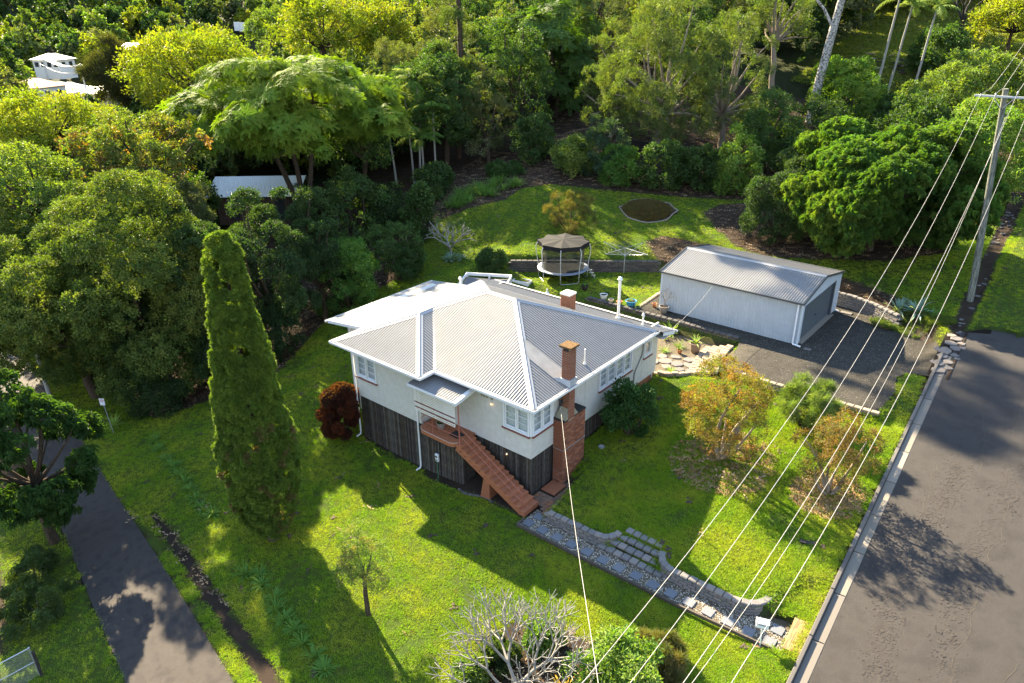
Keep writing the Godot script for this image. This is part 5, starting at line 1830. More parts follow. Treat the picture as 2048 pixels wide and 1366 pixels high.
	put("hose", hh.mesh(), M.hose, HR)
	# chain wire fence in the near corner
	var CF := thing("wire_fence", "galvanised chain wire fence panel by the lane, cut off at frame corner", "fence", Vector3(-9.45, -2.25, 18.1), "", 0.0)
	var fr := MB.new()
	var fa := Vector3(0.0, 1.45, 0.0)
	var fdir := Vector3(-0.06, 0, 1.0).normalized()
	fr.rod(fa, fa + fdir * 3.2, 0.022, 7)
	fr.rod(Vector3(0, 0.75, 0), Vector3(0, 0.75, 0) + fdir * 3.2, 0.018, 7)
	fr.rod(Vector3(0, 0, 0), fa + Vector3.UP * 0.04, 0.03, 7)
	put("rail", fr.mesh(), M.zinc, CF)
	var wm2 := MB.new()
	for k in 60:
		for s in [0, 1]:
			var u0 := (k - 20) * 0.08
			var u1 := u0 + 1.4
			var y0 := 0.04
			var y1 := 1.44
			if u1 <= 0 or u0 >= 3.2:
				continue
			var c0 := maxf(u0, 0.0)
			var c1 := minf(u1, 3.2)
			var ya := y0 + (c0 - u0)
			var yb := y0 + (c1 - u0)
			if s == 1:
				ya = y1 - (c0 - u0)
				yb = y1 - (c1 - u0)
			wm2.rod(fdir * c0 + Vector3.UP * ya, fdir * c1 + Vector3.UP * yb, 0.0035, 3)
	put("wire_mesh", wm2.mesh(), M.zinc, CF)
	var tp := MB.new()
	tp.cbox(Vector3(0.12, 0.6, -0.05), Vector3(0.1, 1.4, 0.1), 0.008)
	put("timber_post", tp.mesh(), M.dark_wood, CF)
	# service cover in the verge, bowl by the chimney
	var sc := MB.new()
	sc.cbox(Vector3.ZERO, Vector3(0.6, 0.04, 0.22), 0.01)
	var so := put("service_cover", sc.mesh(), M.soot, self, on(11.4, -3.4, 0.03), 0.35)
	tag(so, "dark rectangular service cover set in the verge grass near the kerb", "cover")
	var bw := MB.new()
	bw.lathe(Vector3.ZERO, [Vector2(0.1, 0.0), Vector2(0.16, 0.08), Vector2(0.17, 0.1), Vector2(0.14, 0.09), Vector2(0.0, 0.04)], 14)
	tag(put("dog_bowl", bw.mesh(), M.zinc, self, on(1.1, -4.2, 0.02)), "small metal bowl on the grass right of the big chimney", "bowl")

# ---------------------------------------------------------------- plants: name, habit, x, z, height, crown base, crown radius, label, category, group
var flora := [
	["crepe_myrtle", "myrtle", 6.2, -6.5, 5.1, 0.6, 2.26, "orange and gold autumn crepe myrtle standing on the sunny side lawn", "tree", ""],
	["shrub", "soft", 8.5, -10.7, 2.8, 0.1, 1.46, "rounded soft grey green bush below the gravel drive", "shrub", ""],
	["crepe_myrtle", "rust", 11.1, -6.7, 3.4, 0.5, 1.63, "smaller rust coloured crepe myrtle near the kerb", "tree", ""],
	["shrub", "round", 1.6, -5.9, 3.0, 0.2, 1.41, "rounded dark green shrub against the cottage's side wall", "shrub", ""],
	["young_tree", "bottle", -1.1, 8.9, 4.1, 1.2, 1.06, "slender young tree with pink tipped leaves on the front lawn", "tree", ""],
	["shrub", "lime", 8.9, 6.9, 2.9, 0.2, 1.6, "lime green leafy shrub in the front bed at the frame's bottom", "shrub", ""],
	["shrub", "heath", 9.3, 4.6, 1.4, 0.1, 0.91, "wispy brown heath shrub right of the lime green shrub", "shrub", ""],
	["mango_tree", "mango", 5.0, -32.6, 8.9, 0.7, 6.75, "huge domed mango tree behind the shed", "tree", ""],
	["shrub", "dark", -1.1, -32.3, 6.4, 0.4, 3.02, "dark leafy shrub mass at the mango tree's left flank", "shrub", ""],
	["mango_tree", "mangod", -17.2, 14.6, 9.3, 1.2, 3.04, "glossy mango tree overhanging the lane at the left edge", "tree", ""],
	["hedge_tree", "glossy", -30.6, 7.0, 12.4, 0.8, 5.19, "sunlit glossy tree at the left end of the hedge of trees", "tree", "trees along the lawn's left side"],
	["hedge_tree", "glossy", -26.6, 4.5, 13.5, 0.1, 4.73, "broad glossy tree beside the lane sign", "tree", "trees along the lawn's left side"],
	["hedge_tree", "dark", -25.2, 1.3, 11.9, 0.1, 3.36, "dark leafy tree directly left of the tall cypress", "tree", "trees along the lawn's left side"],
	["hedge_tree", "dark", -25.0, -3.3, 11.4, 0.1, 3.67, "dark tree just behind the tall cypress", "tree", "trees along the lawn's left side"],
	["hedge_tree", "dark", -24.9, -7.3, 9.3, 0.1, 2.76, "narrow dark tree left of the bright green shrub", "tree", "trees along the lawn's left side"],
	["shrub", "bright", -24.4, -9.2, 6.1, 0.3, 2.63, "bright green rounded shrub on the lawn edge left of the cottage", "shrub", ""],
	["shrub", "mid", -24.2, -14.1, 4.8, 0.6, 2.17, "mid green shrub behind the left verandah roof", "shrub", ""],
	["poinciana_tree", "poin", -37.7, -15.2, 15.2, 4.6, 9.14, "wide umbrella crowned poinciana with bare leaning trunks", "tree", ""],
	["tree", "yellowg", -58.7, -18.9, 14.5, 6.4, 7.43, "big round yellow green tree left of the poinciana", "tree", ""],
	["she_oak", "sheoak", -71.0, -16.6, 14.3, 5.8, 3.31, "dark feathery she oak in front of the far roofs", "tree", ""],
	["tree", "yellowg", -56.7, -3.6, 14.3, 8.6, 5.14, "yellow green tree below the far white roofs", "tree", ""],
	["tree", "redtip", -39.8, -3.1, 13.6, 7.8, 5.41, "tree flushed with coral red new leaves", "tree", ""],
	["tree", "lush", -40.6, 4.9, 14.5, 8.7, 4.42, "lush sunlit tree at the left edge below the yellow tree", "tree", ""],
	["tree", "grey", -34.8, -1.9, 10.6, 6.0, 3.83, "grey green tree behind the hedge trees left of the brown shed", "tree", ""],
	["tree", "lush", -34.7, 3.1, 11.6, 7.0, 3.31, "leafy tree between lane hedge and red flushed tree", "tree", ""],
	["gum_tree", "euc", -18.0, -42.3, 14.9, 0.1, 6.56, "largest broad grey green gum above the back lawn", "tree", "gums above the back lawn"],
	["gum_tree", "euc", -13.2, -46.9, 13.4, 0.2, 4.41, "gum right of the broad gum, with forked pale trunks", "tree", "gums above the back lawn"],
	["gum_tree", "euc", -23.3, -42.6, 9.5, 0.1, 3.68, "gum left of the broad gum above the blue green shrub", "tree", "gums above the back lawn"],
	["tree", "mid", -35.8, -31.5, 11.4, 1.8, 4.94, "tall dark tree with pale forked trunk behind the palms", "tree", ""],
	["tree", "mid", -32.4, -38.6, 13.1, 0.1, 4.05, "tall dark tree left of the gums", "tree", ""],
	["tree", "grey", -31.9, -33.7, 9.6, 0.1, 3.08, "grey green tree between the two tall dark trees", "tree", ""],
	["tree", "yellowg", -59.5, -36.2, 15.9, 8.9, 6.29, "yellow green tree at the top behind the poinciana", "tree", ""],
	["tree", "grey", -52.9, -49.7, 13.1, 4.9, 3.79, "silvery tree at the top above the palms", "tree", ""],
	["tree", "grey", -45.4, -34.4, 11.7, 4.6, 3.34, "small silvery tree beside the poinciana's right edge", "tree", ""],
	["tree", "yellowg", -55.8, -42.3, 14.2, 7.5, 3.68, "bright yellow tree at the top left of the silvery tree", "tree", ""],
	["tree", "fern", -33.7, -47.6, 13.0, 0.1, 4.15, "feathery green tree between the dark tree and the gums", "tree", ""],
	["tree", "mid", -35.9, -20.9, 9.9, 3.0, 2.85, "leafy tree below the poinciana's right side", "tree", ""],
	["shrub", "mid", -32.1, -16.1, 6.5, 1.0, 2.86, "dark shrub below the poinciana's trunks", "shrub", ""],
	["shrub", "dark", -31.0, -19.0, 4.2, 0.1, 2.46, "dark shrub left of the palm clump", "shrub", ""],
	["tree", "lush", 5.8, -55.4, 9.2, 2.4, 5.13, "pale green leafy tree behind the power pole's top", "tree", ""],
	["shrub", "lime", 8.7, -45.7, 7.9, 3.1, 4.02, "yellow green shrub mass directly behind the power pole", "shrub", ""],
	["tree", "yellowg", 4.6, -77.4, 7.1, 2.3, 4.13, "golden tree in the top right corner", "tree", ""],
	["tree", "mid", -1.1, -72.5, 4.9, 0.1, 3.31, "dark tree on the slope left of the golden tree", "tree", ""],
	["shrub", "mid", 2.4, -50.8, 6.6, 3.3, 3.34, "leafy shrub above the mango tree", "shrub", ""],
	["shrub", "dark", -4.3, -47.0, 6.6, 1.9, 3.25, "dark blue green shrub at the white gum's foot", "shrub", ""],
	["shrub", "lime", -5.7, -59.1, 5.4, 0.7, 4.07, "sunlit green shrub left of the slender palms", "shrub", ""],
	["shrub", "mid", -7.5, -43.8, 7.5, 1.1, 2.68, "green shrub left of the white gum", "shrub", ""],
	["shrub", "lime", -8.1, -39.2, 5.4, 0.1, 2.08, "bright layered shrub at the right of the back lawn's far edge", "shrub", ""],
	["shrub", "blue", -19.7, -35.5, 5.8, 0.7, 2.26, "blue green upright shrub at the back lawn's far edge", "shrub", ""],
	["shrub", "bright", -17.7, -35.4, 3.7, 0.1, 1.64, "fresh green shrub right of the blue green shrub", "shrub", ""],
	["shrub", "lush", -22.1, -34.9, 3.4, 0.5, 2.05, "pale green spreading shrub left of the blue green shrub", "shrub", ""],
	["shrub", "mid", -14.0, -36.9, 4.3, 0.1, 2.10, "dark ivy covered stump shrub in the middle of the far edge", "shrub", ""],
	["shrub", "mid", -11.3, -38.9, 3.8, 0.2, 1.88, "dark shrub right of the ivy shrub", "shrub", ""],
	["shrub", "mid", -27.1, -35.1, 4.3, 0.1, 2.01, "drooping green shrub at the forest edge behind the lilies", "shrub", ""],
	["shrub", "sparse", -15.6, -24.8, 3.6, 0.3, 1.92, "sparse brown twiggy shrub in the middle of the back lawn", "shrub", ""],
	["shrub", "mid", -16.6, -16.5, 1.7, 0.1, 1.39, "low feathery shrub beside the raised planter", "shrub", ""],
	["shrub", "mid", -26.9, -19.1, 5.2, 1.9, 1.28, "dark clipped shrub beside the bare frangipani", "shrub", ""],
	["shrub", "mid", -31.6, -25.7, 2.7, 0.1, 1.68, "dark shrub behind the lily clump", "shrub", ""],
	["shrub", "ground", -12.6, 17.1, 1.6, 0.1, 1.55, "dark trailing shrub under the mango by the lane", "shrub", ""],
	["shrub", "ground", -15.1, 16.1, 1.4, 0.1, 1.23, "sunlit scrambling shrub between mango and lane", "shrub", ""],
	["shrub", "dark", -24.9, 5.5, 6.9, 0.1, 2.02, "low dark shrub beneath the hedge trees by the lane sign", "shrub", ""],
	["shrub", "dark", -22.3, 2.0, 4.8, 0.1, 1.83, "low dark shrub behind the cypress trunk", "shrub", ""],
	["shrub", "dark", -23.3, -2.4, 3.7, 0.1, 1.58, "low dark shrub at the bed edge left of the cottage", "shrub", ""],
	["gum_tree", "euc", -14.3, -60.4, 12.5, 3.4, 3.94, "tall gum crown above the white trunked gum", "tree", "gums above the back lawn"],
	["tree", "mid", -37.6, -59.6, 9.2, 0.7, 3.71, "tall dark tree at the top left of the gums", "tree", ""],
	["tree", "grey", -25.7, -68.6, 10.3, 3.7, 5.17, "grey green tree at the top behind the gums", "tree", ""],
	["tree", "mid", -53.0, -56.5, 12.7, 6.1, 4.34, "dark tree at the top behind the silvery tree", "tree", ""],
	["tree", "lush", -83.0, -44.5, 15.0, 9.0, 3.72, "pale tree at the top left of the yellow green tree", "tree", ""],
	["shrub", "mid", -28.1, -31.7, 0.7, 0.1, 2.22, "dark shrub above the lily clump's right end", "shrub", ""],
	["hedge_tree", "glossy", -37.5, 7.2, 12.0, 0.5, 4.4, "sunlit tree overhanging the lane at the left edge's middle", "tree", "trees along the lawn's left side"],
	["hedge_tree", "glossy", -33.5, 1.5, 13.0, 0.5, 4.2, "taller glossy tree behind the lane side hedge trees", "tree", "trees along the lawn's left side"],
	["shrub", "lime", -9.5, -66.0, 3.0, 0.1, 2.6, "sunlit bushy shrub just right of the white gum's trunk", "shrub", ""],
	["shrub", "ground", -12.5, -54.0, 3.4, 0.1, 2.8, "dark undergrowth shrub left of the white gum's foot", "shrub", ""],
	["shrub", "mid", -2.0, -58.0, 3.6, 0.1, 3.0, "leafy shrub below the slender slope palms", "shrub", ""],
	["shrub", "lush", 0.8, -63.5, 3.4, 0.1, 3.0, "pale shrub right of the slender slope palms", "shrub", ""],
	["shrub", "ground", -10.0, -50.0, 2.6, 0.1, 2.4, "dark undergrowth shrub between gums and mango tree", "shrub", ""],
	["tree", "mid", -44.0, -7.0, 8.5, 0.5, 3.4, "dark tree left of the neighbour's brown building", "tree", ""],
	["shrub", "dark", -40.8, -17.2, 3.2, 0.1, 2.0, "dark shrub right of the neighbour's brown building", "shrub", ""],
	["tree", "grey", -31.0, -52.0, 13.0, 0.5, 4.0, "grey green tree behind the left hand gum", "tree", ""],
	["tree", "mid", -24.0, -58.0, 13.0, 0.5, 4.5, "dark tree behind the broad gum", "tree", ""],
]

var leaf_cache := {}
var hues := {
	"myrtle": [Color(0.26, 0.16, 0.04), Color(0.2, 0.1, 0.035), Color(0.24, 0.22, 0.04), Color(0.15, 0.17, 0.035), Color(0.3, 0.14, 0.035), Color(0.17, 0.19, 0.04)],
	"rust": [Color(0.2, 0.1, 0.04), Color(0.15, 0.11, 0.04), Color(0.14, 0.15, 0.04), Color(0.22, 0.13, 0.05)],
	"soft": [Color(0.2, 0.26, 0.1), Color(0.14, 0.2, 0.07), Color(0.1, 0.15, 0.05)],
	"round": [Color(0.045, 0.1, 0.028), Color(0.07, 0.14, 0.035), Color(0.03, 0.075, 0.02)],
	"bottle": [Color(0.15, 0.22, 0.05), Color(0.18, 0.25, 0.05), Color(0.12, 0.18, 0.045), Color(0.16, 0.22, 0.05), Color(0.2, 0.24, 0.06), Color(0.34, 0.2, 0.12)],
	"lime": [Color(0.16, 0.25, 0.04), Color(0.11, 0.2, 0.035), Color(0.2, 0.28, 0.06), Color(0.08, 0.15, 0.03)],
	"heath": [Color(0.2, 0.16, 0.08), Color(0.16, 0.15, 0.07), Color(0.12, 0.14, 0.05)],
	"mango": [Color(0.075, 0.15, 0.035), Color(0.1, 0.19, 0.04), Color(0.06, 0.12, 0.03), Color(0.14, 0.21, 0.045)],
	"mangod": [Color(0.05, 0.1, 0.03), Color(0.065, 0.125, 0.035), Color(0.04, 0.085, 0.025)],
	"glossy": [Color(0.12, 0.16, 0.035), Color(0.08, 0.12, 0.028), Color(0.19, 0.21, 0.045), Color(0.06, 0.1, 0.025)],
	"dark": [Color(0.04, 0.075, 0.026), Color(0.055, 0.095, 0.03), Color(0.032, 0.06, 0.024)],
	"bright": [Color(0.09, 0.19, 0.035), Color(0.07, 0.15, 0.03), Color(0.12, 0.22, 0.04)],
	"mid": [Color(0.055, 0.1, 0.03), Color(0.075, 0.13, 0.034), Color(0.045, 0.085, 0.03)],
	"poin": [Color(0.15, 0.23, 0.025), Color(0.11, 0.19, 0.025), Color(0.19, 0.26, 0.03)],
	"yellowg": [Color(0.2, 0.24, 0.024), Color(0.15, 0.2, 0.022), Color(0.26, 0.26, 0.03)],
	"sheoak": [Color(0.075, 0.075, 0.035), Color(0.055, 0.06, 0.03)],
	"redtip": [Color(0.15, 0.19, 0.04), Color(0.1, 0.15, 0.035), Color(0.28, 0.14, 0.06), Color(0.19, 0.21, 0.05), Color(0.13, 0.17, 0.04), Color(0.17, 0.19, 0.045)],
	"lush": [Color(0.14, 0.2, 0.045), Color(0.1, 0.16, 0.04), Color(0.18, 0.23, 0.05)],
	"grey": [Color(0.12, 0.14, 0.06), Color(0.09, 0.11, 0.05), Color(0.15, 0.16, 0.08)],
	"euc": [Color(0.11, 0.15, 0.05), Color(0.08, 0.12, 0.042), Color(0.14, 0.17, 0.06)],
	"fern": [Color(0.07, 0.13, 0.03), Color(0.09, 0.16, 0.035)],
	"blue": [Color(0.045, 0.08, 0.05), Color(0.06, 0.1, 0.06)],
	"sparse": [Color(0.14, 0.11, 0.05), Color(0.1, 0.11, 0.04)],
	"ground": [Color(0.06, 0.1, 0.035), Color(0.09, 0.13, 0.04), Color(0.05, 0.08, 0.03)],
}
var leaf_of := {"myrtle": "tiny", "rust": "tiny", "soft": "wisp", "round": "broad", "bottle": "tiny", "lime": "broad", "heath": "wisp", "mango": "whorl", "mangod": "whorl", "glossy": "broad", "dark": "broad", "bright": "broad", "mid": "broad", "poin": "plume", "yellowg": "tiny", "sheoak": "wisp", "redtip": "broad", "lush": "broad", "grey": "narrow", "euc": "narrow", "fern": "plume", "blue": "narrow", "sparse": "wisp", "ground": "narrow"}

func aim(r: RandomNumberGenerator) -> Vector3:
	var y := r.randf_range(-1.0, 1.0)
	var a := r.randf() * TAU
	var s := sqrt(1.0 - y * y)
	return Vector3(cos(a) * s, y, sin(a) * s)

func leaf_mesh(kind: String) -> Mesh:   # a sprig; every crown is built of many
	if leaf_cache.has(kind):
		return leaf_cache[kind]
	var r := RandomNumberGenerator.new()
	r.seed = kind.hash()
	var mb := MB.new()
	match kind:
		"broad":
			for k in 22:
				var d := aim(r)
				d.y = d.y * 0.6 + 0.25
				d = d.normalized()
				mb.leaf(aim(r) * 0.2 * r.randf() + d * 0.06, d, (Vector3.UP + aim(r) * 0.7).normalized(), r.randf_range(0.12, 0.2), r.randf_range(0.06, 0.09), 0.15)
		"tiny":
			for k in 30:
				var d := aim(r)
				d.y = absf(d.y) * 0.8
				d = d.normalized()
				mb.leaf(d * r.randf_range(0.02, 0.22), (d + aim(r) * 0.7).normalized(), (Vector3.UP + aim(r)).normalized(), r.randf_range(0.05, 0.085), r.randf_range(0.03, 0.045))
		"whorl":
			for k in 26:
				var a := TAU * k / 13.0 + r.randf() * 0.4
				var el := r.randf_range(-0.25, 0.75)
				var d := Vector3(cos(a) * cos(el), sin(el), sin(a) * cos(el))
				mb.leaf(Vector3(0, 0.02 if k < 13 else -0.1, 0), d, (Vector3.UP + aim(r) * 0.2).normalized(), r.randf_range(0.2, 0.3), r.randf_range(0.045, 0.06), r.randf_range(0.25, 0.6))
		"narrow":
			for k in 24:
				var d := (aim(r) + Vector3.DOWN * 0.25).normalized()
				mb.leaf(aim(r) * 0.2 * r.randf(), d, aim(r), r.randf_range(0.12, 0.19), r.randf_range(0.028, 0.045), 0.3)
		"plume":
			for f in 7:
				var a := TAU * f / 7.0 + r.randf() * 0.5
				var d := Vector3(cos(a), r.randf_range(0.0, 0.45), sin(a)).normalized()
				var side := d.cross(Vector3.UP).normalized()
				var p := Vector3.ZERO
				for k in 9:
					p += d * 0.05
					d = (d + Vector3.DOWN * 0.05).normalized()
					for s in [-1.0, 1.0]:
						mb.leaf(p, (side * s + d * 0.35).normalized(), Vector3.UP, 0.13 * (1.0 - 0.06 * k), 0.045)
		"wisp":
			for k in 46:
				var d := (aim(r) + Vector3.UP * 0.6).normalized()
				mb.leaf(aim(r) * 0.12 * r.randf(), d, aim(r), r.randf_range(0.14, 0.3), 0.012, 0.1)
		"scale":
			for k in 40:
				var d := (aim(r) * 0.8 + Vector3.UP * 0.5).normalized()
				mb.leaf(d * r.randf_range(0.0, 0.09), (d + aim(r) * 0.5).normalized(), aim(r), r.randf_range(0.06, 0.1), 0.032)
		"far":
			for k in 16:
				var d := (aim(r) + Vector3.UP * 0.2).normalized()
				mb.leaf(aim(r) * 0.45 * r.randf(), d, (Vector3.UP + aim(r)).normalized(), r.randf_range(0.35, 0.6), r.randf_range(0.18, 0.3), 0.1)
		"grass":
			for k in 15:
				var a := r.randf() * TAU
				var rad := 0.075 * sqrt(r.randf())
				var el := r.randf_range(0.5, 1.45)
				var b := r.randf() * TAU
				var d := Vector3(cos(b) * cos(el), sin(el), sin(b) * cos(el))
				var p := Vector3(cos(a) * rad, -0.01, sin(a) * rad)
				var l := r.randf_range(0.035, 0.075)
				var sd := d.cross(aim(r)).normalized() * 0.006
				mb.tri(p - sd, p + d * l, p + sd)
		"litter":
			for k in 7:
				var a := r.randf() * TAU
				mb.leaf(Vector3(r.randf_range(-0.2, 0.2), r.randf_range(0.0, 0.03), r.randf_range(-0.2, 0.2)), Vector3(cos(a), r.randf_range(-0.2, 0.3), sin(a)).normalized(), (Vector3.UP + aim(r) * 0.5).normalized(), r.randf_range(0.08, 0.14), r.randf_range(0.04, 0.06), 0.0)
	leaf_cache[kind] = mb.mesh()
	return leaf_cache[kind]

func sprig(buf: PackedFloat32Array, p: Vector3, out: Vector3, s: float, c: Color, r: RandomNumberGenerator) -> void:
	var y := (out * 0.7 + Vector3.UP * 0.6 + aim(r) * 0.45).normalized()
	var x := y.cross(aim(r)).normalized()
	add_copy(buf, Basis(x, y, x.cross(y)).scaled(Vector3(s, s, s)), p, c)

func hue(list: Array, r: RandomNumberGenerator, at := -1.0) -> Color:
	var i := r.randi() % list.size() if at < 0 else clampi(int(at * list.size()), 0, list.size() - 1)
	var c: Color = list[i]
	c = c.lerp(list[r.randi() % list.size()], r.randf() * 0.5)
	var k := r.randf_range(0.78, 1.25)
	return Color(c.r * k * r.randf_range(0.9, 1.1), c.g * k, c.b * k)

func lobes_of(c: Vector3, rad: Vector3, n: int, lr: float, r: RandomNumberGenerator, low := -0.3) -> Array:
	var out := []
	for i in n:
		var y := lerpf(low, 1.0, (i + 0.5) / n)
		var a := i * 2.39996 + r.randf_range(-0.5, 0.5)
		var s := sqrt(maxf(0.0, 1.0 - y * y))
		var d := Vector3(cos(a) * s, y, sin(a) * s)
		var k := r.randf_range(0.45, 0.9)
		out.append([c + d * rad * Vector3(k, k + 0.08, k), lr * r.randf_range(0.6, 1.35) * (1.25 - 0.5 * k), d, r.randf()])
	return out

func crown(parent: Node3D, lobes: Array, n: int, kind: String, pal: Array, s0: float, s1: float, r: RandomNumberGenerator, squash := 0.8, shell := 0.55) -> void:
	var buf := PackedFloat32Array()
	var w := []
	var total := 0.0
	for l in lobes:
		total += l[1] * l[1]
		w.append(total)
	for k in n:
		var t := r.randf() * total
		var i := 0
		while w[i] < t:
			i += 1
		var l: Array = lobes[i]
		var d := aim(r)
		if d.y < -0.15 and r.randf() < 0.65:
			d.y = -d.y
		if d.dot(l[2]) < -0.4 and r.randf() < 0.6:
			d = -d
		var q: float = l[1] * pow(lerpf(shell * shell * shell, 1.12, r.randf()), 0.3333)
		var p: Vector3 = l[0] + d * q * Vector3(1, squash, 1)
		sprig(buf, p, d, r.randf_range(s0, s1), hue(pal, r, l[3] if r.randf() < 0.55 else -1.0), r)
	copies("foliage", leaf_mesh(kind), M.leaf, buf, parent).set_meta("kind", "stuff")

func limb(mb: MB, a: Vector3, b: Vector3, r0: float, r1: float, r: RandomNumberGenerator, bow := 0.12, n := 6) -> void:
	var p := PackedVector3Array()
	var q := PackedFloat32Array()
	var off := aim(r) * a.distance_to(b) * bow
	for k in n:
		var t := float(k) / (n - 1)
		p.append(a.lerp(b, t) + off * sin(PI * t) + aim(r) * r0 * 0.25 * (1.0 if k > 0 and k < n - 1 else 0.0))
		q.append(lerpf(r0, r1, t))
	mb.tube(p, q, 7)

func branch(mb: MB, p: Vector3, d: Vector3, l: float, rad: float, depth: int, r: RandomNumberGenerator, spread := 0.75, forks := 3) -> void:   # stubby forking wood
	var e := p + d.normalized() * l
	var mid := p.lerp(e, 0.5) + aim(r) * l * 0.05
	mb.tube(PackedVector3Array([p, mid, e]), PackedFloat32Array([rad, rad * 0.85, rad * 0.78]), 5)
	if depth <= 0:
		return
	var n := forks - (1 if r.randf() < 0.4 else 0)
	var a0 := r.randf() * TAU
	var x := d.cross(Vector3(0.3, 0.9, 0.2)).normalized()
	var y := d.normalized().cross(x)
	for k in n:
		var a := a0 + TAU * k / n + r.randf_range(-0.3, 0.3)
		var nd := (d.normalized() + (x * cos(a) + y * sin(a)) * spread + Vector3.UP * 0.14).normalized()
		branch(mb, e, nd, l * r.randf_range(0.72, 0.95), rad * 0.7, depth - 1, r, spread, forks)

func plant(row: Array, sd: int) -> void:
	var r := RandomNumberGenerator.new()
	r.seed = sd
	var habit: String = row[1]
	var x: float = row[2]
	var z: float = row[3]
	var h: float = row[4]
	var hb: float = row[5]
	var rad: float = row[6]
	var T := thing(row[0], row[7], row[8], on(x, z), row[9])
	var far := Vector2(x - 17, z - 22).length()
	var mb := MB.new()
	var wood: Material = M.bark
	if row[8] == "shrub":
		hb = minf(hb, h * 0.12) - h * 0.14
	var c := Vector3(0, (h + hb) * 0.5, 0)
	var rv := Vector3(rad, (h - hb) * 0.5, rad)
	var n_lobes := clampi(int(rad * 4.5) + 9, 12, 40)
	var lr := minf(rad, rv.y * 1.1) * 0.35
	var dense := 1.0
	var s0 := 0.8
	var s1 := 1.25
	var low := -0.45 if hb > h * 0.2 else -0.92
	var squash := 0.85
	var kind: String = leaf_of[habit]
	match habit:
		"poin", "yellowg":
			low = -0.3 if habit == "poin" else -0.6
			squash = 0.5 if habit == "poin" else 0.85
			s0 = 0.75 if habit == "poin" else 1.7
			s1 = 1.2 if habit == "poin" else 2.6
			n_lobes += 14
			lr = rad * (0.24 if habit == "poin" else 0.26)
			dense = 0.6 if habit == "poin" else 2.6
		"euc":
			wood = M.bark_pale
			lr = rad * 0.27
			n_lobes += 8
		"sheoak":
			s0 = 1.6
			s1 = 2.6
			dense = 0.7
		"fern":
			s0 = 1.2
			s1 = 1.8
		"sparse", "heath":
			dense = 0.42
			s0 = 0.9
			s1 = 1.4
		"myrtle", "rust":
			dense = 1.5
			wood = M.bark_pale
			s0 = 0.9
			s1 = 1.5
		"bottle":
			dense = 0.75
		"soft":
			dense = 2.4
			s0 = 1.0
			s1 = 1.5
		"mango", "mangod":
			n_lobes += 10
			lr = rad * 0.27
			dense = 1.15
			s0 = 1.0
			s1 = 1.5
	if far > 60:
		s0 *= 1.5
		s1 *= 1.6
		dense *= 0.6
	if far > 85:
		s0 *= 1.25
		s1 *= 1.3
		dense *= 0.7
	var lobes := lobes_of(c, rv, n_lobes, lr, r, low)
	# wood
	var tr := clampf(h * 0.022 + rad * 0.015, 0.05, 0.42)
	if habit == "poin":
		for q in [Vector3(-2.6, h * 0.62, 1.6), Vector3(1.4, h * 0.66, -1.2), Vector3(-0.6, h * 0.7, 0.3)]:
			limb(mb, Vector3(0.3, -0.3, 0), q, 0.3, 0.16, r, 0.05)
			for k in 6:
				var l: Array = lobes[r.randi() % lobes.size()]
				limb(mb, q, l[0], 0.12, 0.03, r, 0.12)
	elif row[8] == "shrub" or habit == "myrtle" or habit == "rust":
		for k in mini(7, lobes.size()):
			limb(mb, Vector3(r.randf_range(-0.12, 0.12), -0.15, r.randf_range(-0.12, 0.12)), lobes[k * lobes.size() / 7][0], tr * 0.8, tr * 0.25, r, 0.1)
	else:
		var fork := Vector3(r.randf_range(-0.1, 0.1) * rad, lerpf(hb, h, 0.25), r.randf_range(-0.1, 0.1) * rad)
		limb(mb, Vector3(0, -0.3, 0), fork, tr, tr * 0.75, r, 0.04)
		for k in lobes.size():
			if k % 2 == 0:
				limb(mb, fork, lobes[k][0], tr * 0.45, tr * 0.1, r, 0.1)
	put("trunk" if row[8] != "shrub" else "stems", mb.mesh(), wood, T)
	var area := 0.0
	for l in lobes:
		area += l[1] * l[1]
	var n := clampi(int(area * 72.0 * dense / (s0 * s1)), 300, 12000)
	crown(T, lobes, n, kind, hues[habit], s0, s1, r, squash)

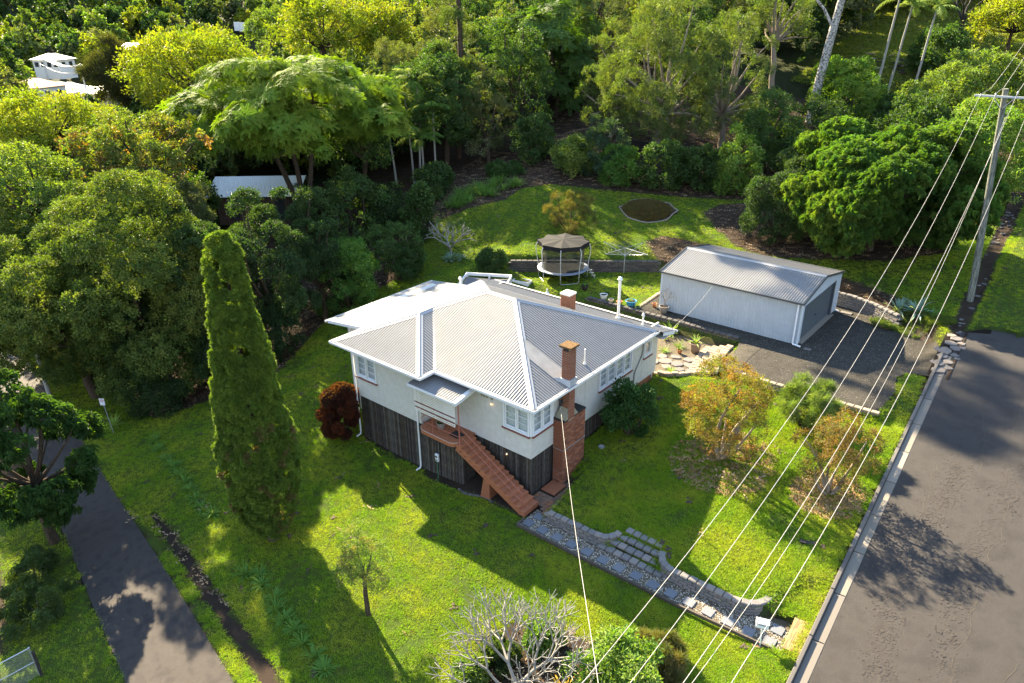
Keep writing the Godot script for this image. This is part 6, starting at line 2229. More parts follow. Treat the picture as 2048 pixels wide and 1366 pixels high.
func build_cypress() -> void:
	var r := RandomNumberGenerator.new()
	r.seed = 99
	var T := thing("cypress_tree", "tall tapering green cypress standing alone on the front lawn", "tree", on(-8.35, 8.45))
	var h := 14.4
	var mb := MB.new()
	limb(mb, Vector3(0, -0.3, 0), Vector3(0.1, h * 0.9, 0), 0.28, 0.05, r, 0.0, 8)
	limb(mb, Vector3(0.05, -0.2, 0.1), Vector3(0.55, 3.0, 0.3), 0.12, 0.05, r, 0.05, 5)
	put("trunk", mb.mesh(), M.bark, T)
	var wob := FastNoiseLite.new()
	wob.frequency = 0.55
	wob.seed = 4
	var buf := PackedFloat32Array()
	var prof := func(t: float) -> float:   # radius up the tree
		if t < 0.1:
			return lerpf(0.45, 1.3, t / 0.1)
		if t < 0.3:
			return lerpf(1.3, 1.6, (t - 0.1) / 0.2)
		if t < 0.93:
			return lerpf(1.6, 0.66, pow((t - 0.3) / 0.63, 0.92))
		return 0.66 * sqrt(maxf(0.02, 1.0 - pow((t - 0.93) / 0.075, 2.0)))
	# knobbly clumps of scale leaves over the whole column
	var clumps := 1500
	for k in clumps:
		var t := pow(r.randf(), 0.86)
		t = clampf(t, 0.02, 0.997)
		if r.randf() > float(prof.call(t)) / 1.95 + 0.12:
			t = r.randf() * 0.6 + 0.05
		var a := r.randf() * TAU
		var rad: float = prof.call(t)
		var p := Vector3(cos(a), 0, sin(a))
		rad *= 1.0 + 0.17 * wob.get_noise_3d(p.x * rad * 1.3, t * h * 0.8, p.z * rad * 1.3) * 1.6
		var ctr := p * (rad - 0.16) + Vector3(0.1 * t, 0.35 + t * (h - 0.4), 0)
		var cr := r.randf_range(0.13, 0.26)
		var old := r.randf() < 0.1 and t < 0.45
		var base: Color = Color(0.16, 0.12, 0.05) if old else [Color(0.12, 0.18, 0.03), Color(0.15, 0.21, 0.034), Color(0.1, 0.155, 0.028)][r.randi() % 3]
		for j in 15:
			var d := (aim(r) + p * 0.7 + Vector3.UP * 0.35).normalized()
			var kk := r.randf_range(0.85, 1.2)
			sprig(buf, ctr + d * cr * r.randf_range(0.6, 1.0), d, r.randf_range(0.75, 1.15), Color(base.r * kk, base.g * kk, base.b * kk), r)
	copies("foliage", leaf_mesh("scale"), M.leaf, buf, T).set_meta("kind", "stuff")

func strap_plant(called: String, label: String, cat: String, x: float, z: float, n: int, l0: float, l1: float, w: float, bend: float, m: Material, group := "", e0 := 0.35, e1 := 1.35, up := 0.0) -> Node3D:
	var r := RandomNumberGenerator.new()
	r.seed = int(absf(x * 317 + z * 911)) + n
	var T := thing(called, label, cat, on(x, z, up), group)
	var mb := MB.new()
	for k in n:
		var a := r.randf() * TAU
		var el := r.randf_range(e0, e1)
		var b := r.randf() * 0.1
		mb.strap(Vector3(cos(a) * b, -0.02, sin(a) * b), Vector3(cos(a) * cos(el), sin(el), sin(a) * cos(el)), r.randf_range(l0, l1), w * r.randf_range(0.8, 1.2), bend * r.randf_range(0.6, 1.3), 5)
	put("leaves", mb.mesh(), m, T)
	return T

func frond(l: float, bend: float, width: float, r: RandomNumberGenerator) -> ArrayMesh:   # a feather palm leaf
	var mb := MB.new()
	var p := Vector3.ZERO
	var d := Vector3(0.75, 0.66, 0).normalized()
	var pts := PackedVector3Array([p])
	var rr := PackedFloat32Array([0.025])
	var n := 22
	for k in n:
		p += d * l / n
		d = (d + Vector3.DOWN * bend / n).normalized()
		pts.append(p)
		rr.append(lerpf(0.025, 0.006, float(k) / n))
		if k > 2:
			var t := float(k) / n
			var ll := width * sin(PI * clampf(t * 0.9 + 0.12, 0, 1)) + 0.08
			for s in [-1.0, 1.0]:
				mb.leaf(p, (Vector3(0, 0, s) + d * 0.55 + Vector3.DOWN * r.randf_range(0.1, 0.5)).normalized(), Vector3.UP, ll, 0.05, 0.25)
	mb.tube(pts, rr, 4)
	return mb.mesh()

func palm(label: String, x: float, z: float, h: float, n: int, fl: float, thick: float, m: Material, group: String, lean := Vector3.ZERO) -> void:
	var r := RandomNumberGenerator.new()
	r.seed = int(absf(x * 77 + z * 13))
	var T := thing("palm_tree", label, "palm", on(x, z), group)
	var mb := MB.new()
	var top := Vector3(0, h, 0) + lean
	mb.tube(PackedVector3Array([Vector3(0, -0.3, 0), top * 0.33 + Vector3(0.05, 0, 0), top * 0.66, top]), PackedFloat32Array([thick * 1.3, thick, thick * 0.9, thick * 0.8]), 9)
	put("trunk", mb.mesh(), M.palm_trunk, T)
	var shapes := []
	for k in 3:
		shapes.append(frond(fl * r.randf_range(0.85, 1.1), r.randf_range(1.1, 2.0), fl * 0.26, r))
	for k in n:
		var o := put("frond", shapes[k % 3], m, T, top)
		o.basis = Basis(Vector3.UP, TAU * k / n + r.randf() * 0.5) * Basis(Vector3.BACK, r.randf_range(-0.5, 0.75))

func build_flora() -> void:
	var sd := 100
	for row in flora:
		plant(row, sd)
		sd += 7
	build_cypress()
	# copper-leaf shrub at the cottage's left corner: long drooping red leaves
	var r := RandomNumberGenerator.new()
	r.seed = 55
	var T := thing("copper_shrub", "dark red copper leafed shrub at the cottage's front left corner", "shrub", on(-11.6, 1.7))
	var lobes := lobes_of(Vector3(0, 1.8, 0), Vector3(0.95, 1.8, 0.95), 14, 0.5, r, -0.9)
	var mb := MB.new()
	for k in 6:
		limb(mb, Vector3(r.randf_range(-0.2, 0.2), -0.1, r.randf_range(-0.2, 0.2)), lobes[k * 2][0], 0.05, 0.015, r)
	put("stems", mb.mesh(), M.bark, T)
	crown(T, lobes, 2600, "whorl", [Color(0.085, 0.03, 0.025), Color(0.065, 0.028, 0.025), Color(0.11, 0.04, 0.025), Color(0.07, 0.04, 0.025), Color(0.18, 0.05, 0.025)], 0.7, 1.05, r)
	# bare frangipanis
	for q in [[6.1, 8.5, 0.85, 0.1, 6, "large leafless frangipani with grey forked branches at bottom centre", 0.62], [-22.9, -18.6, 0.85, 0.11, 4, "lichen pale leafless frangipani tree left of the trampoline", 0.72], [-26.4, -6.7, 0.55, 0.04, 3, "tiny leafless sapling by the bed left of the cottage", 0.6]]:
		var F := thing("frangipani_tree", q[5], "tree", on(q[0], q[1]))
		var fm := MB.new()
		var fr := RandomNumberGenerator.new()
		fr.seed = 5
		branch(fm, Vector3(0, -0.1, 0), Vector3(0, 1, 0), q[2] * 0.9, q[3], 0, fr)
		for k in 4:
			var a := TAU * k / 4.0 + 0.4
			branch(fm, Vector3(0, q[2] * 0.8, 0), Vector3(cos(a) * 0.9, 0.75, sin(a) * 0.9), q[2], q[3] * 0.75, q[4] - 1, fr, q[6], 3)
		put("branches", fm.mesh(), M.bark_frangipani, F)
		if q[4] == 4:
			var buf := PackedFloat32Array()
			for k in 26:
				var a := fr.randf() * TAU
				var d := Vector3(cos(a), 0.4, sin(a))
				sprig(buf, Vector3(0, 2.6, 0) + d * fr.randf_range(0.6, 1.6), d, 0.8, Color(0.12, 0.16, 0.05), fr)
			copies("last_leaves", leaf_mesh("broad"), M.leaf, buf, F).set_meta("kind", "stuff")
	# agapanthus row
	var aga := [[-21.85, 7.43], [-20.6, 7.8], [-19.27, 8.13], [-18.2, 8.2], [-17.1, 8.39], [-16.2, 8.6], [-15.33, 8.78], [-14.3, 8.95], [-13.41, 9.16], [-12.45, 9.17], [-7.41, 10.53], [-6.8, 10.2], [-6.2, 10.45], [-5.03, 10.62], [-4.5, 10.9], [-3.78, 11.0], [-3.0, 11.1], [-2.15, 11.34], [-1.3, 11.45], [-0.49, 11.54]]
	for i in aga.size():
		var q: Array = aga[i]
		strap_plant("agapanthus", "green strap leafed agapanthus clump in the row along the lane side lawn", "plant", q[0], q[1], 46, 0.45, 0.8, 0.045, 1.6, M.strap_green, "agapanthus row")
	# agaves where drive, bank and verge meet
	strap_plant("agave", "largest blue grey agave rosette at the right end of the bank", "plant", 10.0, -25.2, 34, 0.9, 1.35, 0.2, 0.7, M.agave, "", 0.15, 1.4)
	strap_plant("agave", "blue grey agave left of the largest one", "plant", 8.9, -25.6, 28, 0.8, 1.1, 0.17, 0.6, M.agave, "", 0.2, 1.4)
	strap_plant("agave", "greener agave right of the largest one", "plant", 10.9, -25.0, 24, 0.6, 0.95, 0.13, 0.8, M.strap_green, "", 0.2, 1.4)
	strap_plant("agave", "blue agave rosette at the pale frangipani's foot", "plant", -22.6, -18.2, 40, 0.6, 0.95, 0.14, 0.7, M.agave, "", 0.1, 1.3)
	strap_plant("agave", "smaller blue agave beside the frangipani's foot", "plant", -21.7, -18.6, 30, 0.5, 0.8, 0.13, 0.7, M.agave, "", 0.1, 1.3)
	strap_plant("agave", "bright green agave behind the courtyard wall's end", "plant", -2.0, -17.05, 40, 0.6, 1.0, 0.16, 0.6, M.strap_light, "", 0.1, 1.4, 0.0)
	strap_plant("cordyline", "dark bronze spiky cordyline in the courtyard bed", "plant", -1.9, -16.0, 36, 0.5, 0.85, 0.06, 0.8, M.strap_bronze, "", 0.2, 1.4)
	strap_plant("spider_plant", "light green grassy clump by the small window's corner", "plant", -1.1, -14.4, 60, 0.35, 0.65, 0.035, 1.5, M.strap_light, "", 0.3, 1.4)
	strap_plant("grass_clump", "green grassy clump in the courtyard bed beside the cordyline", "plant", -0.7, -15.4, 80, 0.4, 0.7, 0.025, 1.2, M.strap_green, "", 0.4, 1.5)
	strap_plant("spider_plant", "sunlit grassy clump inside the curved tan edging", "plant", 0.5, -12.2, 90, 0.25, 0.45, 0.025, 1.3, M.strap_light, "", 0.3, 1.4)
	strap_plant("cordyline", "yellow striped spiky clump at the twiggy shrub's foot", "plant", -15.5, -24.4, 60, 0.7, 1.1, 0.07, 1.3, M.strap_yellow, "", 0.4, 1.4)
	strap_plant("bromeliad", "yellow and orange bromeliad clump under the leafless frangipani", "plant", 7.2, 7.4, 44, 0.5, 0.85, 0.09, 1.0, M.strap_orange, "", 0.3, 1.4)
	strap_plant("bromeliad", "second yellow bromeliad in the front bed nearer the frame's edge", "plant", 7.5, 8.3, 36, 0.4, 0.75, 0.08, 1.0, M.strap_yellow, "", 0.3, 1.4)
	strap_plant("lily_clump", "spiky green clump by the lane sign's foot", "plant", -25.9, 8.0, 60, 0.6, 1.0, 0.07, 1.2, M.strap_light, "", 0.3, 1.4)
	# the lily bank at the forest edge
	var r4 := RandomNumberGenerator.new()
	r4.seed = 61
	for k in 34:
		var t := r4.randf()
		var p := Vector2(-27.2, -23.6).lerp(Vector2(-24.4, -29.6), t) + Vector2(-1.0, -0.3) * r4.randf_range(-0.3, 2.6)
		strap_plant("lily_clump", "tall green lily clump in the dense bank at the forest edge", "plant", p.x, p.y, 40, 0.8, 1.3, 0.06, 1.4, M.strap_green, "lily bank at the forest edge", 0.5, 1.45)
	# heaped bed of browned stems
	var BD := thing("garden_bed", "low mound of browned ground cover in the round bed on the back lawn", "garden bed", on(-12.9, -32.4))
	var bb := PackedFloat32Array()
	var r5 := RandomNumberGenerator.new()
	r5.seed = 71
	for k in 1500:
		var a := r5.randf() * TAU
		var q := sqrt(r5.randf())
		var p := Vector3(cos(a) * 2.0 * q, 0, sin(a) * 2.05 * q)
		var gy := ground_y(-12.9 + p.x, -32.4 + p.z) - ground_y(-12.9, -32.4)
		p.y = gy + 0.45 * (1.0 - q * q) * r5.randf_range(0.5, 1.1)
		sprig(bb, p, Vector3.UP, r5.randf_range(0.6, 1.0), hue([Color(0.16, 0.09, 0.05), Color(0.12, 0.09, 0.045), Color(0.2, 0.14, 0.05), Color(0.14, 0.15, 0.05)], r5), r5)
	copies("foliage", leaf_mesh("wisp"), M.leaf, bb, BD).set_meta("kind", "stuff")
	var ed := MB.new()
	for i in bed_round.size():
		var a := bed_round[i]
		var b := bed_round[(i + 1) % bed_round.size()]
		limb(ed, on(a.x, a.y, 0.03) - BD.position, on(b.x, b.y, 0.03) - BD.position, 0.07, 0.05, r5, 0.06, 5)
	put("branch_edging", ed.mesh(), M.bark_pale, BD)
	for q in [[4.6, 7.6, "ground", 0.9, 0.7, "low green plant under the leafless frangipani's left side"], [5.4, 6.2, "lime", 0.8, 0.55, "small lime plant behind the leafless frangipani"], [6.6, 9.4, "ground", 1.0, 0.8, "low green plant at the frame's bottom under the frangipani"], [4.3, 8.9, "lush", 0.8, 0.6, "pale leafy plant at the frangipani bed's lower left"], [8.0, 5.9, "ground", 0.9, 0.7, "low shrub between frangipani and lime shrub"]]:
		plant(["shrub", q[2], q[0], q[1], q[3], 0.05, q[4], q[5], "shrub", ""], int(q[0] * 100))
	# palms
	var pg := "palms"
	palm("tallest slender pale trunked palm on the upper right slope", -5.2, -66.5, 9.2, 11, 2.6, 0.13, M.frond_light, pg, Vector3(0.7, 0, 0))
	palm("slender palm just right of the tallest slope palm", -4.2, -67.5, 8.4, 10, 2.4, 0.11, M.frond_light, pg, Vector3(0.8, 0, 0))
	palm("slender palm third from the left on the upper right slope", -1.8, -67.6, 8.6, 11, 2.5, 0.11, M.frond_light, pg, Vector3(0.7, 0, 0))
	var pl := ["leftmost palm of the golden cane clump behind the lilies", "second palm of the golden cane clump behind the lilies", "tallest palm of the golden cane clump behind the lilies", "right hand palm of the golden cane clump behind the lilies", "short front palm of the golden cane clump behind the lilies"]
	var pq := [[-37.2, -26.0, 6.5], [-36.0, -27.2, 8.0], [-35.2, -27.8, 9.0], [-34.2, -28.4, 6.6], [-34.6, -26.6, 4.6]]
	for k in 5:
		palm(pl[k], pq[k][0], pq[k][1], pq[k][2], 12, 3.0, 0.1, M.frond, pg, Vector3(0.3 * (k - 2), 0, 0.2))
	palm("palm showing its fronds above the left hedge trees", -33.0, 9.0, 8.2, 12, 2.8, 0.12, M.frond_light, pg)
	# the white-trunked gum
	var G := thing("gum_tree", "tall gum with smooth white trunk forking high on the right slope", "tree", on(-8.6, -57.4), "gums above the back lawn")
	var gm := MB.new()
	gm.tube(PackedVector3Array([Vector3(0, -0.4, 0), Vector3(0.3, 4, 0), Vector3(0.75, 8, 0), Vector3(1.2, 11.5, 0), Vector3(1.7, 17, -0.2), Vector3(1.9, 22, -0.4)]), PackedFloat32Array([0.48, 0.42, 0.38, 0.33, 0.27, 0.2]), 12)
	gm.tube(PackedVector3Array([Vector3(1.1, 10.6, 0), Vector3(1.9, 13.5, 0.2), Vector3(2.9, 17.5, 0.3), Vector3(3.4, 22, 0.4)]), PackedFloat32Array([0.28, 0.25, 0.22, 0.15]), 10)
	gm.tube(PackedVector3Array([Vector3(0.85, 8.8, 0), Vector3(-0.2, 10.5, 0.3), Vector3(-1.8, 12.2, 0.5), Vector3(-2.8, 14.0, 0.5), Vector3(-2.4, 16, 0.5)]), PackedFloat32Array([0.15, 0.13, 0.11, 0.09, 0.07]), 8)
	put("trunk", gm.mesh(), M.bark_white, G)
	var gl := lobes_of(Vector3(2.2, 22, 0), Vector3(4.5, 5, 4.5), 14, 1.7, r, -0.4)
	crown(G, gl, 2200, "narrow", hues.euc, 1.6, 2.4, r)
	# tall emergent tree whose crown stands above the frame and dapples the drive
	var E := thing("emergent_tree", "very tall tree trunk rising out of frame behind the dark trees", "tree", on(-36.5, -34.2))
	var em := MB.new()
	limb(em, Vector3(0, -0.4, 0), Vector3(0.5, 24, 0.3), 0.34, 0.2, r, 0.02, 8)
	var elb := lobes_of(Vector3(0.5, 28.5, 0.3), Vector3(5.6, 4.6, 6.0), 17, 1.45, r, -0.7)
	for k in 9:
		var a := k * 2.4
		elb.append([Vector3(0.4 + cos(a) * 1.5, 9.0 + k * 1.5, 0.3 + sin(a) * 1.5), 1.25, Vector3(cos(a), 0.3, sin(a)), r.randf()])
	for k in elb.size():
		limb(em, Vector3(0.5, minf(23.5, elb[k][0].y - 0.5), 0.3), elb[k][0], 0.1, 0.03, r, 0.08)
	put("trunk", em.mesh(), M.bark, E)
	crown(E, elb, 1500, "narrow", hues.euc, 1.4, 2.2, r)
	# dead dark tree on the slope
	var D := thing("dead_tree", "bare dark tree on the cleared slope at upper right", "tree", on(-1.0, -79.7))
	var dm := MB.new()
	branch(dm, Vector3(0, -0.2, 0), Vector3(0.1, 1, 0), 4.0, 0.24, 0, r)
	for k in 4:
		var a := TAU * k / 4.0
		branch(dm, Vector3(0.3, 3.6, 0), Vector3(cos(a) * 0.6, 1.0, sin(a) * 0.6), 1.7, 0.14, 3, r, 0.55, 2)
	put("branches", dm.mesh(), M.bark_dark, D)
	# brushwood heap
	var BH := thing("brush_heap", "heap of dead branches and logs on the cleared slope", "brushwood", on(-4.0, -74.5))
	for k in 60:
		var lm := MB.new()
		var p := Vector3(r.randfn() * 2.2, 0, r.randfn() * 1.6)
		var a := r.randf() * TAU
		var d := Vector3(cos(a), r.randf_range(-0.1, 0.25), sin(a)) * r.randf_range(0.8, 2.2)
		var y0 := ground_y(-4.0 + p.x, -74.5 + p.z) - BH.position.y + r.randf() * 0.5
		limb(lm, p + Vector3.UP * y0, p + d + Vector3.UP * y0, r.randf_range(0.03, 0.12), 0.02, r, 0.08, 4)
		put("dead_branch", lm.mesh(), [M.bark_pale, M.bark, M.bark_dark][k % 3], BH)
	# ground-hugging plants round the agaves
	for q in [[8.7, -24.9, 1.2, "yellow green ground cover spilling in front of the left agave"], [10.2, -24.5, 1.3, "yellow green ground cover spilling in front of the largest agave"], [11.3, -24.6, 0.9, "yellow green ground cover right of the agaves"]]:
		var GC := thing("ground_cover", q[3], "plant", on(q[0], q[1]))
		var gb := PackedFloat32Array()
		for k in 420:
			var a := r.randf() * TAU
			var s: float = sqrt(r.randf()) * q[2]
			var p := Vector3(cos(a) * s, 0, sin(a) * s * 0.6)
			p.y = ground_y(q[0] + p.x, q[1] + p.z) - GC.position.y + r.randf() * 0.22
			sprig(gb, p, Vector3.UP, r.randf_range(0.5, 0.8), hue([Color(0.1, 0.15, 0.03), Color(0.14, 0.17, 0.03), Color(0.07, 0.12, 0.03)], r), r)
		copies("foliage", leaf_mesh("tiny"), M.leaf, gb, GC).set_meta("kind", "stuff")

func build_grass() -> void:
	var r := RandomNumberGenerator.new()
	r.seed = 2024
	var buf := PackedFloat32Array()
	var tone := FastNoiseLite.new()
	tone.frequency = 0.16
	tone.fractal_octaves = 3
	tone.seed = 12
	# density falls with the distance at which blades can be told apart
	var zones := [[-12.0, -14.0, 13.0, 14.5, 90000], [-26.0, -14.0, -12.0, 11.5, 38000], [-28.0, -40.0, 13.0, -14.0, 70000], [-46.0, 3.0, -26.0, 11.0, 12000], [8.0, -50.0, 24.0, -22.0, 14000], [-24.0, 13.0, 10.0, 24.0, 20000], [3.0, -13.0, 13.2, 13.0, 36000]]
	for q in zones:
		for k in int(q[4]):
			var x := r.randf_range(q[0], q[2])
			var z := r.randf_range(q[1], q[3])
			if cover(x, z) != 0:
				continue
			var v := tone.get_noise_2d(x * 2.0, z * 2.0)
			if v < -0.42 and r.randf() < 0.75:
				continue
			var dry := clampf(0.35 + v * 1.2 + r.randf_range(-0.3, 0.3), 0.0, 1.0)
			var c := Color(0.2, 0.33, 0.02).lerp(Color(0.38, 0.42, 0.04), dry)
			if r.randf() < 0.05:
				c = Color(0.24, 0.2, 0.08)
			var kk := r.randf_range(0.8, 1.2)
			var s := r.randf_range(0.85, 1.6)
			add_copy(buf, Basis(Vector3.UP, r.randf() * TAU).scaled(Vector3(s * 1.35, s * r.randf_range(0.75, 1.25), s * 1.35)), on(x, z), Color(c.r * kk, c.g * kk, c.b * kk))
	for k in 9000:   # rank grass on the cleared slope
		var x := r.randf_range(-14.0, 14.0)
		var z := r.randf_range(-104.0, -66.0)
		var s := r.randf_range(3.0, 6.0)
		var c := Color(0.14, 0.22, 0.03).lerp(Color(0.26, 0.24, 0.07), r.randf())
		add_copy(buf, Basis(Vector3.UP, r.randf() * TAU).scaled(Vector3(s * 1.5, s, s * 1.5)), Vector3(x, smooth_land(x, z), z), c)
	var o := copies("grass", leaf_mesh("grass"), M.leaf, buf, self)
	o.set_meta("kind", "stuff")
	tag(o, "mown green lawn grass around the cottage", "grass")
	# coarse weeds and clover patches in the turf
	var wb := PackedFloat32Array()
	for k in 2600:
		var x := r.randf_range(-24.0, 13.0)
		var z := r.randf_range(-38.0, 13.5)
		if cover(x, z) != 0 or tone.get_noise_2d(x * 4.0 + 50.0, z * 4.0) < 0.08:
			continue
		sprig(wb, on(x, z, 0.03), Vector3.UP, r.randf_range(0.3, 0.6), hue([Color(0.06, 0.14, 0.02), Color(0.09, 0.17, 0.025)], r), r)
	var wo := copies("weeds", leaf_mesh("tiny"), M.leaf, wb, self)
	wo.set_meta("kind", "stuff")
	tag(wo, "low clover and weeds scattered through the lawn", "weeds")
	# bare divots scratched in the turf
	var db := PackedFloat32Array()
	for k in 240:
		var x := r.randf_range(-20.0, 22.0)
		var z := r.randf_range(-42.0, 13.0)
		if cover(x, z) != 0:
			continue
		for j in 5:
			var s := r.randf_range(0.04, 0.1)
			var p := Vector2(x, z) + Vector2(r.randfn(), r.randfn()) * 0.08
			add_copy(db, Basis(Vector3.UP, r.randf() * TAU).scaled(Vector3(s, 0.03, s)), on(p.x, p.y, 0.03), Color(0.05, 0.036, 0.026))
	var dmb := MB.new()
	dmb.cbox(Vector3.ZERO, Vector3(2.0, 1.0, 1.4), 0.4)
	var dvo := copies("soil_crumbs", dmb.mesh(), M.dry_leaf, db, self)
	dvo.set_meta("kind", "stuff")
	tag(dvo, "small bare soil scrapes dotted over the lawn", "soil")
	# fallen leaves: thick under trees, thin on the lawn
	var lb := PackedFloat32Array()
	for k in 26000:
		var x := r.randf_range(-34.0, 14.0)
		var z := r.randf_range(-58.0, 12.0)
		var k2 := cover(x, z)
		var under := Vector2(x - 6.5, z + 6.3).length() < 2.3 or Vector2(x - 11.1, z + 6.5).length() < 1.5
		if k2 == 2 or (k2 == 0 and not under and r.randf() > 0.012):
			continue
		var c: Color = [Color(0.2, 0.13, 0.07), Color(0.14, 0.09, 0.055), Color(0.28, 0.2, 0.12), Color(0.1, 0.07, 0.045)][r.randi() % 4]
		add_copy(lb, Basis(Vector3.UP, r.randf() * TAU).scaled(Vector3.ONE * r.randf_range(0.7, 1.5)), on(x, z, 0.03), c)
	for k in 1500:   # drift under the autumn trees
		var t := r.randi() % 2
		var a := r.randf() * TAU
		var q := sqrt(r.randf()) * (2.4 if t == 0 else 1.5)
		var x := (6.4 if t == 0 else 11.1) + cos(a) * q
		var z := (-6.3 if t == 0 else -6.5) + sin(a) * q
		if x > kerb_x(z) - 0.3:
			continue
		add_copy(lb, Basis(Vector3.UP, r.randf() * TAU).scaled(Vector3.ONE * r.randf_range(0.35, 0.7)), on(x, z, 0.05), [Color(0.3, 0.17, 0.07), Color(0.24, 0.12, 0.06), Color(0.34, 0.24, 0.12)][r.randi() % 3])
	var lo := copies("leaf_litter", leaf_mesh("litter"), M.dry_leaf, lb, self)
	lo.set_meta("kind", "stuff")
	tag(lo, "brown fallen leaves under the trees and along the beds", "leaf litter")

func build_far() -> void:
	# the wooded hills beyond: one mass of crowns
	var r := RandomNumberGenerator.new()
	r.seed = 404
	var buf := PackedFloat32Array()
	var pals := [hues.mid, hues.grey, hues.dark, hues.lush, hues.euc, hues.mid, hues.yellowg]
	var keep := [[-199.0, -56.5, 9.0], [-210, -83, 8.0], [-172.5, -42.2, 7.0], [-180, -50.7, 9.0], [-173, -55, 8.0], [-202.6, -117.3, 10.0], [-44, -15.5, 7.5]]
	var made := 0
	var tries := 0
	while made < 2300 and tries < 60000:
		tries += 1
		var a := r.randf_range(-0.6, 0.78)   # bearing about the view
		var d := 72.0 + 400.0 * pow(r.randf(), 1.5)
		var b := Vector2(-0.64, -0.77).rotated(a)
		var x := 17.0 + b.x * d
		var z := 22.0 + b.y * d
		if x > 45 or (x > -12 and z > -95) or (d < 95 and x > -42):
			continue
		var bad := false
		for q in keep:
			if Vector2(x - q[0], z - q[1]).length() < q[2]:
				bad = true
			# keep the sight lines to the far roofs open
			var hv := Vector2(q[0] - 17, q[1] - 22)
			var pv := Vector2(x - 17, z - 22)
			if pv.length() < hv.length() and pv.length() > 100.0 and absf(hv.normalized().cross(pv)) < q[2] * 0.6 * pv.length() / hv.length():
				bad = true
		if bad:
			continue
		var h := r.randf_range(8, 15) if d > 130 else r.randf_range(6, 11)
		var rad := h * r.randf_range(0.28, 0.42)
		var pal: Array = pals[r.randi() % pals.size()]
		var gy := smooth_land(x, z)
		var n := 300 if d < 110 else (130 if d < 180 else 52)
		var kk := r.randf_range(0.8, 1.15)
		for k in n:
			var dd := aim(r)
			dd.y = absf(dd.y) if r.randf() < 0.75 else dd.y
			var bump := 0.72 + 0.28 * sin(dd.x * 5.0 + made) * sin(dd.z * 5.0 + made * 1.7)
			var p := Vector3(x, gy + h * 0.56, z) + dd * Vector3(rad, h * 0.46, rad) * bump
			var c := hue(pal, r)
			sprig(buf, p, dd, r.randf_range(0.8, 1.3) * (0.75 if d < 110 else (1.15 if d < 180 else 2.2)), Color(c.r * kk, c.g * kk, c.b * kk), r)
		made += 1
	var o := copies("far_forest", leaf_mesh("far"), M.leaf, buf, self)
	o.set_meta("kind", "stuff")
	tag(o, "wooded hills closing the view at the top", "forest")
	# trunks on the far slope, pale and thin
	# houses across the valley
	var specs := [
		["far_house", "white roofed house at far left under palms, above the power line", -199.0, -56.5, 0.5, 7.5, 5.5, 2.6, M.far_roof, M.far_wall, 7.0],
		["far_house", "pale hipped house half hidden behind the she oak", -210.0, -82.7, 0.3, 13.0, 8.0, 3.2, M.far_roof, M.far_wall, 7.0],
		["far_house", "small white house with red tiled roof at far left", -172.5, -42.2, 0.4, 8.5, 7.0, 3.0, M.red_tile, M.far_wall, 2.6],
		["far_house", "long grey roofed house left of the she oak", -180.0, -50.7, 0.45, 11.0, 7.5, 3.0, M.far_roof, M.far_wall, 0.6],
		["far_house", "low cream roofed house right of the long grey roof", -173.0, -55.0, 0.5, 9.0, 6.0, 2.8, M.far_roof_b, M.far_wall_b, 0.4]]
	for s in specs:
		far_house(s)
	# the long white garden wall on the opposite slope
	var FW := thing("boundary_wall", "long stepped white wall on the opposite hillside", "wall", Vector3(-202.6, smooth_land(-202.6, -117.3) + 2.0, -117.3), "", 0.35)
	for k in 7:
		var m := MB.new()
		m.box(Vector3(-6.0 + k * 2.0, 1.4 - k * 0.18 + 3.0, 0), Vector3(1.96, 2.6, 0.3))
		put("wall_bay", m.mesh(), M.far_wall, FW)
	# poles and wires across the valley
	var fp := [Vector3(-173.9, smooth_land(-173.9, -52.8), -52.8), Vector3(-195.2, smooth_land(-195.2, -52.8), -52.8)]
	var words := ["far pole standing on the lane below the white houses", "far pole beside the white roofed house at far left"]
	for k in 2:
		var PT := thing("utility_pole", words[k], "pole", fp[k])
		var m := MB.new()
		m.rod(Vector3.ZERO, Vector3(0, 9.6, 0), 0.18, 8)
		put("shaft", m.mesh(), M.pole_grey, PT)
		m = MB.new()
		m.box(Vector3(0, 9.2, 0), Vector3(0.14, 0.14, 2.4))
		put("crossarm", m.mesh(), M.pole_grey, PT)
	for k in 4:
		var m := MB.new()
		var off := Vector3(0, 9.3 - (1.4 if k == 3 else 0.0), -0.9 + 0.6 * k)
		var p := PackedVector3Array()
		var q := PackedFloat32Array()
		for j in 13:
			var t := j / 12.0
			p.append((fp[1] + off).lerp(fp[0] + off, t) - Vector3.UP * 1.1 * sin(PI * t))
			q.append(0.05)
		for j in range(1, 10):
			var t := j / 9.0
			p.append((fp[0] + off).lerp(Vector3(-150, 7, -62) + Vector3(0, 0, 0.6 * k), t) - Vector3.UP * 1.2 * sin(PI * t))
			q.append(0.05)
		m.tube(p, q, 4)
		tag(put("power_line", m.mesh(), M.wire, self), ["nearest", "second", "third", "lowest"][k] + " of the far power lines sagging between the valley poles", "power line", "far power lines")
	# neighbour's shed behind the poinciana
	var N := thing("neighbour_house", "brown timber neighbour's building with pale iron roof under the poinciana", "house", on(-44.4, -15.6), "", 0.72)
	N.position.y = 2.6
	var bx := MB.new()
	bx.box(Vector3(0, 1.4, 0), Vector3(7.0, 2.8, 5.0))
	put("wall", bx.mesh(), M.brown_board, N)
	put("roof_sheet", corrugated([Vector3(-4.2, 2.75, 3.3), Vector3(4.2, 2.75, 3.3), Vector3(4.2, 3.9, -0.2), Vector3(-4.2, 3.9, -0.2)], Vector3(0, 0, 1), 0.2, 0.015), M.far_roof, N)
	put("roof_sheet", corrugated([Vector3(-4.2, 3.88, -0.2), Vector3(4.2, 3.88, -0.2), Vector3(4.2, 2.75, -3.5), Vector3(-4.2, 2.75, -3.5)], Vector3(0, 0, 1), 0.2, 0.015), M.far_roof, N)
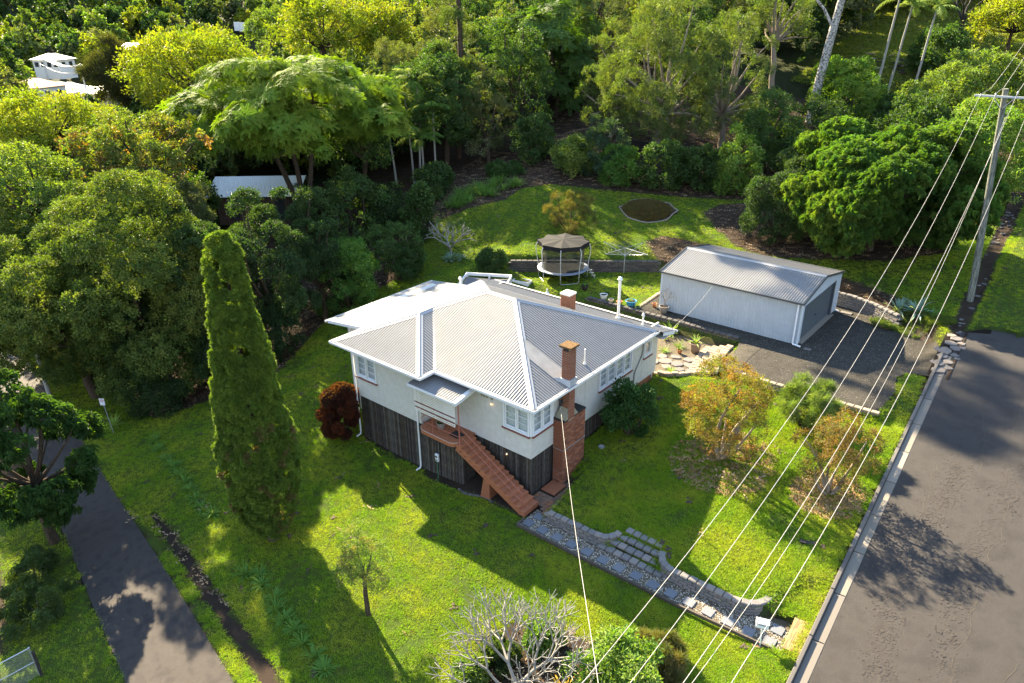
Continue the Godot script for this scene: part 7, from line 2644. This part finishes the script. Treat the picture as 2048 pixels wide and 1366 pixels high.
	for q in [[3.52, 1.5, 1.0], [3.52, 1.5, -1.2]]:
		var wm := MB.new()
		wm.box(Vector3(q[0], q[1], q[2]), Vector3(0.06, 1.6, 0.9))
		put("window", wm.mesh(), M.dark_glass, N)
	for q in [-2.0, 0.2, 2.2]:
		var wm := MB.new()
		wm.box(Vector3(q, 1.4, 2.52), Vector3(0.8, 1.8, 0.06))
		put("window", wm.mesh(), M.dark_glass, N)

func far_house(s: Array) -> void:
	var x: float = s[2]
	var z: float = s[3]
	var w: float = s[5]
	var d: float = s[6]
	var h: float = s[7]
	var N := thing(s[0], s[1], "house", Vector3(x, s[10], z), "houses across the valley", s[4])
	var bx := MB.new()
	bx.box(Vector3(0, h * 0.5 - 1.0, 0), Vector3(w, h + 2.0, d))
	put("wall", bx.mesh(), s[9], N)
	var o := 0.5
	var rise := d * 0.24
	var a := Vector3(-w * 0.5 - o, h, d * 0.5 + o)
	var b := Vector3(w * 0.5 + o, h, d * 0.5 + o)
	var c := Vector3(w * 0.5 + o, h, -d * 0.5 - o)
	var e := Vector3(-w * 0.5 - o, h, -d * 0.5 - o)
	var r0 := Vector3(-w * 0.5 + d * 0.45, h + rise, 0)
	var r1 := Vector3(w * 0.5 - d * 0.45, h + rise, 0)
	for q in [[a, b, r1, r0], [c, e, r0, r1], [b, c, r1, r1], [e, a, r0, r0]]:
		var m := MB.new()
		m.quad(q[0], q[3], q[2], q[1])
		put("roof_plane", m.mesh(), s[8], N)
	for k in 4:
		var wm := MB.new()
		wm.box(Vector3(-w * 0.36 + k * w * 0.24, h * 0.55, d * 0.5 + 0.02), Vector3(1.1, 1.1, 0.08))
		put("window", wm.mesh(), M.dark_glass, N)
	for k in 2:
		var wm := MB.new()
		wm.box(Vector3(w * 0.5 + 0.02, h * 0.55, -d * 0.22 + k * d * 0.44), Vector3(0.08, 1.1, 1.1))
		put("window", wm.mesh(), M.dark_glass, N)

# ---------------------------------------------------------------- materials
func make_materials() -> void:
	var W := Color.WHITE
	var fine_grain := noise_tex(0.05, [Color(0.86, 0.86, 0.86), W], [0.1, 0.9], 512, 5)
	var blotch := noise_tex(0.012, [Color(0.88, 0.88, 0.87), W], [0.15, 0.85], 512, 4, FastNoiseLite.TYPE_SIMPLEX_SMOOTH, 3)
	var speck := noise_tex(0.16, [Color(0.45, 0.45, 0.45), Color(0.75, 0.75, 0.75), W], [0.1, 0.5, 0.9], 512, 3, FastNoiseLite.TYPE_SIMPLEX_SMOOTH, 9)
	var bump_fine := bump_tex(0.09, 512, 4)
	var bump_rough := bump_tex(0.2, 512, 3, FastNoiseLite.TYPE_SIMPLEX_SMOOTH, 5)
	var grain := grain_tex()
	M.earth = over(textured(mat(W, 0.95, 0.0, 0.2), speck, 0.9, bump_fine, 2.5), blotch, 7.0)
	M.earth.vertex_color_use_as_albedo = true
	M.leaf = mat(W, 0.58, 0.0, 0.27)
	M.leaf.vertex_color_use_as_albedo = true
	M.leaf.backlight_enabled = true
	M.leaf.backlight = Color(0.92, 0.96, 0.42)
	M.dry_leaf = mat(W, 0.8, 0.0, 0.3)
	M.dry_leaf.vertex_color_use_as_albedo = true
	M.stone_bits = mat(W, 0.8, 0.0, 0.3)
	M.stone_bits.vertex_color_use_as_albedo = true
	M.bitumen = over(textured(mat(lin(0.063, 0.056, 0.052), 0.85, 0.0, 0.4), speck, 0.5, bump_rough, 0.8), noise_tex(0.01, [Color(0.84, 0.83, 0.83), W, Color(0.93, 0.91, 0.9)], [0.1, 0.55, 0.95], 512, 4, FastNoiseLite.TYPE_SIMPLEX_SMOOTH, 14), 6.0)
	M.bitumen_old = textured(mat(lin(0.085, 0.074, 0.067), 0.9, 0.0, 0.3), speck, 0.4, bump_rough, 0.8)
	M.crack_fill = textured(mat(lin(0.15, 0.13, 0.105), 0.95, 0.0, 0.2), speck, 0.3)
	M.lane = over(textured(mat(lin(0.074, 0.062, 0.055), 0.85, 0.0, 0.4), speck, 0.6, bump_rough, 0.9), noise_tex(0.012, [Color(0.78, 0.77, 0.79), W, Color(0.93, 0.9, 0.87)], [0.1, 0.55, 0.95], 512, 4, FastNoiseLite.TYPE_SIMPLEX_SMOOTH, 24), 5.0)
	M.gravel = over(textured(mat(lin(0.17, 0.16, 0.145), 0.95, 0.0, 0.2), noise_tex(0.3, [Color(0.3, 0.3, 0.3), Color(0.7, 0.69, 0.67), W], [0.2, 0.55, 0.95], 512, 2, FastNoiseLite.TYPE_CELLULAR, 4), 0.8, bump_rough, 1.5), blotch, 5.0)
	M.pebble = textured(mat(lin(0.3, 0.26, 0.21), 0.9, 0.0, 0.3), noise_tex(0.25, [Color(0.35, 0.34, 0.32), Color(0.75, 0.72, 0.66), W], [0.2, 0.5, 0.95], 512, 2, FastNoiseLite.TYPE_CELLULAR, 6), 0.6, bump_rough, 1.2)
	M.mud = textured(mat(lin(0.07, 0.05, 0.038), 0.95, 0.0, 0.2), speck, 0.7, bump_fine, 2.0)
	M.kerb_a = textured(mat(lin(0.085, 0.077, 0.07), 0.9), fine_grain, 0.6, bump_fine, 0.3)
	M.kerb_b = textured(mat(lin(0.12, 0.108, 0.096), 0.9), fine_grain, 0.6, bump_fine, 0.3)
	M.gutter_a = textured(mat(lin(0.22, 0.19, 0.155), 0.9), fine_grain, 0.8, bump_fine, 0.3)
	M.gutter_b = textured(mat(lin(0.17, 0.148, 0.12), 0.9), fine_grain, 0.8, bump_fine, 0.3)
	M.gutter_c = textured(mat(lin(0.13, 0.114, 0.098), 0.9), fine_grain, 0.8, bump_fine, 0.3)
	M.rock_a = textured(mat(lin(0.1, 0.093, 0.083), 0.9), fine_grain, 0.3)
	M.rock_b = textured(mat(lin(0.07, 0.063, 0.06), 0.9), fine_grain, 0.3)
	M.rock_c = textured(mat(lin(0.13, 0.11, 0.09), 0.9), fine_grain, 0.3)
	M.flag_a = textured(mat(lin(0.15, 0.13, 0.118), 0.9), fine_grain, 0.6, bump_fine, 0.4)
	M.flag_b = textured(mat(lin(0.13, 0.118, 0.11), 0.9), fine_grain, 0.6, bump_fine, 0.4)
	M.flag_c = textured(mat(lin(0.19, 0.155, 0.13), 0.9), fine_grain, 0.6, bump_fine, 0.4)
	M.blocks = []
	for c in [lin(0.19, 0.175, 0.165), lin(0.16, 0.15, 0.145), lin(0.225, 0.195, 0.175), lin(0.175, 0.165, 0.16)]:
		M.blocks.append(textured(mat(c, 0.92, 0.0, 0.3), fine_grain, 0.35, bump_rough, 0.5))
	M.blocks_dark = []
	for c in [lin(0.09, 0.083, 0.078), lin(0.11, 0.1, 0.092), lin(0.075, 0.07, 0.068)]:
		M.blocks_dark.append(textured(mat(c, 0.92, 0.0, 0.3), fine_grain, 0.35, bump_rough, 0.5))
	M.blocks_tan = []
	for c in [lin(0.3, 0.235, 0.17), lin(0.26, 0.21, 0.16), lin(0.34, 0.26, 0.19)]:
		M.blocks_tan.append(textured(mat(c, 0.92, 0.0, 0.3), fine_grain, 0.35, bump_rough, 0.5))
	M.slates = []
	for c in [lin(0.135, 0.145, 0.165), lin(0.12, 0.13, 0.15), lin(0.15, 0.155, 0.17)]:
		M.slates.append(textured(mat(c, 0.8, 0.0, 0.4), fine_grain, 0.5, bump_fine, 0.3))
	M.patio = []
	for c in [lin(0.2, 0.1, 0.062), lin(0.16, 0.1, 0.07), lin(0.25, 0.11, 0.06), lin(0.14, 0.095, 0.07), lin(0.19, 0.12, 0.08)]:
		M.patio.append(textured(mat(c, 0.9, 0.0, 0.3), fine_grain, 0.3, bump_fine, 0.3))
	M.bricks = []
	for c in [lin(0.3, 0.115, 0.06), lin(0.24, 0.09, 0.05), lin(0.36, 0.15, 0.08), lin(0.2, 0.08, 0.05), lin(0.28, 0.13, 0.085)]:
		M.bricks.append(textured(mat(c, 0.92, 0.0, 0.3), fine_grain, 0.25, bump_rough, 0.3))
	M.mortar = textured(mat(lin(0.36, 0.31, 0.25), 0.95, 0.0, 0.2), fine_grain, 0.3)
	M.render = over(textured(mat(lin(0.34, 0.31, 0.24), 0.92, 0.0, 0.2), fine_grain, 0.5), blotch, 0.8)
	M.lichen = over(textured(mat(lin(0.24, 0.17, 0.1), 0.95, 0.0, 0.2), noise_tex(0.04, [Color(0.3, 0.26, 0.22), Color(0.8, 0.72, 0.6), W], [0.25, 0.5, 0.8], 256, 4, FastNoiseLite.TYPE_SIMPLEX_SMOOTH, 31), 0.5), fine_grain, 0.2)
	M.white_cap = mat(lin(0.78, 0.76, 0.7), 0.6)
	M.soot = textured(mat(lin(0.035, 0.032, 0.03), 0.85, 0.0, 0.3), fine_grain, 0.4)
	M.iron = over(textured(mat(lin(0.165, 0.165, 0.167), 0.55, 0.0, 0.35), noise_tex(0.02, [Color(0.97, 0.968, 0.96), W], [0.2, 0.8], 512, 3, FastNoiseLite.TYPE_SIMPLEX_SMOOTH, 41), 2.0), noise_tex(0.02, [Color(0.955, 0.95, 0.94), W], [0.2, 0.8], 512, 4, FastNoiseLite.TYPE_SIMPLEX_SMOOTH, 43), 9.0)
	M.iron_flat = over(textured(mat(lin(0.22, 0.218, 0.215), 0.55, 0.0, 0.4), noise_tex(0.02, [Color(0.95, 0.95, 0.95), W], [0.2, 0.8], 256, 3, FastNoiseLite.TYPE_SIMPLEX_SMOOTH, 59), 6.0), blotch, 6.0)
	M.cap = mat(lin(0.27, 0.271, 0.273), 0.5, 0.0, 0.4)
	M.flashing = mat(lin(0.42, 0.46, 0.5), 0.45, 0.4, 0.5)
	M.dark_metal = mat(lin(0.12, 0.12, 0.12), 0.6)
	M.flue = mat(lin(0.68, 0.66, 0.6), 0.55, 0.1)
	M.silt = textured(mat(lin(0.17, 0.07, 0.045), 0.9), fine_grain, 0.4)
	M.fibro = over(textured(mat(lin(0.53, 0.52, 0.485), 0.75, 0.0, 0.3), noise_tex(0.03, [Color(0.975, 0.972, 0.965), W], [0.2, 0.8], 512, 4, FastNoiseLite.TYPE_SIMPLEX_SMOOTH, 51), 1.5), noise_tex(0.02, [Color(0.965, 0.96, 0.95), W], [0.2, 0.8], 512, 4, FastNoiseLite.TYPE_SIMPLEX_SMOOTH, 53), 4.0)
	M.inside = mat(lin(0.12, 0.11, 0.1), 0.9)
	M.trim = mat(lin(0.6, 0.61, 0.62), 0.5, 0.0, 0.4)
	M.slat = mat(lin(0.66, 0.63, 0.54), 0.6, 0.0, 0.4)
	M.sill = textured(mat(lin(0.2, 0.055, 0.035), 0.6), fine_grain, 0.4)
	M.rail = mat(lin(0.3, 0.09, 0.06), 0.55)
	M.terracotta = over(textured(mat(lin(0.4, 0.145, 0.072), 0.7, 0.0, 0.35), fine_grain, 0.6, bump_fine, 0.2), blotch, 1.2)
	M.terracotta_b = over(textured(mat(lin(0.34, 0.125, 0.065), 0.7, 0.0, 0.35), fine_grain, 0.6, bump_fine, 0.2), blotch, 0.9)
	M.nosing = mat(lin(0.4, 0.33, 0.28), 0.8)
	M.battens = []
	for c in [lin(0.075, 0.066, 0.058), lin(0.105, 0.095, 0.085), lin(0.05, 0.045, 0.04), lin(0.14, 0.13, 0.118), lin(0.085, 0.066, 0.05)]:
		M.battens.append(textured(mat(c, 0.9, 0.0, 0.25), grain, 0.7, bump_fine, 0.2))
	M.dark_wood = textured(mat(lin(0.04, 0.033, 0.028), 0.95), grain, 0.8)
	M.sleeper = textured(mat(lin(0.1, 0.08, 0.065), 0.9), grain, 0.6)
	M.ply = over(textured(mat(lin(0.42, 0.25, 0.1), 0.75), grain, 1.2), blotch, 0.9)
	M.brown_board = textured(mat(lin(0.11, 0.075, 0.05), 0.85), grain, 1.5)
	M.glass = mat(Color(0.8, 0.88, 0.92, 0.18), 0.04)
	M.glass.transparency = BaseMaterial3D.TRANSPARENCY_ALPHA
	M.dark_glass = mat(lin(0.03, 0.035, 0.04), 0.08, 0.0, 0.6)
	M.blind = mat(lin(0.4, 0.41, 0.39), 0.85)
	M.olive = mat(lin(0.2, 0.19, 0.1), 0.8)
	M.glow = mat(lin(1, 0.8, 0.5), 0.4)
	M.glow.emission_enabled = true
	M.glow.emission = Color(1.0, 0.82, 0.55)
	M.glow.emission_energy_multiplier = 0.35
	M.zinc = mat(lin(0.42, 0.44, 0.46), 0.42, 0.7, 0.5)
	M.grey_pipe = mat(lin(0.2, 0.2, 0.2), 0.7)
	M.wire = mat(lin(0.3, 0.29, 0.27), 0.5, 0.0, 0.4)
	M.shed_wall = over(textured(mat(lin(0.4, 0.445, 0.475), 0.45, 0.0, 0.4), noise_tex(0.02, [Color(0.97, 0.97, 0.97), W], [0.2, 0.8], 256, 3, FastNoiseLite.TYPE_SIMPLEX_SMOOTH, 58), 6.0), noise_tex(0.02, [Color(0.97, 0.97, 0.965), W], [0.2, 0.8], 512, 4, FastNoiseLite.TYPE_SIMPLEX_SMOOTH, 57), 3.0)
	M.shed_trim = mat(lin(0.48, 0.525, 0.55), 0.45)
	M.pvc = mat(lin(0.76, 0.76, 0.75), 0.4)
	M.charcoal = mat(lin(0.05, 0.055, 0.058), 0.5)
	M.door_dark = mat(lin(0.055, 0.07, 0.08), 0.45, 0.1)
	M.pad = mat(lin(0.13, 0.15, 0.185), 0.6)
	M.pole_grey = mat(lin(0.4, 0.41, 0.41), 0.6)
	M.net_solid = mat(lin(0.015, 0.017, 0.016), 0.9)
	M.net = mat(Color(lin(0.02, 0.024, 0.022), 0.62), 0.9)
	M.net.transparency = BaseMaterial3D.TRANSPARENCY_ALPHA
	M.canopy_black = mat(lin(0.012, 0.0125, 0.014), 0.75, 0.0, 0.25)
	M.shade_cloth = mat(lin(0.1, 0.1, 0.11), 0.9)
	M.blue_glaze = mat(lin(0.03, 0.2, 0.36), 0.2)
	M.green_glaze = mat(lin(0.04, 0.12, 0.08), 0.3)
	M.orange_clay = textured(mat(lin(0.46, 0.17, 0.06), 0.8), fine_grain, 0.3)
	M.cream_clay = textured(mat(lin(0.55, 0.5, 0.35), 0.8), fine_grain, 0.3)
	M.grey_clay = textured(mat(lin(0.25, 0.22, 0.19), 0.85), fine_grain, 0.3)
	M.brown_clay = textured(mat(lin(0.24, 0.17, 0.12), 0.8), fine_grain, 0.3)
	M.pale_urn = mat(lin(0.5, 0.53, 0.52), 0.3)
	M.hose = mat(lin(0.03, 0.16, 0.07), 0.5)
	M.sign_red = mat(lin(0.45, 0.05, 0.06), 0.5)
	M.pole_wood = over(textured(mat(lin(0.27, 0.29, 0.25), 0.9, 0.0, 0.25), grain, 1.4), blotch, 1.5)
	M.bark = over(textured(mat(lin(0.13, 0.1, 0.075), 0.95, 0.0, 0.2), grain, 0.7, bump_rough, 1.0), blotch, 1.0)
	M.bark_pale = over(textured(mat(lin(0.3, 0.245, 0.19), 0.9, 0.0, 0.2), fine_grain, 0.6, bump_fine, 0.6), blotch, 1.2)
	M.bark_frangipani = textured(mat(lin(0.25, 0.235, 0.21), 0.85, 0.0, 0.25), fine_grain, 0.25, bump_fine, 0.3)
	M.bark_white = over(textured(mat(lin(0.5, 0.48, 0.44), 0.85, 0.0, 0.25), fine_grain, 1.0), noise_tex(0.015, [Color(0.45, 0.42, 0.38), W], [0.35, 0.6], 512, 4, FastNoiseLite.TYPE_SIMPLEX_SMOOTH, 63), 2.0)
	M.bark_dark = textured(mat(lin(0.05, 0.042, 0.038), 0.95), grain, 0.8)
	M.palm_trunk = over(textured(mat(lin(0.33, 0.32, 0.29), 0.9), fine_grain, 0.6), blotch, 0.6)
	for q in [["strap_green", 0.055, 0.14, 0.022], ["strap_light", 0.17, 0.27, 0.05], ["strap_bronze", 0.09, 0.06, 0.035], ["strap_yellow", 0.3, 0.26, 0.05], ["strap_orange", 0.5, 0.27, 0.03], ["agave", 0.14, 0.22, 0.18], ["frond", 0.06, 0.13, 0.025], ["frond_light", 0.13, 0.21, 0.045]]:
		var m := mat(lin(q[1], q[2], q[3]), 0.55, 0.0, 0.3)
		m.backlight_enabled = true
		m.backlight = Color(0.5, 0.55, 0.22)
		M[q[0]] = m
	M.far_roof = mat(lin(0.62, 0.63, 0.64), 0.45, 0.1)
	M.far_roof_b = mat(lin(0.56, 0.53, 0.47), 0.5, 0.1)
	M.far_wall = mat(lin(0.66, 0.65, 0.6), 0.8)
	M.far_wall_b = mat(lin(0.42, 0.38, 0.28), 0.8)
	M.red_tile = mat(lin(0.36, 0.15, 0.1), 0.8)

func grain_tex() -> ImageTexture:   # weathered timber: long streaks up the board
	var w := 256
	var im := Image.create(w, w, false, Image.FORMAT_RGB8)
	var f := FastNoiseLite.new()
	f.frequency = 0.06
	f.fractal_octaves = 4
	f.seed = 77
	for y in w:
		for x in w:
			# a torus walk keeps the picture seamless
			var a := TAU * x / w
			var b := TAU * y / w
			var v := f.get_noise_3d(cos(a) * 95.0 + cos(b) * 5.0, sin(a) * 95.0 + sin(b) * 5.0, 0.0)
			var k := clampf(0.72 + v * 0.7, 0.3, 1.0)
			im.set_pixel(x, y, Color(k, k * 0.985, k * 0.97))
	return ImageTexture.create_from_image(im)

func _ready() -> void:
	# -------- camera, sky, sun
	var cam := Camera3D.new()
	cam.name = "camera"
	add_child(cam)
	var fw := Vector3(-0.58028569, -0.41850626, -0.69865659)
	var up := Vector3(-0.26739647, 0.90821391, -0.32194195)
	var rt := Vector3(0.76926435, 0.0, -0.63893063)
	cam.transform = Transform3D(Basis(rt - up * 0.0087, up + rt * 0.0087, -fw).orthonormalized(), Vector3(17.0307, 20.6572, 21.7835))
	cam.fov = 50.406
	cam.near = 0.3
	cam.far = 1500.0
	cam.current = true
	var env := Environment.new()
	env.background_mode = Environment.BG_SKY
	var sky := Sky.new()
	var sm := ProceduralSkyMaterial.new()
	sm.sky_top_color = Color(0.52, 0.64, 0.8)
	sm.sky_horizon_color = Color(0.9, 0.91, 0.91)
	sm.sky_curve = 0.2
	sm.sky_energy_multiplier = 0.7
	sm.ground_energy_multiplier = 0.4
	sm.ground_bottom_color = Color(0.3, 0.32, 0.26)
	sm.ground_horizon_color = Color(0.7, 0.75, 0.78)
	sm.sun_angle_max = 30.0
	sky.sky_material = sm
	env.sky = sky
	env.tonemap_mode = Environment.TONE_MAPPER_LINEAR
	env.tonemap_exposure = 7.6
	env.sdfgi_enabled = true
	env.ssao_enabled = true
	env.ssil_enabled = true
	var we := WorldEnvironment.new()
	we.name = "surroundings"
	we.environment = env
	add_child(we)
	var sun := DirectionalLight3D.new()
	sun.name = "sun"
	sun.light_energy = 1.6
	sun.light_color = Color(1.0, 0.925, 0.78)
	sun.light_angular_distance = 0.6
	sun.shadow_enabled = true
	add_child(sun)
	sun.look_at_from_position(Vector3.ZERO, Vector3(0.814, -0.515, 0.268), Vector3.UP)
	# -------- the place
	make_materials()
	build_land()
	build_hardscape()
	build_walls()
	build_path()
	build_house()
	build_shed()
	build_street()
	build_trampoline()
	build_clothesline()
	build_pergola()
	build_pots()
	build_flora()
	build_grass()
	build_far()
